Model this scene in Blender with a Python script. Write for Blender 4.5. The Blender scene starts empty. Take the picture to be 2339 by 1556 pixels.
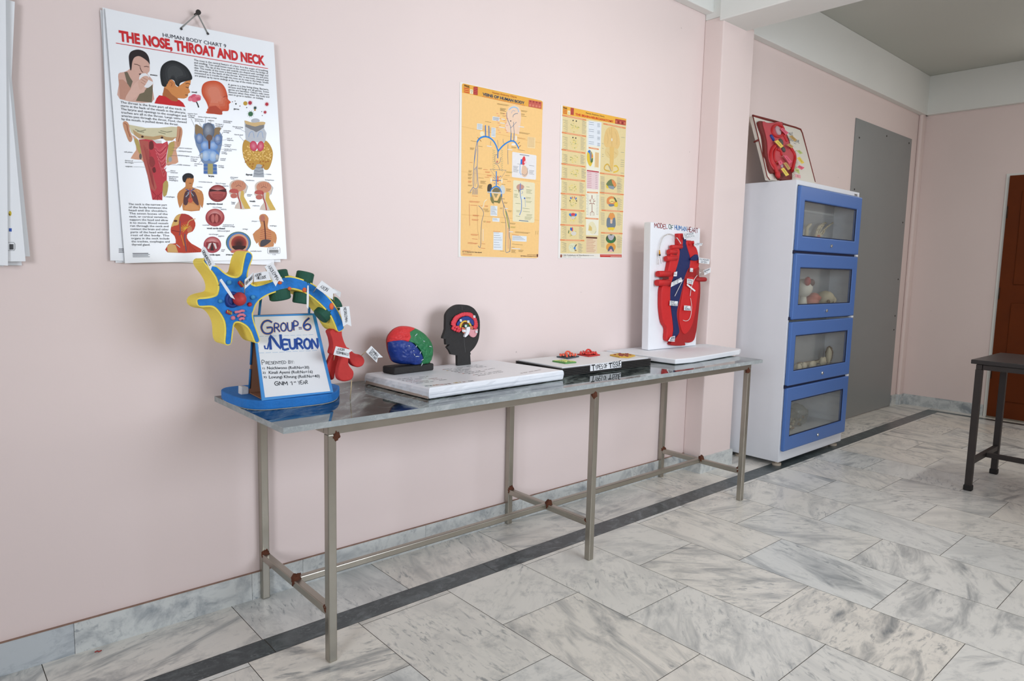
import bpy, bmesh, math, random
from mathutils import Vector, Matrix, noise
random.seed(7)
PI = math.pi
S = bpy.context.scene
COL = S.collection

# ------------------------------------------------------------------ camera
CX, CY, CZ = -0.9206, -2.4077, 1.2332
YAW, PITCH, ROLL, FOC = math.radians(-41.6311), math.radians(-6.1564), math.radians(1.3405), 1563.73
IW, IH = 2339, 1556
FW = Vector((-math.sin(YAW)*math.cos(PITCH), math.cos(YAW)*math.cos(PITCH), math.sin(PITCH)))
_r = Vector((math.cos(YAW), math.sin(YAW), 0)); _u = _r.cross(FW)
RT = math.cos(ROLL)*_r + math.sin(ROLL)*_u
UP = -math.sin(ROLL)*_r + math.cos(ROLL)*_u
cd = bpy.data.cameras.new('camera'); cam = bpy.data.objects.new('camera', cd); COL.objects.link(cam)
cd.sensor_width = 36; cd.lens = 36*FOC/IW; cd.clip_start = 0.05; cd.clip_end = 60
cam.matrix_world = Matrix(((RT.x, UP.x, -FW.x, CX), (RT.y, UP.y, -FW.y, CY), (RT.z, UP.z, -FW.z, CZ), (0, 0, 0, 1)))
S.camera = cam

# ------------------------------------------------------------------ world, lights, exposure
S.view_settings.view_transform = 'Standard'; S.view_settings.look = 'None'
S.view_settings.gamma = 1; S.view_settings.use_curve_mapping = False
S.view_settings.exposure = 0.0
w = bpy.data.worlds.new('daylight'); S.world = w; w.use_nodes = True
w.node_tree.nodes['Background'].inputs[0].default_value = (0.80, 0.90, 1.0, 1)
w.node_tree.nodes['Background'].inputs[1].default_value = 0.4
def area(name, loc, target, sx, sy, power, col=(1, 1, 1), spread=180):
    l = bpy.data.lights.new(name, 'AREA'); l.shape = 'RECTANGLE'; l.size = sx; l.size_y = sy
    l.energy = power; l.color = col; l.spread = math.radians(spread)
    o = bpy.data.objects.new(name, l); COL.objects.link(o); o.location = loc
    o.rotation_euler = (Vector(target)-Vector(loc)).to_track_quat('-Z', 'Y').to_euler()
    return o
area('window_daylight', (1.4, -3.70, 1.75), (1.4, 0, 1.4), 1.8, 1.4, 26.5, (0.905, 0.98, 1.09), 105)
area('window_daylight', (-3.50, -3.00, 1.75), (1.1, -0.8, 1.1), 1.2, 1.2, 26, (0.93, 0.98, 1.07), 100)  # unseen lamp on the left, added as fill for the cabinet side
area('tube_light', (0.3, -1.10, 2.98), (0.3, -1.1, 0), 1.2, 0.1, 1.5, (0.97, 0.985, 1.02))  # unseen ceiling tube, added to brighten the area by the table
area('tube_light', (1.6, -1.20, 2.98), (1.6, -1.2, 0), 1.2, 0.1, 7, (1.0, 0.97, 0.93))  # unseen ceiling tube, added where the floor near the table lacked light
area('window_daylight', (4.1, -3.70, 1.75), (4.1, 0, 2.0), 1.5, 1.4, 4.5, (0.97, 0.99, 1.0), 130)  # fill added to brighten the far beam and the grey sheet
area('tube_light', (4.3, -2.00, 2.98), (4.3, -2.0, 0), 1.2, 0.1, 19, (1.0, 0.99, 0.95))  # unseen ceiling tube, added to light the room beyond the cross beam
area('tube_light', (6.17, -1.75, 2.45), (0, -1.2, 1.3), 1.2, 0.06, 5.5, (1.0, 0.99, 0.96))

# ------------------------------------------------------------------ tracing helpers: a pixel of the photo -> a point on a real plane
C0 = Vector((CX, CY, CZ))
class Tr:
    """maps points of an enlarged detail (origin x0,y0, scale s) onto the plane through O with normal n"""
    def __init__(s, x0, y0, sc, O, n=(0, -1, 0)):
        s.x0, s.y0, s.sc, s.O, s.n = x0, y0, sc, Vector(O), Vector(n).normalized()
    def p(s, x, y, off=0.0):
        d = FW+((s.x0+x/s.sc)-IW/2)/FOC*RT-((s.y0+y/s.sc)-IH/2)/FOC*UP
        O = s.O+s.n*off
        return C0+d*((O-C0).dot(s.n)/d.dot(s.n))
    def __call__(s, pts, off=0.0):
        return [s.p(x, y, 0)+s.n*off for x, y in pts]
    def at(s, off):
        return Tr(s.x0, s.y0, s.sc, s.O+s.n*off, s.n)
def spline(pts, n=5, closed=True):
    out = []; N = len(pts)
    rng = range(N) if closed else range(N-1)
    for i in rng:
        g = (lambda k: pts[k % N]) if closed else (lambda k: pts[max(0, min(N-1, k))])
        a, b, c, d = g(i-1), g(i), g(i+1), g(i+2)
        for j in range(n):
            t = j/n
            out.append(tuple(0.5*((2*b[k])+(-a[k]+c[k])*t+(2*a[k]-5*b[k]+4*c[k]-d[k])*t*t+(-a[k]+3*b[k]-3*c[k]+d[k])*t**3) for k in range(len(b))))
    if not closed: out.append(tuple(pts[-1]))
    return out
def ell(cx, cy, rx, ry, n=20, rot=0):
    r = math.radians(rot)
    return [(cx+rx*math.cos(t)*math.cos(r)-ry*math.sin(t)*math.sin(r), cy+rx*math.cos(t)*math.sin(r)+ry*math.sin(t)*math.cos(r))
            for t in (2*PI*i/n for i in range(n))]

# ------------------------------------------------------------------ materials
def lin(c):
    return tuple((x/12.92 if x <= .04045 else ((x+.055)/1.055)**2.4) for x in (v/255 for v in c))
MATS = {}
def mat(name, rgb, rough=.6, metal=0.0, var=.06, scale=12, bump=0.0, bscale=60, spec=.5, coat=0):
    """procedural painted/plain surface; rgb in 0-255 sRGB"""
    if name in MATS: return MATS[name]
    m = bpy.data.materials.new(name); m.use_nodes = True; nt = m.node_tree; b = nt.nodes['Principled BSDF']
    c = lin(rgb)
    tc = nt.nodes.new('ShaderNodeTexCoord'); nz = nt.nodes.new('ShaderNodeTexNoise')
    nz.inputs['Scale'].default_value = scale; nz.inputs['Detail'].default_value = 4
    nt.links.new(tc.outputs['Object'], nz.inputs['Vector'])
    mx = nt.nodes.new('ShaderNodeMix'); mx.data_type = 'RGBA'
    mx.inputs[6].default_value = (*[max(0, x*(1-var)) for x in c], 1); mx.inputs[7].default_value = (*[min(1, x*(1+var)) for x in c], 1)
    nt.links.new(nz.outputs['Fac'], mx.inputs[0]); nt.links.new(mx.outputs[2], b.inputs['Base Color'])
    b.inputs['Roughness'].default_value = rough; b.inputs['Metallic'].default_value = metal
    b.inputs['Specular IOR Level'].default_value = spec; b.inputs['Coat Weight'].default_value = coat
    if bump:
        n2 = nt.nodes.new('ShaderNodeTexNoise'); n2.inputs['Scale'].default_value = bscale; n2.inputs['Detail'].default_value = 3
        nt.links.new(tc.outputs['Object'], n2.inputs['Vector'])
        bp = nt.nodes.new('ShaderNodeBump'); bp.inputs['Strength'].default_value = bump; bp.inputs['Distance'].default_value = .004
        nt.links.new(n2.outputs['Fac'], bp.inputs['Height']); nt.links.new(bp.outputs['Normal'], b.inputs['Normal'])
    MATS[name] = m; return m
INK = {}
def ink(rgb):
    """flat printing ink / paper colour"""
    k = tuple(rgb)
    if k not in INK:
        INK[k] = mat('print_%02x%02x%02x' % k, rgb, rough=.55, var=.05, scale=80, spec=.3)
    return INK[k]
def wall_material(name, rgb, rough=.55):
    m = mat(name, rgb, rough=rough, var=.035, scale=1.6, bump=.06, bscale=140, spec=.35)
    nt = m.node_tree; b = nt.nodes['Principled BSDF']
    old = b.inputs['Base Color'].links[0].from_socket
    tc = nt.nodes['Texture Coordinate']; vo = nt.nodes.new('ShaderNodeTexVoronoi'); vo.inputs['Scale'].default_value = 5.5
    nt.links.new(tc.outputs['Object'], vo.inputs['Vector'])
    lt = nt.nodes.new('ShaderNodeMath'); lt.operation = 'LESS_THAN'; lt.inputs[1].default_value = .022
    nt.links.new(vo.outputs['Distance'], lt.inputs[0])
    ml = nt.nodes.new('ShaderNodeMath'); ml.operation = 'MULTIPLY'; ml.inputs[1].default_value = .35
    nt.links.new(lt.outputs[0], ml.inputs[0])
    mx = nt.nodes.new('ShaderNodeMix'); mx.data_type = 'RGBA'; mx.inputs[7].default_value = (.2, .17, .15, 1)
    nt.links.new(ml.outputs[0], mx.inputs[0]); nt.links.new(old, mx.inputs[6]); nt.links.new(mx.outputs[2], b.inputs['Base Color'])
    return m
def marble(name, warm, cool, vein, rough, stretch=5.0, amount=1.0, scale=3.0):
    """slabs of veined marble; a random per-slab colour attribute turns and shifts the veins"""
    m = bpy.data.materials.new(name); m.use_nodes = True; nt = m.node_tree; b = nt.nodes['Principled BSDF']; L = nt.links.new; N = nt.nodes.new
    tc = N('ShaderNodeTexCoord'); at = N('ShaderNodeAttribute'); at.attribute_name = 'slab'
    sp = N('ShaderNodeSeparateColor'); L(at.outputs['Color'], sp.inputs[0])
    sc = N('ShaderNodeVectorMath'); sc.operation = 'SCALE'; sc.inputs[3].default_value = 37; L(at.outputs['Color'], sc.inputs[0])
    ad = N('ShaderNodeVectorMath'); L(tc.outputs['Object'], ad.inputs[0]); L(sc.outputs[0], ad.inputs[1])
    an = N('ShaderNodeMath'); an.operation = 'MULTIPLY_ADD'; an.inputs[1].default_value = 2.4; an.inputs[2].default_value = -1.6; L(sp.outputs[0], an.inputs[0])
    ro = N('ShaderNodeVectorRotate'); ro.rotation_type = 'Z_AXIS'; L(ad.outputs[0], ro.inputs['Vector']); L(an.outputs[0], ro.inputs['Angle'])
    mp = N('ShaderNodeMapping'); mp.inputs['Scale'].default_value = (1, stretch, 1.6); L(ro.outputs[0], mp.inputs['Vector'])
    n1 = N('ShaderNodeTexNoise'); n1.inputs['Scale'].default_value = scale; n1.inputs['Detail'].default_value = 7; n1.inputs['Roughness'].default_value = .62; n1.inputs['Distortion'].default_value = .7; L(mp.outputs[0], n1.inputs['Vector'])
    r1 = N('ShaderNodeValToRGB'); r1.color_ramp.elements[0].position = .49; r1.color_ramp.elements[1].position = .70; L(n1.outputs['Fac'], r1.inputs[0])
    n2 = N('ShaderNodeTexNoise'); n2.inputs['Scale'].default_value = 9; n2.inputs['Detail'].default_value = 6; n2.inputs['Roughness'].default_value = .7; L(ad.outputs[0], n2.inputs['Vector'])
    r2 = N('ShaderNodeValToRGB'); r2.color_ramp.elements[0].position = .52; r2.color_ramp.elements[1].position = .75; L(n2.outputs['Fac'], r2.inputs[0])
    am = N('ShaderNodeMath'); am.operation = 'MULTIPLY_ADD'; am.inputs[1].default_value = .75*amount; am.inputs[2].default_value = .22*amount; L(sp.outputs[2], am.inputs[0])
    f1 = N('ShaderNodeMath'); f1.operation = 'MULTIPLY'; L(r1.outputs[0], f1.inputs[0]); L(am.outputs[0], f1.inputs[1])
    f2 = N('ShaderNodeMath'); f2.operation = 'MULTIPLY'; f2.inputs[1].default_value = .55*amount; L(r2.outputs[0], f2.inputs[0])
    fa = N('ShaderNodeMath'); fa.operation = 'MAXIMUM'; L(f1.outputs[0], fa.inputs[0]); L(f2.outputs[0], fa.inputs[1])
    n3 = N('ShaderNodeTexNoise'); n3.inputs['Scale'].default_value = scale*5.5; n3.inputs['Detail'].default_value = 5; n3.inputs['Roughness'].default_value = .65; n3.inputs['Distortion'].default_value = .4; L(mp.outputs[0], n3.inputs['Vector'])
    r3 = N('ShaderNodeValToRGB'); r3.color_ramp.elements[0].position = .52; r3.color_ramp.elements[1].position = .66; L(n3.outputs['Fac'], r3.inputs[0])
    n4 = N('ShaderNodeTexNoise'); n4.inputs['Scale'].default_value = scale*.9; n4.inputs['Detail'].default_value = 3; L(ad.outputs[0], n4.inputs['Vector'])
    r4 = N('ShaderNodeValToRGB'); r4.color_ramp.elements[0].position = .40; r4.color_ramp.elements[1].position = .62; L(n4.outputs['Fac'], r4.inputs[0])
    f3 = N('ShaderNodeMath'); f3.operation = 'MULTIPLY'; L(r3.outputs[0], f3.inputs[0]); L(r4.outputs[0], f3.inputs[1])
    f4 = N('ShaderNodeMath'); f4.operation = 'MULTIPLY'; f4.inputs[1].default_value = .62*amount; L(f3.outputs[0], f4.inputs[0])
    fs = N('ShaderNodeMath'); fs.operation = 'MAXIMUM'; L(fa.outputs[0], fs.inputs[0]); L(f4.outputs[0], fs.inputs[1])
    mb = N('ShaderNodeMix'); mb.data_type = 'RGBA'; mb.inputs[6].default_value = (*lin(warm), 1); mb.inputs[7].default_value = (*lin(cool), 1); L(sp.outputs[1], mb.inputs[0])
    mv = N('ShaderNodeMix'); mv.data_type = 'RGBA'; mv.inputs[7].default_value = (*lin(vein), 1); L(fs.outputs[0], mv.inputs[0]); L(mb.outputs[2], mv.inputs[6])
    L(mv.outputs[2], b.inputs['Base Color']); b.inputs['Roughness'].default_value = rough; b.inputs['Specular IOR Level'].default_value = .45
    MATS[name] = m; return m
def glass_material(name, tint, haze):
    m = bpy.data.materials.new(name); m.use_nodes = True; nt = m.node_tree; nt.nodes.clear(); L = nt.links.new; N = nt.nodes.new
    out = N('ShaderNodeOutputMaterial'); tr = N('ShaderNodeBsdfTransparent'); tr.inputs[0].default_value = (*tint, 1)
    df = N('ShaderNodeBsdfDiffuse'); df.inputs[0].default_value = (.55, .55, .52, 1); gl = N('ShaderNodeBsdfGlossy'); gl.inputs['Roughness'].default_value = .04
    nz = N('ShaderNodeTexNoise'); nz.inputs['Scale'].default_value = 4; ml = N('ShaderNodeMath'); ml.operation = 'MULTIPLY'; ml.inputs[1].default_value = haze*2
    L(nz.outputs['Fac'], ml.inputs[0])
    m1 = N('ShaderNodeMixShader'); L(ml.outputs[0], m1.inputs[0]); L(tr.outputs[0], m1.inputs[1]); L(df.outputs[0], m1.inputs[2])
    lw = N('ShaderNodeLayerWeight'); lw.inputs[0].default_value = .5; pw = N('ShaderNodeMath'); pw.operation = 'POWER'; pw.inputs[1].default_value = 4.5
    L(lw.outputs['Facing'], pw.inputs[0]); fr = N('ShaderNodeMath'); fr.operation = 'MULTIPLY_ADD'; fr.inputs[1].default_value = .6; fr.inputs[2].default_value = .035; L(pw.outputs[0], fr.inputs[0])
    m2 = N('ShaderNodeMixShader'); L(fr.outputs[0], m2.inputs[0]); L(m1.outputs[0], m2.inputs[1]); L(gl.outputs[0], m2.inputs[2])
    L(m2.outputs[0], out.inputs[0]); MATS[name] = m; return m

# ------------------------------------------------------------------ mesh collector
_glyph = {}
def glyph_mesh(s, bold):
    k = (s, bold)
    if k not in _glyph:
        cu = bpy.data.curves.new('lettering', 'FONT'); cu.body = s; cu.offset = bold; cu.resolution_u = 4 if bold > .03 else 2
        ob = bpy.data.objects.new('lettering', cu); COL.objects.link(ob)
        dg = bpy.context.evaluated_depsgraph_get(); ev = ob.evaluated_get(dg); me = ev.to_mesh()
        _glyph[k] = ([tuple(v.co[:2]) for v in me.vertices], [tuple(p.vertices) for p in me.polygons])
        ev.to_mesh_clear(); bpy.data.objects.remove(ob); bpy.data.curves.remove(cu)
    return _glyph[k]
STROKES = {
'A': (.62, [[(0,0),(.3,1),(.62,0)],[(.12,.36),(.5,.38)]]), 'B': (.55, [[(0,0),(.02,1),(.38,.95),(.48,.76),(.34,.56),(.02,.52)],[(.34,.56),(.55,.34),(.44,.06),(0,0)]]),
'C': (.58, [[(.58,.84),(.4,1),(.14,.86),(0,.5),(.14,.12),(.38,0),(.58,.14)]]), 'D': (.58, [[(0,0),(.02,1),(.36,.92),(.57,.6),(.52,.28),(.32,.05),(0,0)]]),
'E': (.5, [[(.5,1),(.02,.98),(0,0),(.5,.02)],[(.02,.53),(.42,.53)]]), 'F': (.5, [[(.5,1),(.02,.98),(0,0)],[(.02,.53),(.4,.53)]]),
'G': (.66, [[(.6,.88),(.4,1),(.14,.88),(0,.5),(.12,.12),(.36,0),(.6,.12),(.62,.46),(.34,.46)]]), 'H': (.56, [[(0,0),(.02,1)],[(.56,0),(.54,1)],[(.02,.5),(.55,.52)]]),
'I': (.12, [[(.06,0),(.06,1)]]), 'J': (.42, [[(.4,1),(.4,.22),(.24,0),(.06,.06),(0,.24)]]), 'K': (.54, [[(0,0),(.02,1)],[(.5,1),(.03,.46),(.54,0)]]),
'L': (.46, [[(.02,1),(0,0),(.46,.03)]]), 'M': (.74, [[(0,0),(.08,1),(.37,.3),(.66,1),(.74,0)]]), 'N': (.6, [[(0,0),(.03,1),(.56,0),(.6,1)]]),
'O': (.62, [[(.31,1),(.1,.86),(0,.5),(.1,.13),(.31,0),(.52,.13),(.62,.5),(.52,.87),(.31,1)]]), 'P': (.52, [[(0,0),(.03,1),(.4,.94),(.52,.72),(.4,.5),(.02,.46)]]),
'R': (.56, [[(0,0),(.03,1),(.4,.95),(.5,.74),(.38,.54),(.02,.5)],[(.22,.5),(.56,0)]]), 'S': (.5, [[(.48,.88),(.28,1),(.06,.9),(.04,.68),(.26,.54),(.48,.36),(.46,.12),(.24,0),(0,.12)]]),
'T': (.58, [[(0,1),(.58,1)],[(.29,1),(.28,0)]]), 'U': (.56, [[(0,1),(.03,.25),(.16,.02),(.38,.02),(.52,.24),(.56,1)]]), 'V': (.56, [[(0,1),(.28,0),(.56,1)]]),
'X': (.54, [[(0,1),(.54,0)],[(.54,1),(0,0)]]), 'Y': (.54, [[(0,1),(.27,.5),(.54,1)],[(.27,.5),(.25,0)]]), '=': (.34, [[(0,.6),(.34,.6)],[(0,.34),(.34,.34)]]),
'6': (.52, [[(.46,1),(.16,.72),(0,.36),(.1,.06),(.32,0),(.5,.16),(.48,.4),(.28,.5),(.06,.34)]]), ' ': (.34, []), '.': (.1, [[(.03,.0),(.07,.06)]]),
':': (.12, [[(.05,.66),(.08,.74)],[(.05,.12),(.08,.2)]]), '1': (.2, [[(0,.78),(.14,1),(.14,0)]]), '2': (.5, [[(.02,.8),(.2,1),(.44,.86),(.42,.6),(0,.02),(.5,.04)]]),
'W': (.8, [[(0,1),(.2,0),(.4,.7),(.6,0),(.8,1)]]), 'Z': (.5, [[(0,1),(.5,1),(0,0),(.5,0)]]),
}
class MB:
    def __init__(s): s.v, s.f, s.m, s.sm, s.mats = [], [], [], [], []
    def mi(s, m):
        if m not in s.mats: s.mats.append(m)
        return s.mats.index(m)
    def add(s, vs, fs, m, smooth=False):
        o = len(s.v); k = s.mi(m); s.v += [Vector(v) for v in vs]
        for f in fs: s.f.append([i+o for i in f]); s.m.append(k); s.sm.append(smooth)
        return s
    def box(s, lo, hi, m):
        x0, y0, z0 = lo; x1, y1, z1 = hi
        return s.add([(x0,y0,z0),(x1,y0,z0),(x1,y1,z0),(x0,y1,z0),(x0,y0,z1),(x1,y0,z1),(x1,y1,z1),(x0,y1,z1)],
                     [(0,3,2,1),(4,5,6,7),(0,1,5,4),(1,2,6,5),(2,3,7,6),(3,0,4,7)], m)
    def face(s, pts, m): return s.add(pts, [list(range(len(pts)))], m)
    def prism(s, pts, vec, m, side=None, smooth=False, back=None):
        n = len(pts); vec = Vector(vec); q = [Vector(p) for p in pts]
        b = [p+vec for p in q] if back is None else [Vector(p) for p in back]
        s.add(q, [list(range(n))], m); s.add(b, [list(range(n))[::-1]], side or m)
        s.add(q+b, [(i, (i+1) % n, n+(i+1) % n, n+i) for i in range(n)], side or m, smooth); return s
    def bar(s, a, b, w, h, m, up=(0, 0, 1)):
        """square bar between two points, w across, h along up"""
        a, b = Vector(a), Vector(b); d = (b-a).normalized(); u = Vector(up); sd = d.cross(u).normalized(); u = sd.cross(d)
        q = [a+sd*x*w/2+u*y*h/2 for x, y in ((-1,-1),(1,-1),(1,1),(-1,1))]
        return s.prism(q, b-a, m)
    def tube(s, path, r, m, n=8, smooth=True):
        P = [Vector(p) for p in path]; N = len(P); R = r if isinstance(r, (list, tuple)) else [r]*N
        vs = []; ref = None
        for i, p in enumerate(P):
            d = (P[min(i+1, N-1)]-P[max(i-1, 0)]).normalized()
            if ref is None: ref = Vector((0, 0, 1)) if abs(d.z) < .9 else Vector((1, 0, 0))
            a = d.cross(ref).normalized(); b = a.cross(d); ref = b
            vs += [p+a*R[i]*math.cos(2*PI*k/n)+b*R[i]*math.sin(2*PI*k/n) for k in range(n)]
        fs = [(i*n+k, i*n+(k+1) % n, (i+1)*n+(k+1) % n, (i+1)*n+k) for i in range(N-1) for k in range(n)]
        s.add(vs, fs, m, smooth); s.add(vs[:n], [list(range(n))[::-1]], m); s.add(vs[-n:], [list(range(n))], m); return s
    def blob(s, c, r, m, ax=None, nu=14, nv=9, bump=0.0, seed=0):
        """ellipsoid; ax = 3 axis vectors"""
        c = Vector(c); r = (r, r, r) if not isinstance(r, (list, tuple)) else r
        A = [Vector(a) for a in (ax or ((1,0,0),(0,1,0),(0,0,1)))]
        vs = []; fs = []
        for j in range(nv+1):
            t = PI*j/nv
            for i in range(nu):
                p = 2*PI*i/nu; d = Vector((math.sin(t)*math.cos(p), math.sin(t)*math.sin(p), math.cos(t)))
                k = 1+(bump*noise.noise(d*2.3+Vector((seed*7.1, seed*3.3, 0))) if bump else 0)
                vs.append(c+k*(A[0]*d.x*r[0]+A[1]*d.y*r[1]+A[2]*d.z*r[2]))
        for j in range(nv):
            for i in range(nu): fs.append((j*nu+i, j*nu+(i+1) % nu, (j+1)*nu+(i+1) % nu, (j+1)*nu+i))
        return s.add(vs, fs, m, True)
    def lathe(s, c, prof, m, axis=(0, 0, 1), n=16):
        d = Vector(axis).normalized(); a = d.orthogonal().normalized(); b = d.cross(a); c = Vector(c); vs = []
        for r, h in prof: vs += [c+d*h+(a*math.cos(2*PI*k/n)+b*math.sin(2*PI*k/n))*r for k in range(n)]
        N = len(prof)
        s.add(vs, [(i*n+k, i*n+(k+1) % n, (i+1)*n+(k+1) % n, (i+1)*n+k) for i in range(N-1) for k in range(n)], m)
        s.add(vs[:n], [list(range(n))[::-1]], m); s.add(vs[-n:], [list(range(n))], m); return s
    def ribbon(s, path, w, nrm, m):
        """flat pen stroke lying in a plane"""
        P = [Vector(p) for p in path]; N = len(P); nrm = Vector(nrm); vs = []
        W = w if isinstance(w, (list, tuple)) else [w]*N
        for i, p in enumerate(P):
            d = (P[min(i+1, N-1)]-P[max(i-1, 0)])
            if d.length < 1e-9: d = Vector((1, 0, 0))
            d.normalize(); e = nrm.cross(d).normalized(); q = p
            if i == 0: q = p-d*W[i]*.35
            if i == N-1: q = p+d*W[i]*.35
            vs += [q+e*W[i]/2, q-e*W[i]/2]
        return s.add(vs, [(2*i, 2*i+1, 2*i+3, 2*i+2) for i in range(N-1)], m)
    def text(s, string, p0, p1, h, nrm, m, bold=0.0, natural=False):
        """printed lettering from p0 to p1 along its baseline, capitals h high"""
        vs, fs = glyph_mesh(string, bold)
        if not vs: return s
        x0 = min(v[0] for v in vs); x1 = max(v[0] for v in vs); p0, p1 = Vector(p0), Vector(p1); d = p1-p0; W = d.length; d.normalize()
        u = Vector(nrm).cross(d).normalized(); k = (h/.70 if natural else W/(x1-x0)); hy = h/.70
        return s.add([p0+d*(v[0]-x0)*k+u*v[1]*hy for v in vs], fs, m)
    def pen(s, string, p0, p1, h, nrm, m, w=.002, rise=None, seed=1, slant=0.0, smooth=3):
        """hand lettering made of pen strokes; up direction perpendicular to the line unless given"""
        rng = random.Random(seed); p0, p1 = Vector(p0), Vector(p1); d = p1-p0; W = d.length; d.normalize()
        u = Vector(rise).normalized() if rise is not None else Vector(nrm).cross(d).normalized()
        gap = .16; tot = sum(STROKES[c][0]+gap for c in string)-gap; k = W/tot; x = 0
        for c in string:
            wd, st = STROKES[c]; jy = rng.uniform(-.05, .05); js = rng.uniform(.93, 1.07)
            for line in st:
                q = spline(line, smooth, False) if len(line) > 3 else line
                s.ribbon([p0+d*((x+a+slant*b)*k)+u*((b*js+jy)*h) for a, b in q], w, nrm, m)
            x += wd+gap
        return s
    def build(s, name, parent=None, bevel=0, seg=2, sub=0, smooth_all=False, kind=None, label=None, cat=None, group=None, recalc=True, attr=None):
        lo = Vector((min(v.x for v in s.v), min(v.y for v in s.v), min(v.z for v in s.v)))
        hi = Vector((max(v.x for v in s.v), max(v.y for v in s.v), max(v.z for v in s.v)))
        org = Vector(((lo.x+hi.x)/2, (lo.y+hi.y)/2, lo.z))
        if kind == 'structure': org = Vector((0, 0, 0))
        me = bpy.data.meshes.new(name); me.from_pydata([v-org for v in s.v], [], s.f)
        for m in s.mats: me.materials.append(m)
        for p, k, q in zip(me.polygons, s.m, s.sm): p.material_index = k; p.use_smooth = q or smooth_all
        if attr is not None:
            ca = me.color_attributes.new('slab', 'FLOAT_COLOR', 'CORNER')
            for p in me.polygons:
                for li in p.loop_indices: ca.data[li].color = attr[p.index]
        if recalc:
            bm = bmesh.new(); bm.from_mesh(me); bmesh.ops.remove_doubles(bm, verts=bm.verts, dist=1e-6)
            bmesh.ops.recalc_face_normals(bm, faces=bm.faces); bm.to_mesh(me); bm.free()
        o = bpy.data.objects.new(name, me); COL.objects.link(o)
        if parent: o.parent = parent; o.location = org-WORLD[parent.name]
        else: o.location = org
        WORLD[o.name] = org
        if bevel:
            b = o.modifiers.new('bevel', 'BEVEL'); b.width = bevel; b.segments = seg; b.limit_method = 'ANGLE'; b.angle_limit = math.radians(40)
        if sub:
            b = o.modifiers.new('subdivision', 'SUBSURF'); b.levels = sub; b.render_levels = sub
        tag(o, label, cat, group, kind); return o
WORLD = {}
def tag(o, label=None, cat=None, group=None, kind=None):
    if label: o['label'] = label
    if cat: o['category'] = cat
    if group: o['group'] = group
    if kind: o['kind'] = kind
def thing(name, loc, label, cat, group=None):
    o = bpy.data.objects.new(name, None); COL.objects.link(o); o.location = loc; o.empty_display_size = .1
    WORLD[o.name] = Vector(loc); tag(o, label, cat, group); return o
def boxobj(name, lo, hi, m, parent=None, bevel=0, **k): return MB().box(lo, hi, m).build(name, parent, bevel=bevel, **k)
WN = Vector((0, -1, 0))      # outward normal of the long wall
# ------------------------------------------------------------------ the room
XE, XW, YF, ZC = 6.28, -3.6, -3.8, 3.06
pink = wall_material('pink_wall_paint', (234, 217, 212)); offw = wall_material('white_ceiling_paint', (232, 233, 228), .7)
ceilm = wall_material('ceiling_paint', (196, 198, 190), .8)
tilem = marble('floor_marble', (236, 230, 219), (228, 229, 225), (98, 107, 114), .28, stretch=3.4, amount=1.05)
skirtm = marble('skirting_marble', (222, 224, 218), (186, 194, 200), (100, 112, 124), .30, stretch=1.8, scale=5, amount=1.1)
stripem = marble('dark_stripe_marble', (64, 74, 76), (56, 65, 68), (150, 160, 162), .28, stretch=1.6, scale=13, amount=.62)
grout = mat('tile_grout', (92, 86, 78), rough=.9)
def slabs(mb, rects, m, attr, z=0, g=.0011):
    for x0, y0, x1, y1 in rects:
        mb.face([(x0+g, y0+g, z), (x1-g, y0+g, z), (x1-g, y1-g, z), (x0+g, y1-g, z)], m)
        attr.append((random.random(), random.random(), random.random(), 1))
fl = MB(); at = []
fl.box((XW-.2, YF-.2, -.12), (XE+.2, .2, -.0012), grout); at += [(.5, .5, .5, 1)]*6
S1, S2 = -.2955, -.3935           # dark stripe running along the wall
XS1, XS2 = 6.09, 6.16             # its return along the end wall
edges = [-.105+.565*k for k in range(-7, 13)]
rects = [(max(a, XW), S1, min(b, XE), 0) for a, b in zip(edges, edges[1:]) if b > XW and a < XE]
slabs(fl, rects, tilem, at)
edges = [-.10+.92*k for k in range(-5, 9)]
slabs(fl, [(max(a, XW), S2, min(b, XS2), S1) for a, b in zip(edges, edges[1:]) if b > XW and a < XS2], stripem, at)
slabs(fl, [(XS1, max(YF, S2-.9*(k+1)), XS2, S2-.9*k) for k in range(6) if S2-.9*k > YF], stripem, at)
slabs(fl, [(XS2, max(YF, S1-.5*(k+1)), XE, S1-.5*k) for k in range(11) if S1-.5*k > YF], tilem, at)
k = -14
while True:
    x0 = 1.325+.3785*k; x1 = x0+.3785
    if x0 > XS1: break
    if x1 > XW:
        y = (-.72 if k % 2 == 0 else -.957)+.54*2
        while y > YF:
            a, b = max(y-.54, YF), min(y, S2)
            if b-a > .004: slabs(fl, [(max(x0, XW), a, min(x1, XS1), b)], tilem, at)
            y -= .54
    k += 1
fl.build('floor', kind='structure', attr=at, recalc=False)

boxobj('wall_back', (XW-.2, 0, -.1), (XE+.2, .2, ZC+.1), pink, kind='structure')
boxobj('wall_right', (XE, YF-.2, -.1), (XE+.2, 0, ZC+.1), pink, kind='structure')
wl = MB(); LY = (-3.6, -2.3)
for lo, hi in (((XW-.2, YF-.2, -.1), (XW, LY[0], ZC+.1)), ((XW-.2, LY[1], -.1), (XW, 0, ZC+.1)), ((XW-.2, LY[0], -.1), (XW, LY[1], 1.0)), ((XW-.2, LY[0], 2.5), (XW, LY[1], ZC+.1))): wl.box(lo, hi, pink)
wl.build('wall_left', kind='structure', recalc=False)
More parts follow.
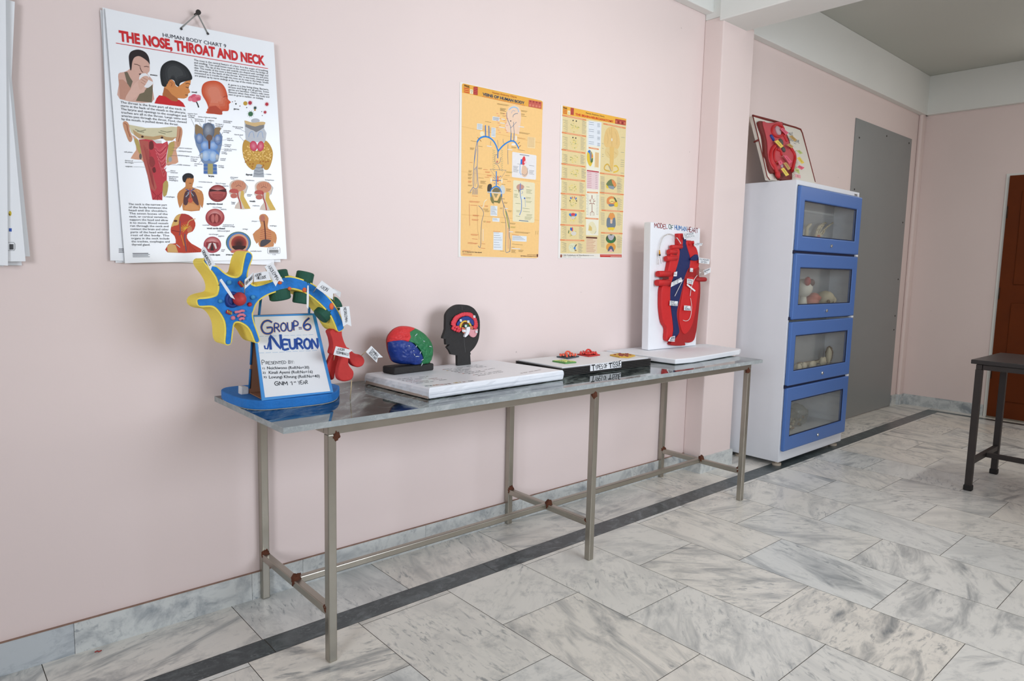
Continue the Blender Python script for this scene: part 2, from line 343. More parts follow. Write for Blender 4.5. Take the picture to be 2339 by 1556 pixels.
# the wall behind the photographer, with two windows that let the daylight in
wf = MB(); WX = [(-1.9, -.3), (.4, 2.4), (3.3, 4.9)]; WZ = (1.0, 2.5); xs = [XW]+[v for p in WX for v in p]+[XE]
for i in range(0, len(xs), 2): wf.box((xs[i], YF-.2, 0), (xs[i+1], YF, ZC), pink)
for a, b in WX: wf.box((a, YF-.2, 0), (b, YF, WZ[0]), pink); wf.box((a, YF-.2, WZ[1]), (b, YF, ZC), pink)
wf.build('wall_front', kind='structure', recalc=False)
frm = mat('window_frame_paint', (190, 188, 182), rough=.5); pane = glass_material('window_glass', (.95, .97, .97), .02)
for i, (a, b) in enumerate(WX):
    f = MB(); y0, y1 = YF-.14, YF-.08
    for u0, u1, z0, z1 in ((a, a+.05, *WZ), (b-.05, b, *WZ), (a, b, WZ[0], WZ[0]+.05), (a, b, WZ[1]-.05, WZ[1]), ((a+b)/2-.03, (a+b)/2+.03, *WZ)):
        f.box((u0, y0, z0), (u1, y1, z1), frm)
    wo = f.build('window_%d' % (i+1), kind='structure', recalc=False)
    MB().box((a+.03, YF-.115, WZ[0]+.03), (b-.03, YF-.11, WZ[1]-.03), pane).build('pane', wo)
f = MB(); y0, y1 = LY
for u0, u1, z0, z1 in ((y0, y0+.05, *WZ), (y1-.05, y1, *WZ), (y0, y1, WZ[0], WZ[0]+.05), (y0, y1, WZ[1]-.05, WZ[1]), ((y0+y1)/2-.03, (y0+y1)/2+.03, *WZ)): f.box((XW-.14, u0, z0), (XW-.08, u1, z1), frm)
wo = f.build('window_4', kind='structure', recalc=False); MB().box((XW-.115, y0+.03, WZ[0]+.03), (XW-.11, y1-.03, WZ[1]-.03), pane).build('pane', wo)  # left window added to house the fill lamp
for x, y, w_ in ((.3, -1.1, 'at the left before'), (1.6, -1.2, 'at the right before'), (4.3, -2.0, 'beyond')):  # battens for the added ceiling lamps, all out of view
    q = thing('added_ceiling_light', (x, y, ZC), 'added white tube batten on the ceiling %s the cross beam' % w_, 'light'); MB().box((x-.62, y-.04, ZC-.05), (x+.62, y+.04, ZC), mat('lamp_white', (235, 235, 230), rough=.4)).build('batten', q)
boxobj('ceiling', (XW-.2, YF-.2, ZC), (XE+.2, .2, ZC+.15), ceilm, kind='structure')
PX0, PX1, PY = 2.673, 3.011, -.1255
boxobj('trim_10', (PX0, PY, 2.69), (PX1, 0, ZC), offw, kind='structure', bevel=.006)
boxobj('trim_1', (PX0, PY, 0), (PX1, 0, 2.69), pink, kind='structure', bevel=.006)                # pilaster
boxobj('trim_2', (XW, -.055, 2.722), (PX0+.02, 0, ZC), offw, kind='structure', bevel=.004)     # beam along the wall
boxobj('trim_3', (PX1-.02, -.0524, 2.712), (XE, 0, ZC), offw, kind='structure', bevel=.004)
boxobj('trim_4', (2.655, YF, 2.662), (2.925, PY+.02, ZC), offw, kind='structure', bevel=.006)   # cross beam
boxobj('trim_5', (XE-.055, YF, 2.712), (XE, 0, ZC), offw, kind='structure', bevel=.004)
boxobj('trim_6', (XE-.10, -.035, 0), (XE, 0, ZC), pink, kind='structure', bevel=.014)            # corner post
# marble skirting, each length its own slab
def skirting(name, segs, th=.0118, h=.0997):
    mb = MB(); at = []
    for (x0, y0), (x1, y1), n in segs:
        a, b = Vector((x0, y0, 0)), Vector((x1, y1, 0)); d = (b-a).normalized(); e = Vector((d.y, -d.x, 0))*th
        p, q = a+d*.0006, b-d*.0006
        mb.prism([p, q, q+Vector((0,0,h)), p+Vector((0,0,h))], e, skirtm)
        r = (random.random(), random.random(), random.uniform(.45, 1), 1); at += [r]*6
        if n: at[-6:] = [(r[0], n, r[2], 1)]*6
    mb.build(name, kind='structure', attr=at, recalc=False)
sx = [-2.2, -1.35, -.583, -.03, .165, .73, 1.3, 1.87, 2.45, PX0]
seg = [((a, 0), (b, 0), (.75 if i < 2 else .3)) for i, (a, b) in enumerate(zip(sx, sx[1:]))]
skirting('baseboard_back', [((XW, 0), (-2.2, 0), .5)]+seg+[((PX0, 0), (PX0, PY), .3), ((PX0-.0118, PY), (PX1+.0118, PY), .3), ((PX1, PY), (PX1, 0), .4), ((PX1, 0), (3.9, 0), .4), ((3.9, 0), (4.82, 0), .5), ((6.04, 0), (XE-.1, 0), .2), ((XE-.1, 0), (XE-.1, -.035), .6), ((XE-.1, -.035), (XE, -.035), .6)])
skirting('baseboard_right', [((XE, -.035), (XE, -.70), .5), ((XE, -1.62), (XE, -2.8), .4), ((XE, -2.8), (XE, YF), .4)])
# dusty line where the wall paint meets the skirting
dust = mat('skirting_dust', (150, 122, 106), rough=.95, var=.3, scale=40)
MB().box((XW, -.0105, .0997), (PX0, 0, .1012), dust).build('trim_7', kind='structure')
# the brown wooden door in the end wall
dw = mat('varnished_door_wood', (100, 42, 4), rough=.6, var=.25, scale=5, spec=.2); dd = mat('dark_door_wood', (88, 34, 10), rough=.5, var=.2, scale=5)
d = MB(); DY0, DY1 = -.735, -1.60
d.box((XE-.035, DY1, .012), (XE, DY0, 2.11), dw)
do = d.build('door_1', kind='structure')
for z0, z1 in ((1.18, 1.98), (.16, 1.02)):
    for ya, yb in ((DY0-.10, DY0-.40), (DY0-.46, DY0-.76)):
        MB().box((XE-.045, yb, z0), (XE-.034, ya, z1), dw).build('panel', do, bevel=.008)
for z in (.35, 1.05, 1.75): MB().tube([(XE-.04, DY0-.006, z), (XE-.04, DY0-.006, z+.1)], .005, mat('hinge_metal', (70, 50, 40), rough=.5, metal=.6), 8).build('hinge', do)
MB().tube([(XE-.05, DY0-.80, .95), (XE-.10, DY0-.80, .96), (XE-.10, DY0-.80, 1.1), (XE-.05, DY0-.80, 1.11)], .008, MATS['hinge_metal'], 8).build('door_handle', do)
MB().box((XE-.05, DY1, 0), (XE, DY0, .012), mat('door_sill_stone', (120, 112, 100), rough=.6)).build('trim_8', kind='structure')
MB().prism([Vector((XE-.012, DY0, 0)), Vector((XE-.012, DY0+.03, 0)), Vector((XE-.012, DY0+.03, 2.13)), Vector((XE-.012, DY1, 2.13)), Vector((XE-.012, DY1, 2.11)), Vector((XE-.012, DY0, 2.11))], (.012, 0, 0), offw).build('trim_9', kind='structure')
# tube light over the door, source of the raking light
tl = thing('tube_light', (XE-.03, -1.75, 2.42), 'white tube light on the end wall above the brown door', 'light')
MB().box((XE-.05, -2.38, 2.42), (XE, -1.12, 2.49), mat('lamp_white', (235, 235, 230), rough=.4)).build('batten', tl, bevel=.006)
# the grey sheet fixed to the wall
gs = mat('grey_laminate', (138, 141, 140), rough=.38, var=.04, scale=3)
g = thing('wall_panel', (5.43, -.004, 0), 'tall grey flat sheet screwed to the wall behind the blue cabinet', 'panel')
MB().box((4.8205, -.008, .004), (6.0376, 0, 2.4743), gs).build('sheet', g, bevel=.002)
scr = mat('dark_screw', (50, 46, 42), rough=.5, metal=.5)
for x, z in ((4.90, 2.33), (5.45, 2.42), (5.97, 2.43), (4.88, 1.92), (5.98, 1.72), (5.98, 1.2), (5.98, .86), (5.98, .73)):
    MB().lathe((x, -.008, z), [(.008, 0), (.006, .003)], scr, (0, -1, 0), 8).build('screw', g)
MB().tube([Tr(0, 0, 1, (0, -.30, .001), (0, 0, 1)).p(*q)+Vector((0, 0, .0015)) for q in ((217, 1491), (222, 1488), (226, 1490), (232, 1487))], .0016, mat('red_scrap_paper', (176, 40, 28)), 6).build('scrap', label='tiny red scrap lying on the floor by the skirting', cat='scrap')
# ------------------------------------------------------------------ stone topped steel display table
steel = mat('dull_steel_tube', (168, 163, 152), rough=.28, metal=.85, var=.16, scale=7, bump=.03, bscale=90)
rust = mat('rusty_weld', (92, 48, 26), rough=.85, var=.4, scale=60, bump=.5, bscale=220)
X0, X1, X2 = 0.0, 1.1898, 2.4054; YFR, YBK, LT = -.5569, -.0332, .028
t = thing('display_table', (1.17, -.3, 0), 'long steel table with a dark green stone top holding the science models', 'table')
topd = marble('green_stone_polished', (30, 40, 40), (28, 38, 38), (196, 212, 208), .045, stretch=2.6, scale=3.2, amount=.85)
edge = marble('green_stone_cut_edge', (158, 164, 164), (140, 147, 148), (205, 207, 205), .6, stretch=1.5, scale=22, amount=.8)
mb = MB(); at = []
mb.box((-.1478, -.5843, .752), (2.4977, -.016, .77), topd); mb.m = [mb.mi(edge)]*6; mb.m[1] = mb.mi(topd)
mb.build('stone_top', t, attr=[(.4, .5, .6, 1)]*6, recalc=False)
ZB = .736
for y in (YFR+LT/2, YBK-LT/2+LT*0): pass
fy, by = YFR+LT/2, YBK+LT/2
MB().bar((X0, fy, ZB), (X2+LT, fy, ZB), LT, .031, steel).build('rail', t, bevel=.003)
MB().bar((X0, by, ZB), (X2+LT, by, ZB), LT, .031, steel).build('rail', t, bevel=.003)
for x in (X0, X2): MB().bar((x+LT/2, fy+LT/2, ZB), (x+LT/2, by-LT/2, ZB), LT, .031, steel).build('rail', t, bevel=.003)
rng = random.Random(3)
def weld(c, r=.014, seed=0):
    m = MB(); m.blob(c, (r, r, r*1.25), rust, bump=.45, seed=seed, nu=18, nv=12); m.build('weld', t)
for i, x in enumerate((X0, X1, X2)):
    for j, y in enumerate((fy, by)):
        MB().box((x, y-LT/2, 0), (x+LT, y+LT/2, .721), steel).build('leg', t, bevel=.003)
        weld((x+(LT if i == 0 else 0), y-LT*.35, .715), .012, i*2+j); weld((x+LT*.5, y+(LT*.45 if j == 0 else -LT*.45), .165 if j == 0 else .17), .015, 10+i*2+j)
    MB().bar((x+LT/2, fy+LT/2, .16), (x+LT/2, by-LT/2, .16), .026, .026, steel).build('cross_bar', t, bevel=.003)
    weld((x+LT/2, (fy+by)/2-.012, .170), .017, 20+i)
MB().bar((X0+LT, (fy+by)/2, .163), (X1+.001, (fy+by)/2, .163), .024, .024, steel).build('stretcher', t, bevel=.003)
MB().bar((X1+LT, (fy+by)/2, .163), (X2+.001, (fy+by)/2, .163), .024, .024, steel).build('stretcher', t, bevel=.003)
# ------------------------------------------------------------------ dark small table at the right edge
blk = mat('dark_brown_metal', (52, 46, 44), rough=.5, metal=.3, var=.15); btop = mat('black_table_board', (44, 40, 40), rough=.35, var=.2, scale=8)
t2 = thing('side_table', (3.95, -1.75, 0), 'dark brown metal table with a thin black top in front of the door', 'table')
MB().box((3.635, -2.45, .742), (4.24, -1.245, .766), btop).build('table_top', t2, bevel=.003)
lx = (3.66, 4.19); ly = (-1.285, -2.40); q = .034
for x in lx:
    for y in ly:
        MB().box((x-q/2, y-q/2, .006), (x+q/2, y+q/2, .712), blk).build('leg', t2, bevel=.003)
        MB().box((x-q/2-.004, y-q/2-.004, 0), (x+q/2+.004, y+q/2+.004, .032), mat('black_rubber', (28, 26, 26), rough=.8)).build('foot_cap', t2, bevel=.004)
for x in lx: MB().bar((x, ly[0]-q/2, .726), (x, ly[1]+q/2, .726), .03, .03, blk).build('rail', t2, bevel=.003)
for y in ly:
    MB().bar((lx[0]-q/2, y, .726), (lx[1]+q/2, y, .726), .03, .03, blk).build('rail', t2, bevel=.003)
    MB().bar((lx[0]+q/2, y, .17), (lx[1]-q/2, y, .17), .026, .03, blk).build('cross_bar', t2, bevel=.003)
MB().bar(((lx[0]+lx[1])/2, ly[0]-.013, .17), ((lx[0]+lx[1])/2, ly[1]+.013, .17), .026, .028, blk).build('stretcher', t2, bevel=.003)
# ------------------------------------------------------------------ four-door cabinet
cabm = mat('cabinet_white_enamel', (226, 229, 234), rough=.4, var=.02); cabi = mat('cabinet_enamel_shaded', (190, 195, 198), rough=.5, var=.02)  # inside is the same white enamel with shade put into its colour
blue = mat('cabinet_blue_enamel', (74, 114, 180), rough=.36, var=.04, scale=4); chrome = mat('lock_chrome', (190, 190, 186), rough=.25, metal=.9)
seal = mat('dark_gasket', (16, 26, 60), rough=.7); cglass = glass_material('cabinet_glass', (.92, .93, .92), .07)
KX0, KX1, KY0, KY1, KZ0, KZ1 = 3.1916, 4.1150, -.362, -.0135, .03, 1.8033
c = thing('cabinet', ((KX0+KX1)/2, (KY0+KY1)/2, 0), 'white steel cabinet with four blue glass-fronted flap doors', 'cabinet')
th = .018
bd = MB(); fl_ = [1.431, 1.004, .585]
bd.box((KX0, KY0, KZ0), (KX0+th, KY1, KZ1), cabm); bd.box((KX1-th, KY0, KZ0), (KX1, KY1, KZ1), cabm)
bd.box((KX0+th, KY0, KZ1-.03), (KX1-th, KY1, KZ1), cabm); bd.box((KX0+th, KY0, KZ0), (KX1-th, KY1, .172), cabm)
bd.box((KX0+th, KY1-.01, .172), (KX1-th, KY1, KZ1-.03), cabi); bd.box((KX0+th, -.205, .585), (KX1-th, -.197, KZ1-.03), cabi)
bd.build('body', c, bevel=.003, recalc=False)
for z in fl_: MB().box((KX0+th, KY0+.004, z-.011), (KX1-th, KY1-.01, z+.011), cabi).build('shelf', c)
for x in (KX0+.05, KX1-.05):
    for y in (KY0+.035, KY1-.05): MB().lathe((x, y, 0), [(.028, 0), (.028, .014), (.012, .016), (.012, .031)], mat('beige_glide', (190, 176, 158), rough=.6)).build('foot', c)
DZ = [(1.372, 1.768), (.945, 1.357), (.526, .930), (.103, .512)]; DX0, DX1, DYF = KX0+.010, KX1-.006, -.388
for z0, z1 in DZ:
    a, b, u, v = .072, .085, .085, .090       # stile and rail widths
    d = MB(); ix0, ix1, iz0, iz1 = DX0+.062, DX1-.075, z0+.092, z1-.088
    O = [(DX0, z0), (DX1, z0), (DX1, z1), (DX0, z1)]; I = [(ix0, iz0), (ix1, iz0), (ix1, iz1), (ix0, iz1)]
    yf, yb = DYF, KY0-.002
    vs = [(x, yf, z) for x, z in O]+[(x, yf, z) for x, z in I]+[(x, yb, z) for x, z in O]+[(x, yb, z) for x, z in I]
    fs = []
    for i in range(4):
        j = (i+1) % 4; fs += [(i, j, 4+j, 4+i), (8+j, 8+i, 12+i, 12+j), (i, 8+i, 8+j, j), (4+i, 4+j, 12+j, 12+i)]
    d.add(vs, fs, blue); dr = d.build('door', c, bevel=.007, seg=3)
    MB().box((ix0-.004, DYF+.008, iz0-.004), (ix1+.004, DYF+.011, iz1+.004), cglass).build('glass', dr)
    g2 = MB(); e = .004
    for p0, p1 in (((ix0, iz0), (ix0+e, iz1)), ((ix1-e, iz0), (ix1, iz1)), ((ix0, iz0), (ix1, iz0+e)), ((ix0, iz1-e), (ix1, iz1))): g2.box((p0[0], DYF+.003, p0[1]), (p1[0], DYF+.008, p1[1]), seal)
    g2.build('gasket', dr, recalc=False)
    xm = (DX0+DX1)/2+.01
    MB().lathe((xm, DYF+.001, z0+.045), [(.011, 0), (.011, .006), (.008, .010), (.004, .011)], chrome, (0, -1, 0), 14).build('knob', dr)
for z in (1.3645, .951, .519): MB().box((KX0+.004, KY0-.012, z-.010), (DX1-.032, KY0, z+.010), seal).build('door_gap', c)
for z in (1.3655, .9375, .518): MB().box((DX1-.03, KY0-.022, z-.006), (KX1, KY0, z+.006), cabm).build('hinge_bracket', c)
npl = MB(); npl.box((KX1-.085, KY0-.0015, 1.776), (KX1-.035, KY0, 1.790), mat('plate_silver', (200, 200, 200), rough=.3, metal=.4))
npl.ribbon([(KX1-.078, KY0-.0018, 1.783), (KX1-.042, KY0-.0018, 1.783)], .005, WN, ink((60, 60, 64))); npl.build('name_plate', c)
MB().tube([(KX0+.08, -.30, 1.705), (KX0+.15, -.24, 1.703)], .006, mat('dark_bolt', (52, 54, 56), rough=.4, metal=.6)).build('door_runner', c)
# contents
bone = mat('model_bone', (222, 210, 182), rough=.55, var=.08, scale=20); flesh = mat('model_flesh', (206, 120, 104), rough=.6, var=.15, scale=14); bonew = mat('model_bone_white', (232, 228, 214), rough=.5, var=.05)
T = Tr(1820, 420, 4.8625, (0, -.25, 0))
h = thing('hand_skeleton', T.p(225, 640), 'bony hand skeleton model with flesh wrist in the top compartment', 'anatomy model')
zf = 1.4425
wr = MB(); w0, w1 = T.p(215, 650), T.p(232, 575); w0.z = zf+.002
wr.tube([w0, w0.lerp(w1, .5), w1], [.024, .022, .018], flesh, 10).build('wrist', h)
cp = MB()
for i, (x, y) in enumerate(((212, 572), (232, 570), (252, 578), (220, 552), (245, 555))): cp.blob(T.p(x, y), .011, bone, nu=8, nv=6, bump=.3, seed=i)
cp.build('carpals', h)
for pth in ([(212, 560), (222, 515), (240, 480), (275, 450), (320, 432)], [(225, 555), (240, 505), (262, 470), (300, 440), (325, 436)], [(240, 556), (258, 515), (280, 480), (300, 455)], [(250, 570), (290, 520), (320, 495), (350, 468), (405, 432)], [(256, 585), (285, 560), (300, 540), (310, 520)]):
    f = MB()
    for a, b in zip(pth, pth[1:]):
        A, B = T.p(*a), T.p(*b); f.tube([A, A.lerp(B, .5), A.lerp(B, .93)], [.0075, .005, .0065], bone, 8)
    f.build('finger', h)
f2 = MB(); A = [T.p(x, y) for x, y in ((100, 560), (112, 490), (140, 460), (158, 447))]
A[0].z = zf+.004; f2.tube(A, [.014, .013, .012, .006], bone, 8).build('bone', label='pale curved bone model left of the hand skeleton', cat='anatomy model')
T = Tr(1780, 570, 3.05, (0, -.25, 0))
zs = 1.0155
T = Tr(1780, 570, 3.05, (0, -.28, 0)); s = thing('skull', T.p(335, 400), 'cream model skull facing right in the second compartment', 'anatomy model')
cc = T.p(322, 338); k = MB(); k.blob(cc, (.060, .058, .050), bone, nu=20, nv=14)
k.blob(T.p(352, 352), (.034, .045, .036), bone); k.tube([T.p(352, 365), T.p(356, 385)], [.034, .026], bone, 12); k.build('cranium', s)
j = MB(); b0 = T.p(352, 392); b0.z = zs+.012; j.blob(b0, (.034, .036, .014), bone); j.build('jaw', s)
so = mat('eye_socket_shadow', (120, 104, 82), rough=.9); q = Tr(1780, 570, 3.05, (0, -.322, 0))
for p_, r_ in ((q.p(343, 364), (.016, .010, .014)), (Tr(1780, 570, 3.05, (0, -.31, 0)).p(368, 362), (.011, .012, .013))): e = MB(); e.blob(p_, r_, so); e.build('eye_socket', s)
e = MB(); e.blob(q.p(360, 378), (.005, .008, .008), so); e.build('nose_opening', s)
b = thing('brain_section', T.p(230, 400), 'salmon pink head muscle model beside the skull', 'anatomy model')
cc = T.p(240, 340); k = MB(); k.blob(cc, (.045, .045, .036), flesh, bump=.25, seed=3); k.build('upper_half', b)
cc = T.p(222, 372); cc.z = max(cc.z, zs+.03); k = MB(); k.blob(cc, (.055, .050, .030), flesh, bump=.25, seed=5); k.build('lower_half', b)
e = thing('eye_model', T.p(180, 330), 'white eyeball model with dark iris at left of second compartment', 'anatomy model')
cc = T.p(170, 268); k = MB(); k.blob(cc, (.060, .056, .062), bonew, nu=20, nv=14); k.build('eyeball', e)
k = MB(); k.blob(cc+Vector((.012, -.045, .036)), (.026, .02, .024), mat('iris_brown', (78, 40, 34), rough=.35)); k.build('iris', e)
k = MB(); k.tube([cc+Vector((0, 0, -.055)), Vector((cc.x, cc.y, zs))], [.02, .03], bonew, 12); k.build('stand', e)
k = MB(); k.blob(cc+Vector((-.035, -.04, .045)), (.024, .02, .03), mat('red_vessel', (170, 40, 40), rough=.4)); k.build('muscle', e)
zs = .5965; brownb = mat('brown_bone', (160, 134, 104), rough=.6); rr = random.Random(5)
def on_shelf(x, y, Y, r): q = Tr(1780, 570, 3.05, (0, Y, 0)).p(x, y); return Vector((q.x, Y, zs+r))
LB = ['long ivory leg bone at the front of the third compartment', 'slim ivory bone lying behind the knobbly bone ends', 'brownish long bone at the back of the third compartment']
for i, (xa, Ya, xb, Yb, r, m) in enumerate(((118, -.283, 240, -.290, .013, bone), (140, -.249, 300, -.2495, .011, bone), (132, -.2195, 300, -.2195, .010, brownb))):
    k = MB(); A, B = on_shelf(xa, 830, Ya, r*1.36), on_shelf(xb, 830, Yb, r*1.36)
    k.tube([A, A.lerp(B, .08), A.lerp(B, .2), A.lerp(B, .8), A.lerp(B, .92), B], [r*1.2, r*1.35, r*.8, r*.8, r*1.35, r*1.2], m, 10)
    k.build('bone', label=LB[i], cat='anatomy model')
LK = ['rounded knobbly bone end at far left of the third compartment', 'second knobbly bone end from the left in third compartment', 'knobbly bone end under the middle of the third pane', 'pale knobbly bone right of the pane centre, third compartment', 'upright wedge of bone at right of the bone heap']
for i, (x, Y, sx_, sy_, sz_) in enumerate(((138, -.338, .022, .015, .024), (172, -.332, .026, .016, .025), (228, -.325, .040, .018, .024), (300, -.320, .038, .020, .032), (338, -.300, .020, .018, .058))):
    k = MB(); k.blob(on_shelf(x, 830, Y, sz_*1.08), (sx_, sy_, sz_), bone, bump=.3, seed=i+11); k.build('bone', label=LK[i], cat='anatomy model')
k = MB(); k.blob(on_shelf(345, 800, -.245, .060), (.04, .026, .055), brownb, bump=.3, seed=31); k.build('pelvis_bone', label='brownish hip bone model leaning behind the bone heap', cat='anatomy model')
plas = glass_material('clear_plastic_bag', (.86, .86, .80), .16)
for i, (x, y, r, lb) in enumerate(((.34, -.24, .078, 'clear plastic bag of small bones, left one in the bottom compartment'), (.51, -.22, .085, 'clear plastic bag of small bones, right one in the bottom compartment'))):
    zb = .1725; pb = thing('plastic_bag', (KX0+x, y, zb), lb, 'bag')
    k = MB(); k.blob((KX0+x, y, zb+.082), (r, r*.8, .074), plas, bump=.3, seed=41+i, nu=22, nv=14); k.build('bag', pb)
    k = MB()
    for q in range(14): k.blob((KX0+x+rr.uniform(-.05, .05), y+rr.uniform(-.04, .03), zb+.018+rr.uniform(0, .05)), (rr.uniform(.010, .024), .010, .010), bone if q % 3 else mat('brown_bone', (160, 134, 104)), bump=.4, seed=60+q+i*20, nu=8, nv=6)
    k.build('small_bones', pb)
k = MB(); k.prism([(KX0+.019, -.34, .46), (KX0+.34, -.30, .455), (KX0+.34, -.06, .455), (KX0+.019, -.06, .46)], (0, 0, .012), mat('dark_tray', (60, 56, 54), rough=.6)); k.build('door_tray', c)
# ------------------------------------------------------------------ printed charts on the wall
SHEET = (232, 236, 240)
lam = mat('laminated_sheet', (243, 246, 249), rough=.22, var=.015, scale=4, spec=.5); lam_edge = mat('sheet_edge', (196, 200, 202), rough=.4)
BLACK = (34, 38, 46)
class Print:
    """a flat sheet with its printing in one mesh; layers of ink 0.1 mm apart"""
    def __init__(s, *trs): s.mb = MB(); s.T = trs; s.lay = 0
    def z(s, L): s.lay += 1; return .0003+L*.00012+(s.lay % 24)*.000002
    def poly(s, t, pts, rgb, L=1, sm=0):
        if sm: pts = spline(pts, sm)
        s.mb.face(s.T[t](pts, s.z(L)), ink(rgb)); return s
    def tone(s, t, pts, rgb, L=1, sm=0, c=None, n=3, k=.13, sh=.17):
        """printed picture area with a few flat tones, each nested in the last"""
        if sm: pts = spline(pts, sm)
        z0 = s.z(L); s.mb.face(s.T[t](pts, z0), ink(rgb))
        cx = sum(p[0] for p in pts)/len(pts); cy = sum(p[1] for p in pts)/len(pts); cx, cy = c or (cx, cy)
        for i in range(1, n+1):
            f = 1-sh*i; s.mb.face(s.T[t]([(cx+(x-cx)*f, cy+(y-cy)*f) for x, y in pts], z0+.000014*i), ink(tuple(int(min(255, v+(255-v)*k*i if k > 0 else v*(1+k*i))) for v in rgb)))
        return s
    def line(s, t, pts, w, rgb, L=6, sm=0):
        if sm: pts = spline(pts, sm, False)
        T = s.T[t]; s.mb.ribbon(T(pts, s.z(L)), w*T_unit(T), T.n, ink(rgb)); return s
    def text(s, t, string, a, b, up, rgb=BLACK, bold=0.0, L=7, natural=False):
        T = s.T[t]; P = T([a, b, up], s.z(L)); d = (P[1]-P[0]).normalized(); h = abs((P[2]-P[0]).dot(T.n.cross(d)))
        s.mb.text(string, P[0], P[1], h, T.n, ink(rgb), bold, natural); return s
    def para(s, t, lines, tl, tr, bl, br, cap, rgb=BLACK, L=7, last=None, bold=0.0):
        n = len(lines)
        for i, ln in enumerate(lines):
            q = i/(n-1) if n > 1 else 0
            a = (tl[0]+(bl[0]-tl[0])*q, tl[1]+(bl[1]-tl[1])*q); b = (tr[0]+(br[0]-tr[0])*q, tr[1]+(br[1]-tr[1])*q)
            if i == n-1 and last: b = last
            s.text(t, ln, a, b, (a[0]-cap*.06, a[1]-cap), rgb, bold, L)
        return s
    def tick(s, t, x, y, w, slope=.13, rgb=(120, 110, 100), h=5, n=1, gap=11):
        for k in range(n): s.line(t, [(x, y+gap*k), (x+w*(1-.25*((k*7) % 3)/2), y+gap*k+w*slope*(1-.25*((k*7) % 3)/2))], h, rgb)
        return s
def T_unit(T):
    a, b = T.p(500, 500), T.p(500, 510); return (b-a).length/10
def sheet_prism(mb, pts, th, m, e): mb.prism(pts, Vector((0, th, 0)), m, side=e); return mb

# --- nose, throat and neck chart (a stack of three laminated sheets on one nail)
yN = -.020
A = Tr(200, 0, 4.678, (0, yN, 0)); B = Tr(200, 300, 4.678, (0, yN, 0))
def rect_from(tl, tr, bl): return [tl, tr, tr+(bl-tl), bl]
P = Print(A, B)
TL, TR_, BR, BL = A.p(187, 90), A.p(1990, 455), B.p(2130, 1365), B.p(400, 1410)
sheet_prism(P.mb, [TL, TR_, BR, BL], .0025, lam, lam_edge)
RED, SKIN, SKIN2 = (208, 38, 44), (214, 172, 156), (196, 146, 126)
P.text(0, 'HUMAN BODY CHART 9', (805, 393), (1481, 512), (803, 352), (30, 36, 52), 0)
P.text(0, 'THE NOSE, THROAT AND NECK', (340, 434), (1897, 696), (330, 326), RED, .045)
P.line(0, [(305, 461), (1925, 733)], 7, RED)
P.para(0, ['The nose is the central feature of a face. It is the organ of breathing', 'and smelling. Two small bones meet in the centre to form the bridge of', 'the nose. The tip of the nose and nostrils are shaped with cartilage and', 'skin. The inside of the nose is lined with a mucous membrane and joins', 'the airways at the back of the throat. Air is warmed, cleaned and', 'moistened as it travels through the nose on its way to the lungs. Smells', 'are picked up by nerve endings at the top of the inside of the nose.'],
       (1137, 650), (1927, 768), (1145, 815), (1934, 920), 20, last=(1885, 916))
P.para(0, ['A germ is a tiny living thing. Bacteria,', 'viruses and fungi are all germs. Some', 'germs are harmless. Others only cause', 'diseases when they enter the body and', 'start to grow in number, or multiply.'], (1500, 912), (1936, 968), (1507, 1018), (1942, 1072), 20, last=(1880, 1064))
P.para(0, ['The throat is the front part of the neck. It', 'starts at the back of the mouth in the pharynx.', 'The larynx and openings to the esophagus and', 'trachea are all in the throat. Large veins and', 'arteries pass through the throat. Food, chewed', 'by the mouth, is pushed down the throat.'], (352, 1103), (1049, 1185), (365, 1283), (1060, 1352), 25, last=(970, 1342))
P.para(1, ['The neck is the narrow part', 'of the body between the', 'head and the shoulders.', 'The seven bones of the', 'neck, or cervical vertebrae,', 'support the head and allow', 'it to move. Blood vessels', 'run through the neck and', 'connect the brain and other', 'parts of the head with the', 'rest of the body. The', 'organs in the neck include', 'the trachea, esophagus and', 'thyroid gland.'], (437, 787), (848, 797), (472, 1220), (880, 1222), 22, last=(668, 1223))
for s_, a, b, k in (('sneeze', (668, 805), (746, 814), 0), ('smell', (1112, 990), (1168, 996), 0), ('germs', (1560, 1170), (1620, 1176), 0)): P.text(0, s_, a, b, (a[0], a[1]-17), BLACK, .02)
# woman sneezing
P.poly(0, [(330, 790), (390, 770), (440, 745), (470, 700), (472, 640), (490, 600), (560, 580), (640, 640), (662, 690), (662, 760), (640, 790), (690, 850), (700, 900), (695, 960), (685, 1095), (345, 1058), (335, 900)], SKIN, 1, 3)
P.poly(0, [(392, 772), (425, 768), (455, 830), (482, 870), (452, 960), (425, 900)], (112, 102, 84), 2)
P.poly(0, [(640, 930), (692, 905), (697, 960), (686, 1097), (515, 1078), (555, 1005), (600, 985)], (116, 106, 84), 2)
P.poly(0, [(345, 1058), (400, 1062), (470, 960), (430, 900), (380, 850), (334, 850)], SKIN2, 2)
P.poly(0, [(400, 1066), (440, 980), (515, 880), (560, 860), (620, 890), (606, 985), (560, 1000), (470, 1075)], (222, 182, 166), 3, 2)
P.poly(0, [(560, 800), (620, 783), (658, 822), (645, 850), (700, 878), (690, 905), (645, 940), (600, 925), (552, 870)], (236, 236, 238), 4, 2)
P.poly(0, [(540, 880), (590, 820), (640, 815), (650, 850), (600, 930), (560, 960)], (216, 174, 156), 5, 3)
for a in ((575, 850, 620, 880), (590, 830, 640, 858), (570, 880, 612, 905)): P.line(0, [a[:2], a[2:]], 5, (176, 126, 108), 6)
P.poly(0, [(455, 745), (443, 650), (443, 590), (470, 548), (540, 530), (612, 555), (652, 610), (664, 690), (640, 655), (560, 602), (505, 612), (478, 660), (468, 742)], (38, 28, 30), 4, 3)
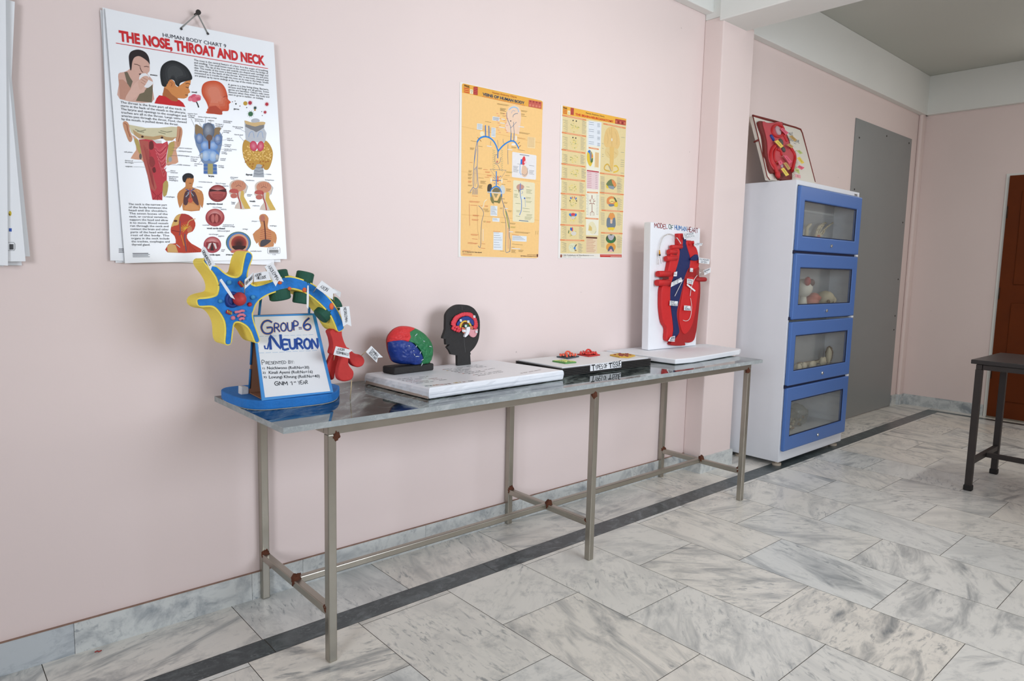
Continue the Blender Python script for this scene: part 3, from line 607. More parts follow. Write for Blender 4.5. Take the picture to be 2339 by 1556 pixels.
for q in ([(500, 685), (530, 690), (562, 708)], [(605, 712), (630, 710), (652, 716)], [(560, 720), (575, 760), (590, 772)]): P.line(0, q, 7, (96, 60, 54), 5)
P.poly(0, [(545, 790), (572, 784), (560, 806)], (60, 24, 26), 5)
# boy smelling a flower
P.poly(0, [(820, 920), (850, 870), (890, 850), (930, 880), (960, 930), (1090, 840), (1098, 900), (1078, 935), (1097, 985), (1075, 1000), (1070, 1032), (1030, 1055), (955, 1050), (985, 1100), (900, 1090), (800, 1025), (818, 970)], (214, 140, 78), 1, 2)
P.poly(0, [(818, 935), (860, 960), (900, 1010), (960, 1050), (985, 1100), (900, 1090), (800, 1025)], (176, 104, 56), 2)
P.tone(0, [(790, 900), (775, 800), (787, 720), (830, 670), (900, 645), (980, 665), (1060, 720), (1110, 800), (1113, 850), (1050, 868), (990, 888), (975, 925), (942, 905), (925, 862), (890, 850), (855, 870), (840, 922), (812, 926)], (26, 28, 30), 3, 3, (930, 760), 3, .05, .17)
P.poly(0, [(715, 1105), (738, 1050), (765, 1018), (830, 1030), (900, 1078), (950, 1085), (975, 1065), (1020, 1100), (1045, 1145)], (204, 34, 40), 3)
P.poly(0, ell(898, 895, 30, 44, 14, -10), (206, 130, 74), 4); P.line(0, [(885, 880), (905, 890), (895, 920)], 6, (150, 84, 48), 5)
for q in ([(1048, 895), (1075, 890), (1096, 902)], [(1050, 930), (1068, 938), (1080, 932)], [(1045, 1015), (1068, 1018)]): P.line(0, q, 7, (84, 46, 30), 5)
for i, (x, y, r) in enumerate(((1110, 1050, 34), (1140, 1035, 36), (1178, 1040, 34), (1145, 1062, 38), (1185, 1058, 24), (1095, 1065, 22))): P.poly(0, ell(x, y, r, r*.8), ((226, 110, 130), (216, 86, 112), (234, 130, 146))[i % 3], 1+i)
P.line(0, [(1160, 1085), (1175, 1112), (1186, 1145)], 14, (50, 46, 44), 2)
# orange head and germs
OH = [(1265, 1208), (1290, 1160), (1268, 1090), (1228, 1020), (1217, 960), (1235, 900), (1290, 868), (1370, 864), (1430, 890), (1472, 945), (1495, 1020), (1500, 1060), (1531, 1092), (1512, 1112), (1512, 1150), (1500, 1186), (1440, 1190), (1436, 1226), (1350, 1218)]
P.tone(0, OH, (206, 82, 46), 1, 3, (1350, 990), 4, .07, .13); P.poly(0, [(1300, 1140), (1370, 1130), (1440, 1190), (1436, 1226), (1350, 1218), (1285, 1206)], (184, 74, 50), 2)
P.line(0, [(1450, 1040), (1475, 1026), (1490, 1030)], 6, (150, 60, 46), 3)
for x, y, r, c_ in ((1585, 1110, 9, (70, 84, 80)), (1628, 1134, 6, (120, 60, 50)), (1686, 1105, 23, (196, 158, 60)), (1736, 1100, 20, (180, 50, 70)), (1790, 1153, 14, (56, 78, 70)), (1788, 1175, 11, (200, 150, 80)), (1742, 1218, 26, (60, 110, 72)), (1915, 1114, 18, (190, 50, 64)), (1896, 1200, 14, (186, 54, 70)), (1548, 1088, 5, (90, 60, 60)), (1576, 1081, 5, (90, 60, 60)), (1700, 1150, 6, (80, 60, 70)), (1860, 1193, 5, (70, 70, 80)), (1866, 1235, 5, (60, 60, 66))):
    P.poly(0, ell(x, y, r, r, 12), c_, 1)
    if r > 12 and r != 23:
        for k in range(10): t_ = 2*PI*k/10; P.line(0, [(x+r*.8*math.cos(t_), y+r*.8*math.sin(t_)), (x+r*1.5*math.cos(t_), y+r*1.5*math.sin(t_))], 3, c_, 2)
# pharynx from behind
P.poly(1, [(475, 40), (505, 100), (520, 200), (460, 290), (575, 305), (610, 340), (570, 200), (540, 90)], (222, 168, 138), 1, 2)
P.poly(1, [(920, 100), (985, 150), (945, 200), (970, 330), (900, 352), (840, 360), (860, 200)], (222, 168, 138), 1, 2)
P.poly(1, [(378, -95), (408, -108), (440, -75), (452, 0), (478, 60), (470, 108), (440, 105), (402, 10), (382, -50)], (206, 150, 116), 2, 3)
P.poly(1, [(950, -45), (1000, -42), (1014, 10), (1002, 80), (985, 155), (958, 160), (940, 60)], (206, 150, 116), 2, 3)
P.line(1, [(395, -85), (420, -70), (430, -10), (455, 60)], 8, (160, 96, 70), 3); P.line(1, [(990, -25), (985, 40), (968, 110)], 8, (160, 96, 70), 3)
P.poly(1, [(440, -72), (500, -60), (620, -36), (760, -36), (900, -50), (958, -45), (950, 60), (905, 100), (840, 102), (800, 76), (700, 95), (600, 82), (550, 78), (500, 40), (465, 10)], (216, 208, 172), 2)
P.poly(1, [(500, 40), (550, 78), (600, 82), (700, 95), (800, 76), (840, 102), (905, 100), (950, 60), (900, 66), (840, 60), (790, 40), (700, 58), (600, 46), (540, 20), (480, -20)], (196, 162, 116), 3)
for x in (585, 795): P.poly(1, ell(x, 58 if x < 700 else 68, 14, 12, 10), (70, 36, 30), 4)
for q in ([(510, -20), (560, 0), (620, -15)], [(530, 0), (600, 10)], [(780, -5), (850, 10), (900, 0)], [(760, 10), (830, 28)]): P.line(1, q, 9, (150, 146, 116), 4)
P.poly(1, [(548, 88), (620, 84), (700, 96), (800, 132), (852, 105), (862, 150), (835, 300), (838, 370), (812, 390), (846, 440), (846, 520), (812, 570), (800, 640), (798, 735), (693, 732), (668, 610), (640, 470), (600, 330), (572, 200)], (196, 62, 72), 3)
P.poly(1, [(548, 88), (650, 110), (660, 260), (690, 440), (740, 600), (720, 640), (672, 612), (640, 470), (600, 330), (572, 200)], (184, 92, 82), 4)
P.poly(1, [(700, 96), (800, 132), (852, 105), (835, 300), (790, 330), (730, 250)], (206, 70, 84), 4)
P.poly(1, [(660, 115), (695, 108), (706, 170), (690, 195), (660, 190)], (112, 40, 40), 5, 2); P.poly(1, [(662, 275), (700, 278), (722, 345), (692, 388), (660, 350)], (150, 58, 58), 5, 2); P.poly(1, [(690, 400), (718, 382), (730, 430), (704, 444)], (110, 40, 40), 5, 2)
P.poly(1, [(690, 90), (790, 100), (790, 128), (735, 130)], (216, 214, 212), 5)
for k in range(7): P.line(1, [(712+k*10, 165+k*34), (768+k*6, 212+k*38), (838, 150+k*40)], 6, (226, 122, 126), 5, 4)
for k in range(9): P.line(1, [(715+k*9, 150+k*32), (770+k*5, 195+k*36), (835, 130+k*38)], 4, (148, 38, 50) if k % 2 else (222, 108, 112), 6, 4)
for k in range(5): P.line(1, [(600+k*18, 150+k*20), (630+k*14, 300+k*30), (690+k*6, 560+k*14)], 4, (160, 60, 62), 6, 3)
for q in ([(700, 730), (735, 690), (690, 640)], [(795, 735), (755, 690), (795, 650)], [(748, 735), (750, 680)]): P.line(1, q, 5, (150, 34, 50), 6)
for pts in ([(806, 560), (848, 525), (862, 580), (842, 682), (806, 688)], [(498, 80), (545, 100), (572, 232), (550, 235), (512, 140)], [(870, 130), (925, 112), (920, 200), (882, 300), (850, 335), (858, 200)]): P.poly(1, pts, (190, 166, 96), 5, 2)
P.poly(1, ell(882, 300, 20, 28, 12), (170, 170, 168), 6); P.poly(1, ell(565, 270, 14, 32, 12), (104, 96, 92), 6)
for s_, a, b in (('soft palatte', (392, 226), (480, 232)), ('dorsum of', (400, 318), (484, 324)), ('the tongue', (400, 338), (490, 344)), ('epiglottis', (405, 380), (480, 384)), ('superior constrictor', (972, 182), (1118, 193)), ('stylohyoid muscle', (972, 216), (1112, 226)), ('stylopharyngeus', (960, 262), (1088, 272)), ('middle constrictor', (962, 362), (1098, 372)), ('inferior', (885, 428), (940, 430)), ('constrictor', (885, 446), (966, 450)), ('hypopharynx', (868, 490), (970, 494)), ('(leading to', (870, 510), (945, 514)), ('esophagus)', (870, 528), (965, 534)), ('esophagus', (843, 705), (930, 709))):
    P.text(1, s_, a, b, (a[0], a[1]-15), (70, 74, 80), .004)
for q in ([(495, 330), (600, 328)], [(490, 380), (612, 384)], [(905, 175), (968, 178)], [(900, 205), (968, 212)], [(880, 260), (955, 262)], [(850, 355), (960, 362)], [(845, 436), (882, 432)], [(805, 698), (842, 702)]): P.line(1, q, 2.5, (110, 110, 116), 6)
# larynx
P.poly(1, [(1150, -76), (1190, -62), (1225, -40), (1237, -78), (1290, -94), (1350, -74), (1362, -40), (1425, -40), (1410, 0), (1442, 55), (1436, 140), (1412, 230), (1395, 320), (1345, 348), (1380, 356), (1385, 460), (1240, 455), (1240, 346), (1215, 320), (1195, 225), (1160, 150), (1140, 60)], (124, 146, 178), 1)
P.poly(1, [(1152, -74), (1192, -60), (1235, -20), (1230, 60), (1190, 60), (1150, 20)], (146, 122, 90), 2, 2); P.poly(1, [(1425, -40), (1370, -40), (1345, 0), (1350, 70), (1400, 60), (1412, 0)], (146, 122, 90), 2, 2)
P.tone(1, ell(1293, 0, 62, 92, 22), (96, 106, 124), 3, 0, (1280, -20), 4, .09, .18); P.poly(1, ell(1300, 70, 34, 34, 14), (120, 92, 76), 4)
for x, y, rx, ry, c_ in ((1195, 80, 42, 58, (98, 126, 176)), (1392, 90, 40, 58, (98, 126, 176)), (1255, 155, 46, 50, (112, 154, 214)), (1345, 155, 46, 50, (112, 154, 214)), (1300, 250, 104, 66, (96, 140, 206)), (1262, 262, 44, 56, (146, 182, 226)), (1340, 268, 44, 56, (146, 182, 226)), (1218, 262, 20, 34, (160, 168, 176)), (1384, 276, 20, 34, (160, 168, 176))): P.tone(1, ell(x, y, rx, ry, 18), c_, 4 if ry < 60 else 3, 0, (x-rx*.2, y-ry*.25), 3, .14, .22)
P.poly(1, [(1288, 100), (1312, 100), (1308, 188), (1292, 188)], (96, 66, 60), 6)
P.poly(1, [(1285, 345), (1338, 347), (1338, 460), (1283, 458)], (180, 170, 112), 5)
for y in (362, 400, 438): P.poly(1, ell(1260, y, 22, 14, 10), (78, 118, 184), 5); P.poly(1, ell(1360, y+3, 22, 14, 10), (78, 118, 184), 5)
P.text(1, 'larynx', (1292, 486), (1355, 489), (1292, 466), BLACK, .03)
for s_, a, b in (('superior horn', (1070, -185), (1172, -178)), ('of thyroid', (1072, -166), (1146, -160)), ('cartilage', (1074, -148), (1140, -142)), ('lamina of thyroid cartilage', (1183, -150), (1380, -134)), ('hyoid bone,', (1145, -126), (1232, -118)), ('greater horn', (1147, -108), (1240, -98)), ('epiglottis', (1287, -112), (1352, -106)), ('quadrangular', (1450, -108), (1546, -98)), ('membrane', (1450, -92), (1528, -84)), ('thyrohyoid', (1366, -74), (1438, -66)), ('membrane', (1366, -54), (1446, -46)), ('corniculate', (1450, -4), (1532, 4)), ('cartilage', (1450, 14), (1512, 20)), ('stem of', (1488, 80), (1544, 84)), ('epiglottis', (1490, 98), (1558, 104)), ('arytenoid', (1462, 146), (1534, 152)), ('cartilage', (1462, 164), (1526, 168)), ('capsule of cricoary-', (1458, 194), (1596, 202)), ('tenoid joint', (1458, 210), (1540, 214)), ('cricoid', (1430, 226), (1480, 230)), ('cartilage', (1430, 242), (1492, 246)), ('tracheal', (1418, 296), (1476, 300)), ('muscle', (1418, 312), (1470, 316)), ('tracheal', (1396, 370), (1454, 376)), ('cartilage', (1396, 388), (1458, 392)), ('inferior horn', (1100, 278), (1192, 286)), ('of thyroid', (1100, 302), (1172, 306)), ('cartilage', (1100, 320), (1164, 326)), ('cricothyroid', (1140, 352), (1226, 358)), ('joint', (1140, 370), (1170, 374))):
    P.text(1, s_, a, b, (a[0], a[1]-14), (78, 80, 86), .004)
for q in ([(1105, -138), (1150, -40)], [(1262, -145), (1250, -20)], [(1192, -95), (1216, -50)], [(1455, -80), (1425, -20)], [(1320, -104), (1300, -60)], [(1445, 10), (1420, 60)], [(1484, 88), (1340, 110)], [(1456, 150), (1380, 150)], [(1456, 192), (1400, 190)], [(1180, 265), (1225, 235)], [(1190, 340), (1215, 310)], [(1395, 372), (1375, 366)]): P.line(1, q, 2.5, (120, 120, 126), 6)
# thyroid
P.poly(1, [(1790, 350), (1872, 352), (1886, 492), (1768, 489)], (172, 178, 184), 1)
for y in (385, 420, 452): P.line(1, [(1782, y), (1830, y+8), (1878, y)], 8, (132, 138, 148), 2)
TY = [(1690, 88), (1740, 122), (1800, 212), (1880, 132), (1905, 100), (1952, 150), (1980, 232), (1966, 330), (1932, 405), (1890, 408), (1862, 362), (1812, 350), (1790, 398), (1760, 412), (1702, 362), (1666, 272), (1653, 190), (1663, 120)]
P.poly(1, TY, (198, 152, 66), 2, 3)
rg = random.Random(4); GR = []
for k in range(600):
    t_, u_ = rg.uniform(0, 2*PI), math.sqrt(rg.random()); x, y = 1815+150*u_*math.cos(t_), 255+140*u_*math.sin(t_)
    if (abs(x-1815) > 45 or 215 < y < 350) and y > 120 and all((x-a)**2+(y-b)**2 > 330 for a, b in GR): GR.append((x, y)); P.poly(1, ell(x, y, 12, 8, 8, rg.uniform(0, 180)), ((236, 198, 120), (222, 178, 88), (206, 152, 60), (176, 112, 40))[int(y > 310)*2+k % 2], 3)
P.poly(1, [(1678, -114), (1720, -88), (1790, -60), (1860, -82), (1897, -96), (1885, -30), (1912, 20), (1900, 100), (1872, 130), (1830, 116), (1790, 116), (1742, 122), (1690, 92), (1684, 0)], (196, 200, 206), 4)
P.poly(1, [(1684, -50), (1740, -20), (1770, -10), (1800, 10), (1840, -10), (1884, -40), (1884, -84), (1790, -62), (1690, -84)], (132, 132, 134), 5)
for x in (1755, 1850): P.line(1, [(x-36, 60), (x-20, 15), (x+10, 5), (x+25, 70)], 6, (150, 176, 214), 6, 4)
P.poly(1, [(1678, -116), (1745, -96), (1790, -92), (1850, -102), (1896, -97), (1890, -72), (1840, -64), (1790, -50), (1730, -66), (1690, -78)], (216, 184, 130), 6, 2); P.poly(1, ell(1793, -112, 46, 26, 14), (190, 192, 198), 5)
P.tone(1, ell(1772, 158, 40, 56, 16, -8), (206, 66, 92), 6, 0, None, 3, .12, .24); P.tone(1, ell(1848, 160, 36, 56, 16, 8), (206, 66, 92), 6, 0, None, 3, .12, .24)
P.text(1, 'thyroid', (1690, 470), (1760, 474), (1690, 450), BLACK, .03)
for s_, a, b in (('thyroid cartilage', (1548, -46), (1662, -36)), ('of larynx', (1578, -28), (1640, -22)), ('thyroid gland', (1568, 40), (1660, 47)), ('trachea', (1910, 464), (1962, 467))): P.text(1, s_, a, b, (a[0], a[1]-14), (78, 80, 86), .004)
for q in ([(1640, -20), (1690, 10)], [(1622, 52), (1675, 110)], [(1885, 458), (1906, 460)]): P.line(1, q, 2.5, (120, 120, 126), 6)
# torso with lungs
P.poly(1, [(1045, 592), (1040, 540), (1022, 505), (1050, 465), (1120, 470), (1136, 530), (1118, 592), (1160, 612), (1220, 640), (1242, 720), (1226, 822), (1200, 780), (1196, 848), (1020, 845), (1020, 760), (985, 822), (957, 700), (980, 640)], (208, 140, 82), 1, 2)
P.poly(1, [(1020, 535), (1013, 482), (1050, 450), (1100, 450), (1131, 475), (1126, 503), (1065, 498), (1044, 545)], (34, 36, 40), 3, 2)
P.poly(1, [(1045, 645), (1082, 635), (1088, 700), (1062, 785), (1024, 778), (1028, 700)], (92, 56, 60), 3, 2); P.poly(1, [(1110, 640), (1150, 655), (1180, 740), (1186, 792), (1150, 772), (1112, 715)], (92, 56, 60), 3, 2)
P.poly(1, ell(1098, 735, 26, 30, 12), (206, 92, 66), 4)
for q, c_ in (([(1050, 620), (1095, 640), (1140, 618)], (54, 84, 160)), ([(1070, 660), (1096, 640), (1130, 690)], (150, 170, 190)), ([(1094, 610), (1096, 720)], (190, 60, 60)), ([(1050, 700), (1082, 665)], (160, 176, 196))): P.line(1, q, 9, c_, 5)
for q in ([(1060, 505), (1082, 503)], [(1098, 505), (1118, 506)], [(1085, 555), (1108, 556)]): P.line(1, q, 5, (86, 50, 40), 4)
P.tone(1, [(1035, 625), (1080, 606), (1120, 606), (1165, 625), (1200, 660), (1195, 640), (1150, 615), (1050, 612)], (226, 164, 104), 2, 0, None, 1, .1)
P.poly(1, [(1045, 800), (1100, 770), (1175, 800), (1180, 840), (1040, 838)], (222, 156, 98), 2, 2)
P.text(1, 'trachea', (1168, 600), (1226, 603), (1168, 586), (78, 80, 86), .004); P.line(1, [(1105, 612), (1164, 598)], 2.5, (120, 120, 126), 6)
# the round larynx views
P.poly(1, ell(1390, 664, 99, 92, 28), (150, 60, 58), 1); P.tone(1, ell(1390, 655, 84, 66, 24), (176, 88, 84), 2, 0, (1390, 640), 3, .10, .2); P.poly(1, [(1300, 615), (1390, 632), (1482, 615), (1478, 650), (1390, 640), (1302, 645)], (70, 26, 28), 3)
P.poly(1, [(1322, 650), (1390, 640), (1458, 650), (1445, 712), (1390, 738), (1335, 712)], (182, 84, 80), 4)
for k in range(4): P.line(1, [(1335, 670+k*15), (1390, 682+k*16), (1445, 670+k*15)], 5, (130, 48, 50), 5, 3)
P.poly(1, ell(1361, 922, 102, 95, 28), (176, 72, 76), 1); P.tone(1, ell(1361, 905, 84, 70, 24), (196, 104, 100), 2, 0, (1361, 880), 3, .10, .2); P.poly(1, ell(1358, 930, 66, 54, 20), (140, 50, 50), 3); P.poly(1, ell(1338, 932, 18, 46, 14), (196, 108, 102), 4); P.poly(1, ell(1378, 932, 18, 46, 14), (196, 108, 102), 4)
P.poly(1, ell(1333, 1213, 94, 88, 28), (176, 72, 84), 1); P.tone(1, ell(1333, 1195, 78, 62, 24), (196, 104, 104), 2, 0, (1333, 1172), 3, .10, .2); P.poly(1, [(1265, 1185), (1398, 1190), (1380, 1265), (1290, 1268)], (150, 54, 58), 3, 2); P.poly(1, [(1331, 1180), (1310, 1275), (1350, 1276)], (60, 34, 36), 4); P.poly(1, [(1325, 1190), (1295, 1262), (1280, 1250), (1295, 1200)], (224, 214, 212), 5); P.poly(1, [(1338, 1190), (1368, 1262), (1382, 1250), (1368, 1200)], (224, 214, 212), 5)
P.poly(1, ell(1612, 1190, 134, 118, 32), (96, 126, 96), 1); P.poly(1, ell(1612, 1192, 124, 112, 32), (82, 130, 192), 2); P.poly(1, ell(1614, 1198, 104, 102, 28), (216, 164, 132), 3); P.tone(1, ell(1616, 1196, 82, 78, 28), (170, 66, 54), 4, 0, (1616, 1215), 4, -.14, .16); P.poly(1, [(1545, 1225), (1690, 1225), (1665, 1262), (1616, 1276), (1568, 1262)], (56, 24, 22), 5, 2); P.poly(1, [(1520, 1275), (1620, 1262), (1720, 1275), (1690, 1300), (1540, 1300)], (206, 116, 100), 6)
for s_, a, b, k in (('epiglottis-closed', (1272, 782), (1442, 786), .03), ('vocal cords-closed', (1274, 1044), (1467, 1047), .03), ('vocal cords-open', (1232, 1325), (1416, 1328), .03), ('cross-section', (1478, 1326), (1602, 1326), .03)): P.text(1, s_, a, b, (a[0], a[1]-18), BLACK, k)
for s_, a, b in (('corniculate tubercle', (1186, 544), (1332, 552)), ('base of tongue', (1370, 560), (1476, 566)), ('epiglottis', (1440, 588), (1505, 592)), ('root of tongue', (1336, 816), (1434, 820)), ('epiglottis', (1420, 838), (1484, 841)), ('vocal folds', (1226, 1008), (1302, 1010)), ('vocal process of', (1445, 1004), (1562, 1006)), ('arytenoid cartilage', (1442, 1020), (1572, 1024)), ('submucosal gland', (1386, 1070), (1518, 1072)), ('cartilage', (1654, 1050), (1712, 1052)), ('root of tongue', (1296, 1106), (1396, 1108)), ('epiglottis', (1396, 1126), (1460, 1126)), ('vocal', (1428, 1270), (1466, 1271)), ('fold', (1428, 1286), (1456, 1287)), ('trachealis muscle', (1738, 1286), (1858, 1287)), ('pharyngeal', (1526, 496), (1606, 500)), ('tonsil', (1530, 512), (1566, 514)), ('nasopharynx', (1690, 528), (1782, 532)), ('laryngopharynx', (1896, 524), (1992, 530)), ('palatine', (1704, 682), (1758, 684)), ('tonsil', (1706, 696), (1742, 698)), ('lingual', (1536, 764), (1578, 766)), ('tonsil', (1536, 780), (1572, 782)), ('oropharynx', (1762, 800), (1838, 802)), ('pharynx', (1754, 966), (1808, 968)), ('esophagus', (1946, 1014), (2020, 1017))):
    P.text(1, s_, a, b, (a[0], a[1]-14), (78, 80, 86), .004)
P.text(1, 'tonsils', (1730, 754), (1792, 757), (1730, 736), BLACK, .03)
for dx, dy in ((0, 0), (270, 14)):
    sh = lambda q: [(x+dx, y+dy) for x, y in q]
    P.poly(1, sh([(1515, 570), (1540, 532), (1600, 514), (1668, 534), (1706, 590), (1692, 650), (1668, 690), (1690, 760), (1742, 828), (1570, 825), (1612, 750), (1600, 712), (1545, 716), (1530, 682), (1508, 652), (1522, 620)]), (222, 206, 192), 1, 2)
    P.poly(1, sh([(1640, 630), (1668, 640), (1672, 700), (1742, 828), (1680, 828), (1630, 720)]), (222, 186, 96), 2); P.poly(1, sh(ell(1612, 584, 80, 60, 20)), (212, 146, 116), 3); P.poly(1, sh([(1512, 640), (1540, 615), (1600, 622), (1612, 660), (1540, 660)]), (196, 92, 84), 4, 2); P.poly(1, sh(ell(1562, 690, 36, 26, 14)), (200, 112, 98), 4)
    P.line(1, sh([(1600, 640), (1608, 700), (1630, 760), (1640, 825)]), 14, (182, 74, 70), 4); P.line(1, sh([(1585, 590), (1612, 575), (1640, 590)]), 7, (150, 96, 80), 5); P.line(1, sh([(1660, 530), (1712, 590), (1690, 660)]), 6, (170, 176, 186), 2)
    for k in range(5): P.line(1, sh([(1556+k*24, 545), (1566+k*22, 575)]), 4, (184, 112, 86), 5)
# neck muscles, chest with esophagus
P.poly(1, [(855, 1295), (850, 1230), (880, 1200), (942, 1195), (930, 1120), (890, 1080), (893, 1022), (915, 990), (920, 950), (950, 900), (1010, 880), (1080, 894), (1140, 950), (1152, 1010), (1122, 1070), (1072, 1090), (1062, 1140), (1110, 1200), (1200, 1250), (1207, 1293)], (196, 70, 48), 1, 2)
P.poly(1, [(893, 1022), (920, 950), (950, 900), (1000, 884), (978, 960), (968, 1000), (925, 1010)], (222, 178, 104), 2, 2); P.poly(1, [(855, 1295), (850, 1230), (880, 1200), (940, 1215), (968, 1295)], (220, 176, 112), 2)
P.poly(1, [(1000, 884), (1080, 894), (1140, 950), (1060, 960), (985, 990), (975, 960)], (182, 62, 54), 3, 2)
P.line(1, [(1150, 935), (1085, 960), (1065, 1010)], 9, (222, 176, 110), 4, 3)
for k in range(9): a_ = 2.2+k*.42; P.line(1, [(1052, 1040), (1052+58*math.cos(a_), 1040+46*math.sin(a_))], 6, (226, 178, 60), 4)
P.poly(1, ell(1090, 1050, 26, 36, 14, 20), (206, 120, 82), 5); P.poly(1, ell(940, 958, 20, 12, 10), (92, 48, 36), 4)
for q, c_ in (([(1040, 1100), (1036, 1160), (1050, 1240), (1052, 1280)], (70, 94, 112)), ([(985, 960), (990, 1060), (980, 1110)], (96, 80, 110)), ([(950, 1210), (985, 1240)], (200, 210, 220)), ([(900, 1060), (990, 1075)], (140, 44, 40)), ([(1000, 1110), (1030, 1220)], (226, 150, 60))): P.line(1, q, 8, c_, 5, 3)
for k in range(6): P.line(1, [(1070+k*14, 1180+k*16), (1060+k*24, 1290)], 4, (160, 44, 34), 3)
P.poly(1, [(1765, 1100), (1830, 1042), (1852, 1000), (1832, 930), (1850, 890), (1900, 886), (1934, 930), (1926, 990), (1932, 1040), (2000, 1078), (2022, 1140), (2006, 1205), (1985, 1180), (1985, 1232), (1840, 1235), (1826, 1180), (1805, 1202)], (212, 146, 96), 1, 2)
P.line(1, [(1885, 960), (1895, 1040), (1902, 1160)], 13, (90, 34, 34), 4); P.poly(1, ell(1870, 930, 26, 36, 14), (190, 120, 100), 3)
for k in range(5): P.line(1, [(1850-k*2, 1060+k*22), (1893, 1045+k*24)], 5, (186, 84, 76), 3); P.line(1, [(1908, 1045+k*24), (1956+k*2, 1062+k*22)], 5, (186, 84, 76), 3)
P.poly(1, [(1850, 1175), (1890, 1155), (1960, 1165), (1930, 1200), (1880, 1230), (1845, 1228)], (76, 72, 80), 5, 2); P.line(1, [(1806, 962), (1868, 962)], 2.5, (120, 120, 126), 6)
# imprint and bar code
for k in range(4): P.line(1, [(484, 1306+k*12), (645+(k % 2)*18, 1305+k*12)], 5 if k else 8, (96, 98, 104))
P.line(1, [(1932, 1243), (2048, 1240), (2056, 1250), (2056, 1298), (2048, 1306), (1932, 1309), (1925, 1300), (1925, 1250), (1932, 1243)], 3, (60, 62, 66))
for k in range(22): P.line(1, [(1940+k*4.7, 1266), (1940.5+k*4.7, 1298)], (1.6, 3.2, 2.2)[k % 3], (50, 52, 56))
P.text(1, '\u20b9 100', (1976, 1324), (2010, 1324), (1976, 1312), (90, 90, 96)); P.text(1, 'ISBN', (1942, 1258), (2030, 1257), (1942, 1249), (90, 90, 96))
ch = thing('hanging_chart', (-.16, yN, 1.22), 'white nose, throat and neck chart with red title, hung in front of its stack', 'chart')
P.mb.build('sheet', ch, recalc=False)
nail = Vector((-.174, -.022, 2.012))
strg = mat('grey_string', (150, 150, 146), rough=.8)
for q in ((996, 302), (1280, 354)):
    k = MB(); e = A.p(*q)+Vector((0, -.001, 0)); k.tube([nail, nail.lerp(e, .5), e], .0022, strg, 6); k.tube([e, e+Vector((.002, -.002, -.004))], .0035, mat('dark_eyelet', (60, 60, 60)), 6); k.build('string', ch)
k = MB(); k.lathe((-.174, 0, 2.014), [(.004, 0), (.004, .028), (.008, .029), (.008, .033)], mat('dark_nail', (48, 42, 40), rough=.5, metal=.5), (0, -1, 0), 10); k.build('nail', label='dark nail in the wall holding the nose and throat chart', cat='nail')
A2 = Tr(200, 0, 4.678, (0, -.013, 0)); B2 = Tr(200, 300, 4.678, (0, -.013, 0))
P2 = Print(A2, B2); tl, bl = A2.p(160, 78), B2.p(243, 1382); v = bl-tl; e = Vector((-v.z, 0, v.x)).normalized()*.512
if e.x < 0: e = -e
sheet_prism(P2.mb, [tl, tl+e, bl+e, bl], .0025, lam, lam_edge)
for k in range(4): P2.line(1, [(335, 1255+k*13), (386, 1255+k*13)], 6, (96, 98, 104), 1)
P2.mb.build('hanging_chart', label='white chart sheet behind the nose and throat chart, jutting out at its left', cat='chart', recalc=False)
A3 = Tr(200, 0, 4.678, (0, -.006, 0)); B3 = Tr(200, 300, 4.678, (0, -.006, 0)); k = MB()
tl, br = A3.p(136, 105), B3.p(2062, 1398); bl = B3.p(300, 1405); sheet_prism(k, [tl, tl+(br-bl), br, bl], .0025, lam, lam_edge)
k.build('hanging_chart', label='hindmost white sheet of the nose chart stack, a thin sliver showing', cat='chart', recalc=False)
# --- the stack of charts cut off by the left edge of the picture
def left_sheet(y, br, tr, lab, h=.735, w_=.51, extra=None):
    T = Tr(0, 0, 2.358, (0, y, 0)); b_, t_ = T.p(*br), T.p(*tr); u = (t_-b_).normalized(); r = Vector((u.z, 0, -u.x)); top = b_+u*h
    P = Print(T); sheet_prism(P.mb, [top-r*w_, top, b_, b_-r*w_], .0025, lam, lam_edge)
    if extra: extra(P)
    return P.mb.build('hanging_chart', label=lab, cat='chart', recalc=False)
left_sheet(-.034, (43, 1431), (31, 0), 'frontmost white chart at the left edge, blank upright border')
def ex(P):
    P.poly(0, ell(54, 1150, 8, 14, 12), (214, 190, 60)); P.line(0, [(50, 1153), (53, 1158)], 4, (90, 60, 40)); P.poly(0, [(48, 1230), (63, 1230), (63, 1248), (48, 1247)], (60, 96, 180))
    P.line(0, [(46, 1306), (74, 1306), (80, 1314), (80, 1342), (75, 1350), (46, 1350)], 1.6, (80, 84, 90))
    for k in range(7): P.line(0, [(52+k*3.2, 1316), (52.3+k*3.2, 1344)], (1.6, 2.2)[k % 2], (60, 62, 66))
left_sheet(-.027, (138, 1408), (40, 330), 'tilted white chart at the left edge showing a bar code', extra=ex)
left_sheet(-.012, (162, 1381), (66, 450), 'hindmost tilted white chart at the left edge, no printing in view')
T = Tr(0, 0, 2.358, (0, -.020, 0)); k = MB(); tr, lo_ = T.p(80, 10), T.p(62, 430); u = (lo_-tr).normalized(); r = Vector((-u.z, 0, u.x)); br = tr+u*.725
sheet_prism(k, [tr-r*.51, tr, br, br-r*.51], .0025, lam, lam_edge); k.build('hanging_chart', label='white chart at the left edge leaning the other way, top corner showing', cat='chart', recalc=False)
T = Tr(0, 0, 2.358, (0, -.004, 0)); k = MB(); br = T.p(118, 1430); sheet_prism(k, [br+Vector((-.5, 0, .70)), br+Vector((.0, 0, .70))+Vector((-.03, 0, 0)), br, br+Vector((-.5, 0, -.004))], .0025, lam, lam_edge)
k.build('hanging_chart', label='lowest white sheet at the left edge, only its bottom corner peeping out', cat='chart', recalc=False)
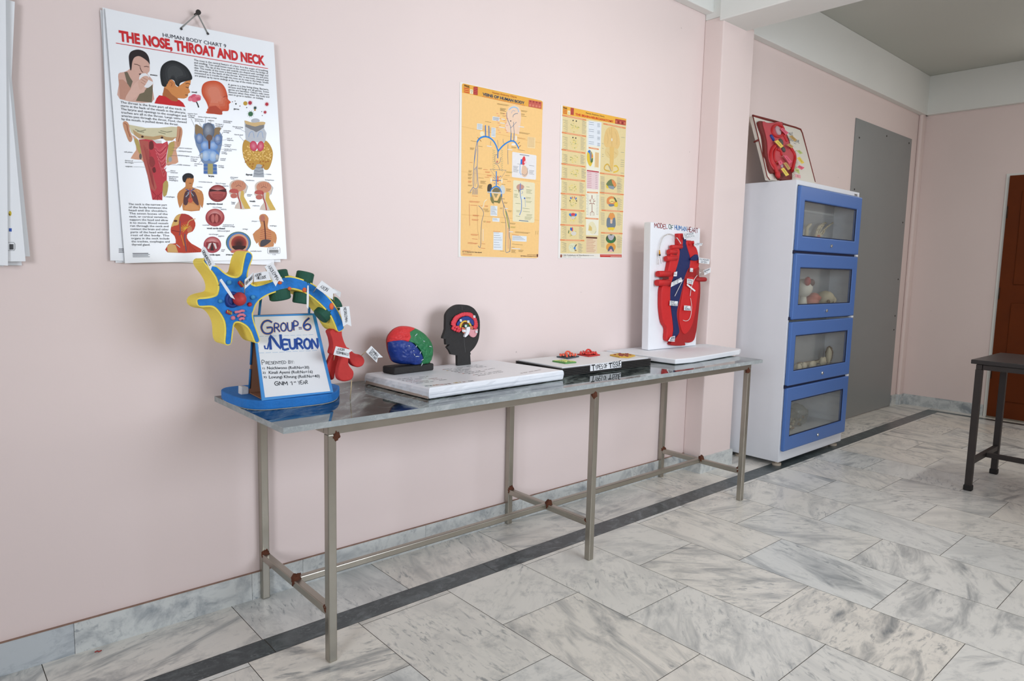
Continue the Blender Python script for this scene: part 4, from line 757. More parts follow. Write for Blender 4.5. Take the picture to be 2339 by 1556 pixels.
# --- veins poster
V1 = Tr(1040, 180, 7.0714, (0, -.0022, 0)); V2 = Tr(1040, 390, 7.0714, (0, -.0022, 0)); P = Print(V1, V2)
paper = mat('poster_paper', (236, 232, 226), rough=.45, var=.02)
tl, tr, br, bl = V1.p(75, 50), V1.p(1412, 350), V2.p(1335, 1415), V2.p(48, 1395)
sheet_prism(P.mb, [tl, tr, br, bl], .0018, paper, paper)
OR, HD = (244, 200, 132), (232, 172, 72)
P.poly(0, [(107, 100), (112, 82), (135, 76), (1385, 352), (1405, 365), (1412, 385), (1340, 2870), (1330, 2893), (1300, 2898), (110, 2868), (88, 2858), (84, 2830)], OR, 0)
P.poly(0, [(107, 100), (112, 82), (135, 76), (1385, 352), (1405, 365), (1412, 385), (1408, 500), (107, 225)], HD, 1)
for y in (770, 2195): P.line(0, [(104, y), (1378 if y < 1000 else 1352, y+(268 if y < 1000 else 92))], 10, (232, 184, 116), 1)
P.line(0, [(100, 1500), (1362, 1659)], 8, (234, 188, 120), 1)
P.text(0, 'FREE', (142, 126), (228, 150), (140, 92), (90, 30, 24), .03)
for k in range(3): P.line(0, [(142, 150+k*30), (222, 168+k*30)], 16, (206, 70, 40), 2)
P.poly(0, [(238, 168), (288, 180), (285, 250), (235, 240)], (240, 228, 190), 2); P.line(0, [(245, 192), (280, 200)], 6, (90, 70, 60)); P.line(0, [(262, 215), (262, 236)], 6, (90, 70, 60))
P.poly(0, [(293, 128), (362, 133), (360, 265), (290, 255)], (176, 50, 48), 2)
for k in range(4): P.line(0, [(300, 150+k*28), (352, 160+k*28)], 6, (216, 110, 100))
P.poly(0, [(1185, 340), (1395, 375), (1388, 487), (1180, 450)], (198, 96, 80), 2)
for k in range(4): P.poly(0, ell(1212+k*50, 365+k*9, 14, 14, 9), (160, 60, 56), 3); P.poly(0, ell(1205+k*52, 425+k*9, 18, 18, 9), (216, 130, 106), 3)
P.text(0, 'Human Anatomy Charts', (597, 236), (988, 314), (592, 204), (176, 92, 40), .006); P.text(0, 'VEINS OF HUMAN BODY', (440, 268), (1117, 414), (440, 224), (52, 70, 92), .04)
P.line(0, [(432, 282), (1120, 436)], 6, (214, 96, 60))
P.poly(0, [(825, 540), (860, 462), (950, 424), (1030, 458), (1058, 540), (1062, 640), (1030, 900), (830, 855), (800, 760), (836, 680)], (238, 206, 178), 2)
BLU, GB = (36, 132, 214), (104, 124, 150)
P.line(0, [(352, 1020), (395, 962), (470, 934), (545, 950), (612, 1003), (660, 1085), (688, 1168)], 26, BLU, 5, 4); P.line(0, [(692, 1168), (760, 1090), (838, 1030), (908, 1004), (968, 1028), (1022, 1122)], 24, BLU, 5, 4)
for q, w_ in (([(485, 758), (489, 932)], 19), ([(540, 765), (544, 942)], 17), ([(902, 882), (895, 1000)], 17), ([(948, 882), (944, 1000)], 13), ([(688, 1165), (684, 1278)], 20)): P.line(0, q, w_, (30, 112, 190), 5)
for q, w_ in (([(830, 545), (836, 640), (885, 760), (900, 885)], 10), ([(985, 700), (940, 750), (895, 795)], 7), ([(938, 700), (950, 885)], 9), ([(930, 620), (935, 590), (970, 565), (1005, 560)], 9), ([(690, 1100), (690, 1060), (680, 990)], 5), ([(770, 975), (775, 1030), (800, 1060)], 5), ([(850, 1060), (845, 1200), (850, 1380)], 7), ([(570, 1010), (565, 1080)], 4)): P.line(0, q, w_, GB, 5, 3)
P.line(0, [(868, 500), (910, 465), (965, 460), (1005, 485), (1020, 535)], 16, (150, 196, 232), 5, 4); P.line(0, [(905, 555), (925, 515), (965, 520)], 8, (176, 176, 190), 5, 3); P.poly(0, ell(893, 682, 11, 11, 10), (120, 112, 112), 5)
P.poly(0, ell(980, 960, 18, 44, 12), (236, 224, 206), 3); P.poly(0, ell(940, 1060, 36, 20, 12), (236, 230, 220), 3); P.poly(0, ell(430, 890, 34, 44, 12), (240, 226, 190), 3)
for q in ([(395, 985), (415, 1010)], [(1010, 1050), (1038, 1026)], [(360, 950), (385, 975)], [(1030, 1100), (1055, 1078)]): P.line(0, q, 9, (140, 96, 60), 6)
# arm
for q, w_ in (([(350, 1015), (330, 1120), (310, 1240), (298, 1460), (285, 1600), (290, 1750), (280, 1760), (235, 1830)], 9), ([(355, 1010), (362, 1200), (350, 1420), (360, 1600), (365, 1740), (330, 1775), (290, 1760)], 9), ([(340, 1140), (312, 1300), (300, 1460), (345, 1420)], 7), ([(320, 1460), (310, 1620), (318, 1740)], 5), ([(338, 1440), (345, 1600), (340, 1700)], 5)): P.line(0, q, w_, (92, 130, 178), 5, 4)
for k in range(6): P.line(0, [(282+k*15, 1785), (278+k*16, 1868)], 7, (120, 134, 154), 5)
# trunk
for x0, x1 in ((600, 640), (735, 765)):
    for k in range(12): P.line(0, [(x0+(k % 2)*5, 1150+k*30), (x1, 1165+k*30)], 8, (186, 176, 128), 4)
for q, w_ in (([(684, 1230), (645, 1230), (640, 1340), (690, 1370), (720, 1340), (735, 1270)], 8), ([(640, 1370), (690, 1400), (720, 1480)], 8), ([(560, 1460), (655, 1600)], 4), ([(820, 1475), (735, 1610)], 4), ([(560, 1462), (820, 1478)], 5)): P.line(0, q, w_, (128, 132, 142), 5, 2)
P.poly(0, ell(675, 1340, 14, 18, 10), (196, 120, 110), 4)
P.line(0, [(661, 1500), (661, 1740)], 20, BLU, 5); P.line(0, [(600, 1640), (735, 1644)], 12, (70, 110, 170), 5); P.line(0, [(686, 1578), (684, 1664)], 15, (206, 44, 40), 6)
P.poly(0, ell(576, 1640, 14, 40, 12), (240, 226, 196), 4); P.poly(0, ell(750, 1648, 14, 40, 12), (240, 226, 196), 4)
for q in ([(610, 1590), (640, 1610)], [(700, 1600), (735, 1570)], [(625, 1680), (640, 1700)], [(680, 1690), (700, 1705)]): P.line(0, q, 8, (70, 110, 170), 5)
P.poly(0, [(515, 1770), (530, 1710), (575, 1700), (590, 1750), (570, 1830), (525, 1840)], (70, 64, 58), 4, 3); P.poly(0, [(720, 1750), (760, 1715), (800, 1760), (795, 1850), (745, 1835)], (206, 208, 200), 4, 3)
P.poly(0, [(600, 1800), (640, 1760), (700, 1770), (720, 1830), (605, 1830)], (120, 112, 84), 4, 2)
P.poly(0, [(585, 1850), (625, 1990), (600, 2015), (565, 1950), (570, 1870)], (132, 124, 76), 4, 2); P.poly(0, [(735, 1860), (740, 1930), (715, 2015), (675, 1990), (700, 1930)], (132, 124, 76), 4, 2); P.poly(0, [(620, 1970), (690, 1975), (680, 2000), (630, 1995)], (110, 110, 60), 5)
P.poly(0, [(615, 1855), (690, 1860), (655, 1930)], (160, 146, 106), 4)
P.line(0, [(572, 1900), (570, 1810), (610, 1760), (661, 1740), (710, 1765), (740, 1830), (748, 1900)], 22, BLU, 5, 4); P.line(0, [(518, 1830), (775, 1850)], 15, (206, 212, 216), 6); P.line(0, [(620, 1870), (620, 2045)], 4, (150, 140, 120), 6)
# legs
P.line(0, [(748, 1880), (752, 1960), (785, 2050), (815, 2130), (845, 2220), (870, 2330), (872, 2520), (885, 2620), (880, 2790)], 11, (92, 112, 146), 5, 4); P.line(0, [(778, 2050), (776, 2170), (812, 2290), (818, 2500), (812, 2780), (850, 2800), (880, 2785)], 9, (112, 128, 152), 5, 4)
P.line(0, [(812, 2140), (835, 2250), (868, 2420)], 17, (140, 162, 86), 4, 3); P.line(0, [(850, 2420), (855, 2740)], 24, (226, 174, 132), 3)
P.line(0, [(502, 1955), (465, 1990), (455, 2050), (440, 2080)], 12, (236, 228, 210), 4, 3); P.line(0, [(375, 2050), (440, 2120), (455, 2190), (430, 2290), (415, 2450), (408, 2700), (385, 2720), (368, 2700)], 9, (112, 122, 142), 5, 4); P.line(0, [(350, 2045), (360, 2440), (385, 2600)], 3, (176, 140, 110), 5); P.line(0, [(448, 2430), (448, 2620)], 9, (236, 232, 226), 4); P.line(0, [(222, 2020), (232, 2370)], 6, (206, 120, 90), 5)
# inset boxes
P.poly(0, [(925, 1180), (1300, 1236), (1310, 1250), (1302, 1620), (1290, 1632), (920, 1590), (912, 1580), (918, 1190)], (232, 228, 226), 3); P.line(0, [(1040, 1224), (1190, 1246)], 9, (90, 96, 110))
P.poly(0, [(1090, 1270), (1112, 1250), (1132, 1300), (1120, 1380), (1080, 1390), (1075, 1310)], (222, 62, 66), 5, 2); P.poly(0, [(1055, 1300), (1080, 1300), (1078, 1380), (1050, 1378)], (36, 124, 206), 6); P.poly(0, [(1085, 1400), (1150, 1430), (1172, 1530), (1120, 1590), (1070, 1540)], (226, 190, 160), 4, 3); P.line(0, [(1045, 1390), (1042, 1520), (1062, 1550)], 10, (90, 150, 206), 5); P.line(0, [(1165, 1440), (1160, 1520), (1120, 1560), (1070, 1530)], 7, (130, 140, 150), 6, 3); P.poly(0, ell(1128, 1350, 20, 24, 10), (236, 200, 206), 6)
for x, y, n in ((935, 1410, 4), (935, 1480, 2), (1190, 1480, 4), (1190, 1400, 1), (1000, 1375, 1)): P.tick(0, x, y, 80, .12, (120, 118, 120), 5, n, 18)
P.poly(0, [(945, 1637), (1270, 1680), (1284, 1695), (1276, 2310), (1262, 2326), (935, 2306), (924, 2290), (934, 1650)], (232, 222, 186), 3); P.line(0, [(1030, 2288), (1175, 2302)], 12, (84, 112, 140))
P.poly(0, [(990, 1730), (1040, 1700), (1105, 1730), (1100, 1770), (1040, 1795), (995, 1780)], (196, 150, 132), 4, 3); P.poly(0, [(1015, 1790), (1040, 1800), (1025, 1850)], (130, 110, 80), 4)
P.line(0, [(1052, 1690), (1045, 1800), (1052, 1900), (1068, 1980), (1065, 2120), (1036, 2200)], 13, (60, 120, 200), 5, 4); P.line(0, [(1050, 1795), (1100, 1780)], 9, (60, 120, 200), 5); P.line(0, [(1070, 1860), (1090, 1830), (1075, 1820)], 7, (80, 130, 190), 5); P.line(0, [(1118, 1930), (1128, 1980), (1132, 2070)], 7, (120, 160, 206), 5); P.poly(0, ell(1118, 1930, 11, 14, 10), (40, 90, 180), 6); P.poly(0, ell(1085, 1920, 20, 30, 12), (216, 226, 222), 4)
for x, y, n, w_ in ((1145, 1745, 1, 50), (1145, 1790, 4, 90), (950, 1805, 1, 50), (950, 1860, 4, 60), (1140, 1915, 2, 80), (1140, 1975, 2, 90), (970, 2010, 1, 80), (985, 2125, 2, 60), (980, 2218, 1, 60), (1090, 2140, 1, 110), (1085, 2090, 1, 110), (1120, 2230, 3, 120), (1150, 2190, 2, 90)): P.tick(0, x, y, w_, .1, (122, 132, 84), 5, n, 18)
for x0, y0, x1, y1, n in ((568, 2050, 678, 2212, 8), (600, 2245, 714, 2305, 2), (615, 2475, 766, 2762, 7), (920, 2530, 1152, 2620, 4)):
    sl = .06*(x1-x0); P.poly(0, [(x0, y0), (x1, y0+sl), (x1-3, y1+sl), (x0-4, y1)], (226, 230, 232), 4)
    for k in range(n): P.line(0, [(x0+6, y0+14+k*(y1-y0-20)/n), (x0+6+(x1-x0)*(.55+.1*(k % 4)), y0+18+k*(y1-y0-20)/n)], 5, (126, 130, 138))
for x0, y0, x1, y1, n in ((350, 720, 438, 818, 4), (582, 786, 652, 938, 6), (600, 606, 716, 672, 4), (1165, 935, 1292, 1112, 8)):
    sl = .13*(x1-x0); P.poly(0, [(x0, y0), (x1, y0+sl), (x1-5, y1+sl), (x0-5, y1)], (222, 226, 226) if x0 < 1000 else (240, 212, 160), 4)
    for k in range(n): P.line(0, [(x0+8, y0+16+k*(y1-y0-16)/n), (x0+(x1-x0)*.85, y0+24+k*(y1-y0-16)/n)], 5, (130, 132, 138) if x0 < 1000 else (190, 140, 90))
for k in range(4): P.line(0, [(438, 762+k*20), (480, 770+k*20)], 4, (190, 140, 70)); P.line(0, [(546, 795+k*22), (578, 802+k*22)], 4, (190, 140, 70))
BR_, RD = (150, 122, 72), (206, 104, 64)
for x, y, w_, c_, n in ((675, 398, 190, BR_, 2), (722, 475, 95, (110, 96, 60), 4), (725, 548, 70, BR_, 2), (760, 600, 40, BR_, 1), (1060, 510, 100, BR_, 2), (1060, 565, 60, BR_, 2), (1065, 600, 80, BR_, 1), (745, 650, 50, (226, 226, 228), 1), (722, 712, 70, (226, 226, 228), 1), (710, 780, 85, (226, 226, 228), 1), (1020, 770, 85, (226, 226, 228), 1), (480, 690, 95, BR_, 1), (250, 1002, 90, BR_, 1), (1000, 950, 130, (196, 130, 70), 1), (1030, 862, 170, BR_, 2), (510, 1085, 75, (226, 226, 228), 1), (845, 1140, 70, (226, 226, 228), 1), (235, 1112, 70, BR_, 3), (1010, 1145, 110, BR_, 1), (905, 1098, 80, BR_, 2), (372, 1088, 64, BR_, 1), (228, 1350, 46, RD, 1), (370, 1440, 60, BR_, 2), (212, 1482, 55, BR_, 3), (205, 1535, 62, BR_, 3), (205, 1590, 60, BR_, 3), (205, 1650, 60, RD, 3), (205, 1715, 65, BR_, 2), (200, 1830, 60, BR_, 2), (375, 1600, 80, BR_, 1), (405, 1650, 90, BR_, 4), (375, 1725, 60, BR_, 4), (270, 1892, 90, RD, 1), (450, 1465, 70, RD, 1), (480, 1500, 80, RD, 2), (510, 1555, 70, RD, 2), (475, 1590, 70, RD, 1), (820, 1500, 100, (150, 140, 60), 2), (805, 1560, 70, BR_, 1), (770, 1620, 70, BR_, 1), (835, 1655, 60, RD, 1), (750, 1705, 55, BR_, 1), (820, 1775, 80, BR_, 4), (745, 1940, 50, (90, 90, 90), 1), (780, 1995, 60, BR_, 2), (225, 1975, 170, RD, 2), (240, 2040, 110, RD, 1), (405, 2050, 30, RD, 1), (475, 2050, 50, RD, 2), (450, 2100, 80, BR_, 2), (470, 2130, 80, BR_, 2), (280, 2200, 100, RD, 2), (265, 2270, 110, RD, 2), (450, 2300, 40, BR_, 2), (500, 2305, 70, RD, 2), (720, 2085, 40, BR_, 2), (850, 2130, 60, BR_, 2), (880, 2330, 90, BR_, 2), (890, 2390, 80, (150, 150, 60), 2), (735, 2320, 70, BR_, 1), (610, 2462, 115, RD, 1), (250, 2510, 120, RD, 2), (270, 2585, 85, RD, 1), (200, 2645, 160, RD, 2), (420, 2665, 60, RD, 1), (410, 2735, 70, RD, 1), (965, 2470, 240, BR_, 2), (910, 2518, 110, RD, 1), (915, 2670, 170, BR_, 1), (905, 2720, 50, BR_, 1), (915, 2740, 130, (226, 226, 228), 1), (905, 2765, 70, BR_, 4), (1020, 2765, 80, BR_, 3), (720, 2780, 70, BR_, 1), (800, 2095, 44, (226, 226, 228), 1), (870, 2470, 60, (226, 226, 228), 1)): P.tick(0, x, y, w_, .16 if y < 1300 else .08, c_, 13 if c_[0] == 226 else 5, n, 13)
for q in ([(1300, 2460), (1298, 2515)], [(1335, 2455), (1330, 2515)]): P.line(0, q, 5, BR_)
for dx in (650, 770): 
    for k in range(9): P.line(0, [(dx+20*k % 60+10, 560+k*38), (dx+20*k % 60+40, 566+k*38)], 5, (216, 96, 120))
P.text(1, 'Dr. V D Agrawal & Dr. Reetu Agrawal', (115, 1318), (425, 1328), (113, 1300), (70, 56, 50), .02); P.line(1, [(118, 1290), (240, 1296)], 6, (206, 96, 60)); P.line(1, [(115, 1340), (265, 1346)], 5, (150, 120, 80)); P.line(1, [(115, 1355), (265, 1362)], 5, (206, 96, 60))
P.text(1, 'CBS Publishers & Distributors Pvt Ltd', (1050, 1384), (1300, 1390), (1050, 1368), (90, 60, 50), .02); P.line(1, [(1160, 1356), (1302, 1360)], 6, (140, 90, 60)); P.poly(1, [(1312, 1348), (1336, 1350), (1334, 1395), (1310, 1393)], (110, 70, 60), 3)
P.mb.build('veins_poster', label='orange veins of human body poster on the wall, larger of two', cat='poster', recalc=False)

# --- brain poster
B1 = Tr(1270, 230, 8.188, (0, -.0022, 0)); B2_ = Tr(1270, 410, 8.188, (0, -.0022, 0)); P = Print(B1, B2_); D = 1473.8
tl, tr, br, bl = B1.p(92, 82), B1.p(1318, 340), B2_.p(1238, 1482), B2_.p(40, 1474)
sheet_prism(P.mb, [tl, tr, br, bl], .0018, paper, paper)
CR = (226, 207, 154)
P.poly(0, [(125, 92), (1315, 342), (1228, 1390+D), (80, 1385+D)], CR, 0); P.poly(0, [(125, 92), (1315, 342), (1308, 466), (122, 256)], (236, 176, 66), 1)
P.poly(0, [(570, 380), (850, 420), (790, 1050+D), (560, 1040+D)], (232, 228, 208), 1)
P.text(0, 'FREE', (132, 145), (205, 165), (130, 112), (110, 50, 30), .03)
for k in range(3): P.line(0, [(135, 172+k*28), (200, 186+k*28)], 15, (196, 90, 46), 2)
P.poly(0, [(216, 182), (268, 192), (265, 268), (213, 258)], (240, 226, 180), 2); P.line(0, [(238, 215), (238, 250)], 7, (110, 80, 60)); P.poly(0, [(272, 132), (334, 142), (330, 272), (270, 262)], (178, 72, 62), 2); P.poly(0, [(1108, 338), (1306, 372), (1300, 466), (1104, 430)], (176, 70, 56), 2)
for k in range(5): P.poly(0, ell(1128+k*38, 395+k*7, 14, 26, 9), (140, 44, 40) if k % 2 else (206, 110, 86), 3)
P.text(0, 'Human Anatomy Charts', (555, 240), (902, 312), (552, 212), (92, 84, 50), .006); P.text(0, 'THE BRAIN-NEUROANATOMY', (360, 272), (1072, 412), (358, 232), (214, 74, 40), .04)
BAR = (226, 140, 88)
bars = [(122, 275, 558, 362), (115, 595, 555, 668), (108, 915, 540, 982), (105, 1180, 540, 1238), (98, 1460, 535, 1505)]+[(a, b+D, c_, d_+D) for a, b, c_, d_ in ((92, 262, 532, 298), (90, 562, 525, 592), (85, 848, 522, 868), (82, 1132, 522, 1145))]
bars += [(890, 432, 1295, 515), (822, 1355, 1272, 1412), (615, 880, 792, 910)]+[(a, b+D, c_, d_+D) for a, b, c_, d_ in ((822, 245, 1262, 285), (855, 575, 1250, 602), (845, 997, 1238, 1014), (583, 240, 778, 250), (552, 725, 785, 740))]
for a, b, c_, d_ in bars:
    P.line(0, [(a, b), (c_, d_)], 27, BAR, 3); P.line(0, [(a+(c_-a)*.18, b+(d_-b)*.18), (a+(c_-a)*.85, b+(d_-b)*.85)], 5, (240, 210, 180), 4)
OL, YL = (150, 160, 92), (230, 208, 104); rg = random.Random(9)
blobs = [(345, 490, 110, 118, 0), (340, 800, 90, 112, 0), (335, 1095, 92, 82, 1), (350, 1355, 96, 88, 2), (315, 150+D, 94, 90, 3), (322, 420+D, 84, 116, 4), (315, 712+D, 78, 98, 5), (310, 995+D, 90, 106, 6), (310, 1275+D, 76, 82, 7)]
for x, y, rx, ry, ty in blobs:
    if ty == 0: pts = [(x-rx*.35, y-ry), (x+rx*.35, y-ry*.95), (x+rx*.6, y-ry*.2), (x+rx, y+ry*.1), (x+rx*.3, y+ry), (x-rx*.3, y+ry), (x-rx, y+ry*.1), (x-rx*.6, y-ry*.2)]
    elif ty == 2: pts = [(x-rx*.8, y-ry*.9), (x-rx*.3, y-ry*.3), (x+rx*.3, y-ry*.3), (x+rx*.8, y-ry*.7), (x+rx*.7, y+ry*.5), (x, y+ry), (x-rx*.8, y+ry*.4)]
    else: pts = ell(x, y, rx, ry, 14)
    P.poly(0, pts, (226, 206, 150) if ty != 7 else (222, 220, 186), 2, 3)
    for k in range(26):
        t_, u_ = rg.uniform(0, 2*PI), math.sqrt(rg.random()); P.poly(0, ell(x+rx*.82*u_*math.cos(t_), y+ry*.82*u_*math.sin(t_), rg.uniform(5, 12), rg.uniform(5, 10), 7), (YL, OL, YL, (176, 172, 110))[k % 4] if ty != 7 else (200, 204, 170), 3)
    for k in range(11):
        hh = y-ry+k*ry*.2; P.line(0, [(128-.012*(y-400)+(k*37 % 60), hh-14), (218-.012*(y-400), hh)], 5, (146, 142, 116), 3); P.line(0, [(x+rx+30, hh), (x+rx+78+(k*29 % 40), hh+12)], 5, (130, 134, 130), 3)
for x, y in ((318, 372), (378, 382), (314, 690), (368, 700)): P.poly(0, ell(x, y, 12, 14, 10), (50, 50, 44), 4)
for x, y, rx, ry, c_, r in ((275, 350+D, 12, 24, (70, 120, 190), -20), (372, 358+D, 12, 24, (70, 120, 190), 20), (302, 340+D, 12, 24, (206, 130, 100), 0), (345, 340+D, 12, 24, (206, 130, 100), 0), (260, 398+D, 8, 16, (50, 44, 40), 0), (382, 402+D, 8, 16, (50, 44, 40), 0), (268, 662+D, 24, 32, (40, 120, 200), -30), (362, 664+D, 24, 30, (40, 120, 200), 30), (316, 655+D, 40, 28, (206, 66, 80), 0), (316, 715+D, 42, 22, (206, 200, 196), 0), (282, 930+D, 20, 34, (44, 104, 180), -10), (306, 932+D, 9, 42, (206, 66, 80), 0), (330, 1010+D, 50, 40, (214, 208, 196), 0), (348, 1285+D, 18, 26, (60, 130, 206), 0), (365, 1240+D, 10, 34, (96, 90, 70), 35), (362, 1325+D, 20, 12, (130, 110, 80), 20), (235, 980+D, 8, 34, (80, 110, 70), 10)): P.poly(0, ell(x, y, rx, ry, 14, r), c_, 5)
# right column
P.poly(0, [(940, 540), (1000, 495), (1080, 495), (1150, 570), (1185, 700), (1192, 820), (1150, 905), (1090, 880), (1000, 870), (930, 870), (892, 790), (905, 650)], (226, 190, 124), 2, 3); P.poly(0, [(925, 900), (1000, 870), (1090, 880), (1155, 920), (1160, 1010), (1090, 1090), (990, 1075), (925, 1010)], (222, 196, 136), 3, 3); P.poly(0, [(1000, 860), (1085, 870), (1075, 1150), (1060, 1320), (1020, 1320), (1005, 1150)], (224, 186, 112), 4)
P.line(0, [(1040, 500), (1045, 860)], 10, (206, 166, 100), 4)
for q in ([(950, 600), (975, 700), (960, 800)], [(1100, 580), (1140, 700), (1130, 820)], [(1000, 540), (1010, 640)], [(960, 960), (1010, 1040)], [(1090, 960), (1130, 1000)]): P.line(0, q, 10, (206, 170, 110), 4, 3)
P.line(0, [(1000, 1320), (925, 1300), (900, 1260), (930, 1200), (975, 1195), (1010, 1260)], 26, (214, 172, 70), 5, 3); P.line(0, [(1075, 1340), (1140, 1320), (1165, 1280), (1130, 1220), (1085, 1225)], 26, (224, 186, 60), 5, 3); P.line(0, [(990, 1230), (1030, 1320)], 16, (160, 150, 140), 5); P.poly(0, ell(1042, 730, 10, 30, 10), (226, 226, 214), 5)
P.poly(0, [(575, 1080), (580, 980), (620, 920), (660, 950), (690, 1010), (690, 1120), (665, 1200), (640, 1230), (610, 1200), (585, 1140)], (222, 190, 60), 3, 2); P.poly(0, [(590, 950), (622, 918), (648, 945), (625, 995)], (40, 120, 206), 4); P.poly(0, [(625, 990), (662, 955), (670, 1010), (655, 1120), (635, 1130)], (130, 136, 146), 4); P.poly(0, [(665, 1000), (690, 1030), (688, 1060), (660, 1070)], (222, 130, 66), 4); P.poly(0, [(665, 1080), (690, 1075), (688, 1140), (665, 1165), (640, 1150)], (92, 116, 60), 4)
P.poly(0, [(730, 960), (805, 975), (795, 1258), (718, 1245)], (232, 206, 150), 3)
for k in range(11): P.line(0, [(735, 980+k*24), (792, 990+k*24)], 8, (206, 140, 90), 4)
P.poly(0, [(608, 372), (850, 408), (832, 858), (596, 828)], (222, 226, 230), 3)
for y, n in ((400, 1), (440, 1), (535, 1), (570, 1), (650, 1), (682, 1), (765, 1), (800, 1)): P.line(0, [(614, y), (705, y+12)], 7, (120, 134, 146), 4); P.line(0, [(772, y+30), (820, y+36)], 7, (130, 140, 150), 4); P.line(0, [(772, y+48), (815, y+53)], 6, (130, 140, 150), 4)
P.poly(0, [(576, 1296), (800, 1325), (790, 190+D), (572, 172+D)], (226, 200, 200), 3); P.poly(0, [(576, 1296), (800, 1325), (799, 1348), (576, 1320)], (186, 66, 80), 4)
for k in range(9): P.line(0, [(582, 1345+k*34), (660, 1354+k*34)], 7, (186, 110, 120), 4); P.line(0, [(735, 1362+k*34), (770, 1366+k*34)], 6, (150, 120, 130), 4)
cy = 90+D
P.poly(0, [(935, cy+30), (940, cy-10), (975, cy-60), (1030, cy-95), (1090, cy-65), (1128, cy+10), (1110, cy+55), (1080, cy+80), (1060, cy+95), (990, cy+70), (950, cy+75)], (108, 122, 80), 3, 2); P.poly(0, [(1035, cy-92), (1090, cy-65), (1128, cy+10), (1105, cy+55), (1085, cy+45), (1050, cy-20)], (222, 142, 82), 4); P.poly(0, [(975, cy+25), (1085, cy+42), (1078, cy+90), (1060, cy+95), (990, cy+72)], (136, 148, 158), 5, 2); P.poly(0, [(936, cy), (970, cy+40), (985, cy+70), (950, cy+78), (935, cy+40)], (228, 196, 60), 4)
cy = 410+D
P.poly(0, [(945, cy), (960, cy-60), (1030, cy-98), (1100, cy-70), (1140, cy), (1158, cy+70), (1140, cy+105), (1100, cy+100), (1060, cy+80), (1000, cy+95), (985, cy+60), (955, cy+45)], (222, 142, 82), 3, 2); P.poly(0, [(1070, cy-90), (1110, cy-60), (1140, cy), (1120, cy+20), (1090, cy-40)], (84, 104, 64), 4); P.poly(0, [(1110, cy+20), (1150, cy+20), (1155, cy+80), (1135, cy+105), (1095, cy+95), (1085, cy+50)], (228, 196, 60), 4, 2); P.poly(0, ell(1045, cy-10, 52, 42, 18), (230, 210, 130), 4); P.poly(0, [(985, cy+50), (1080, cy+55), (1080, cy+85), (1020, cy+98), (990, cy+85)], (112, 126, 140), 5, 2); P.line(0, [(1020, cy+10), (1045, cy), (1075, cy+10)], 9, (120, 80, 40), 5)
cy = 790+D
P.poly(0, [(970, cy-80), (1000, cy-150), (1025, cy-168), (1040, cy-158), (1060, cy-168), (1090, cy-130), (1105, cy-70), (1115, cy+30), (1095, cy+110), (960, cy+110), (943, cy+30), (950, cy-50)], (112, 124, 136), 3, 2); P.poly(0, [(975, cy-75), (1000, cy-150), (1025, cy-168), (1040, cy-158), (1060, cy-168), (1092, cy-130), (1100, cy-75), (1065, cy-70), (1055, cy-20), (1015, cy-20), (1008, cy-72)], (222, 150, 80), 4); P.poly(0, [(960, cy+112), (1030, cy+105), (1096, cy+112), (1080, cy+150), (1050, cy+168), (1030, cy+150), (1000, cy+165), (975, cy+140)], (230, 196, 60), 4, 2); P.poly(0, [(1012, cy-40), (1055, cy-40), (1050, cy+30), (1030, cy+40), (1012, cy+25)], (222, 190, 160), 5)
cy = 1110+D
P.poly(0, ell(1025, cy, 94, 84, 24), (72, 84, 58), 3); P.poly(0, [(965, cy-70), (1000, cy-75), (1028, cy-60), (1060, cy-75), (1090, cy-70), (1065, cy+10), (1026, cy+30), (985, cy+5)], (176, 172, 176), 4, 2); P.poly(0, [(935, cy-20), (970, cy+10), (1025, cy+45), (1080, cy+10), (1115, cy-20), (1080, cy+70), (1025, cy+85), (965, cy+70)], (62, 118, 66), 4)
cy = 1265+D
P.poly(0, ell(1025, cy, 90, 84, 24), (222, 156, 70), 3); P.poly(0, [(965, cy+85), (985, cy+10), (1025, cy-25), (1065, cy+10), (1082, cy+90), (1040, cy+60), (1005, cy+60)], (88, 100, 120), 4, 2); P.poly(0, [(990, cy+90), (1010, cy+40), (1040, cy+40), (1058, cy+90)], (222, 170, 170), 5)
for y in (1420, 110+D-60, 330+D, 620+D, 1040+D):
    for k in range(12): P.line(0, [(832+(k*31 % 30), y+k*20), (905, y+6+k*20)], 5, (140, 142, 136), 3); P.line(0, [(1140, y+16+k*20), (1190+(k*23 % 50), y+22+k*20)], 5, (140, 142, 136), 3)
for x, y in ((1220, 685), (1210, 965), (1210, 1110), (1210, 1150), (1205, 1190), (1205, 1225), (1205, 1352), (860, 800), (862, 890), (862, 1000), (862, 1040)): P.line(0, [(x, y), (x+(60 if x > 1000 else 24), y+7)], 6, (130, 134, 130), 3)
RB = (150, 92, 76); cx_ = 672
for q, w_ in (([(672, 300), (672, 345)], 20), ([(672, 345), (650, 380), (645, 420), (672, 455), (705, 425), (700, 380), (672, 345)], 7), ([(672, 450), (674, 600)], 14), ([(674, 600), (640, 625), (645, 675)], 10), ([(674, 600), (708, 625), (704, 675)], 10), ([(674, 610), (674, 680)], 5), ([(620, 395), (650, 405)], 12), ([(700, 410), (732, 405)], 12), ([(622, 455), (660, 445)], 12), ([(690, 445), (720, 462)], 12), ([(625, 370), (650, 380)], 6), ([(700, 375), (720, 365)], 6)): P.line(0, [(x, y+D) for x, y in q], w_, RB if w_ > 9 else (170, 110, 100), 4, 2)
for k in range(14): P.line(0, [(560+(k*17 % 30), 290+D+k*28), (606, 296+D+k*28)], 5, (140, 142, 136), 3); P.line(0, [(752, 290+D+k*28), (790, 298+D+k*28)], 5, (140, 142, 136), 3)
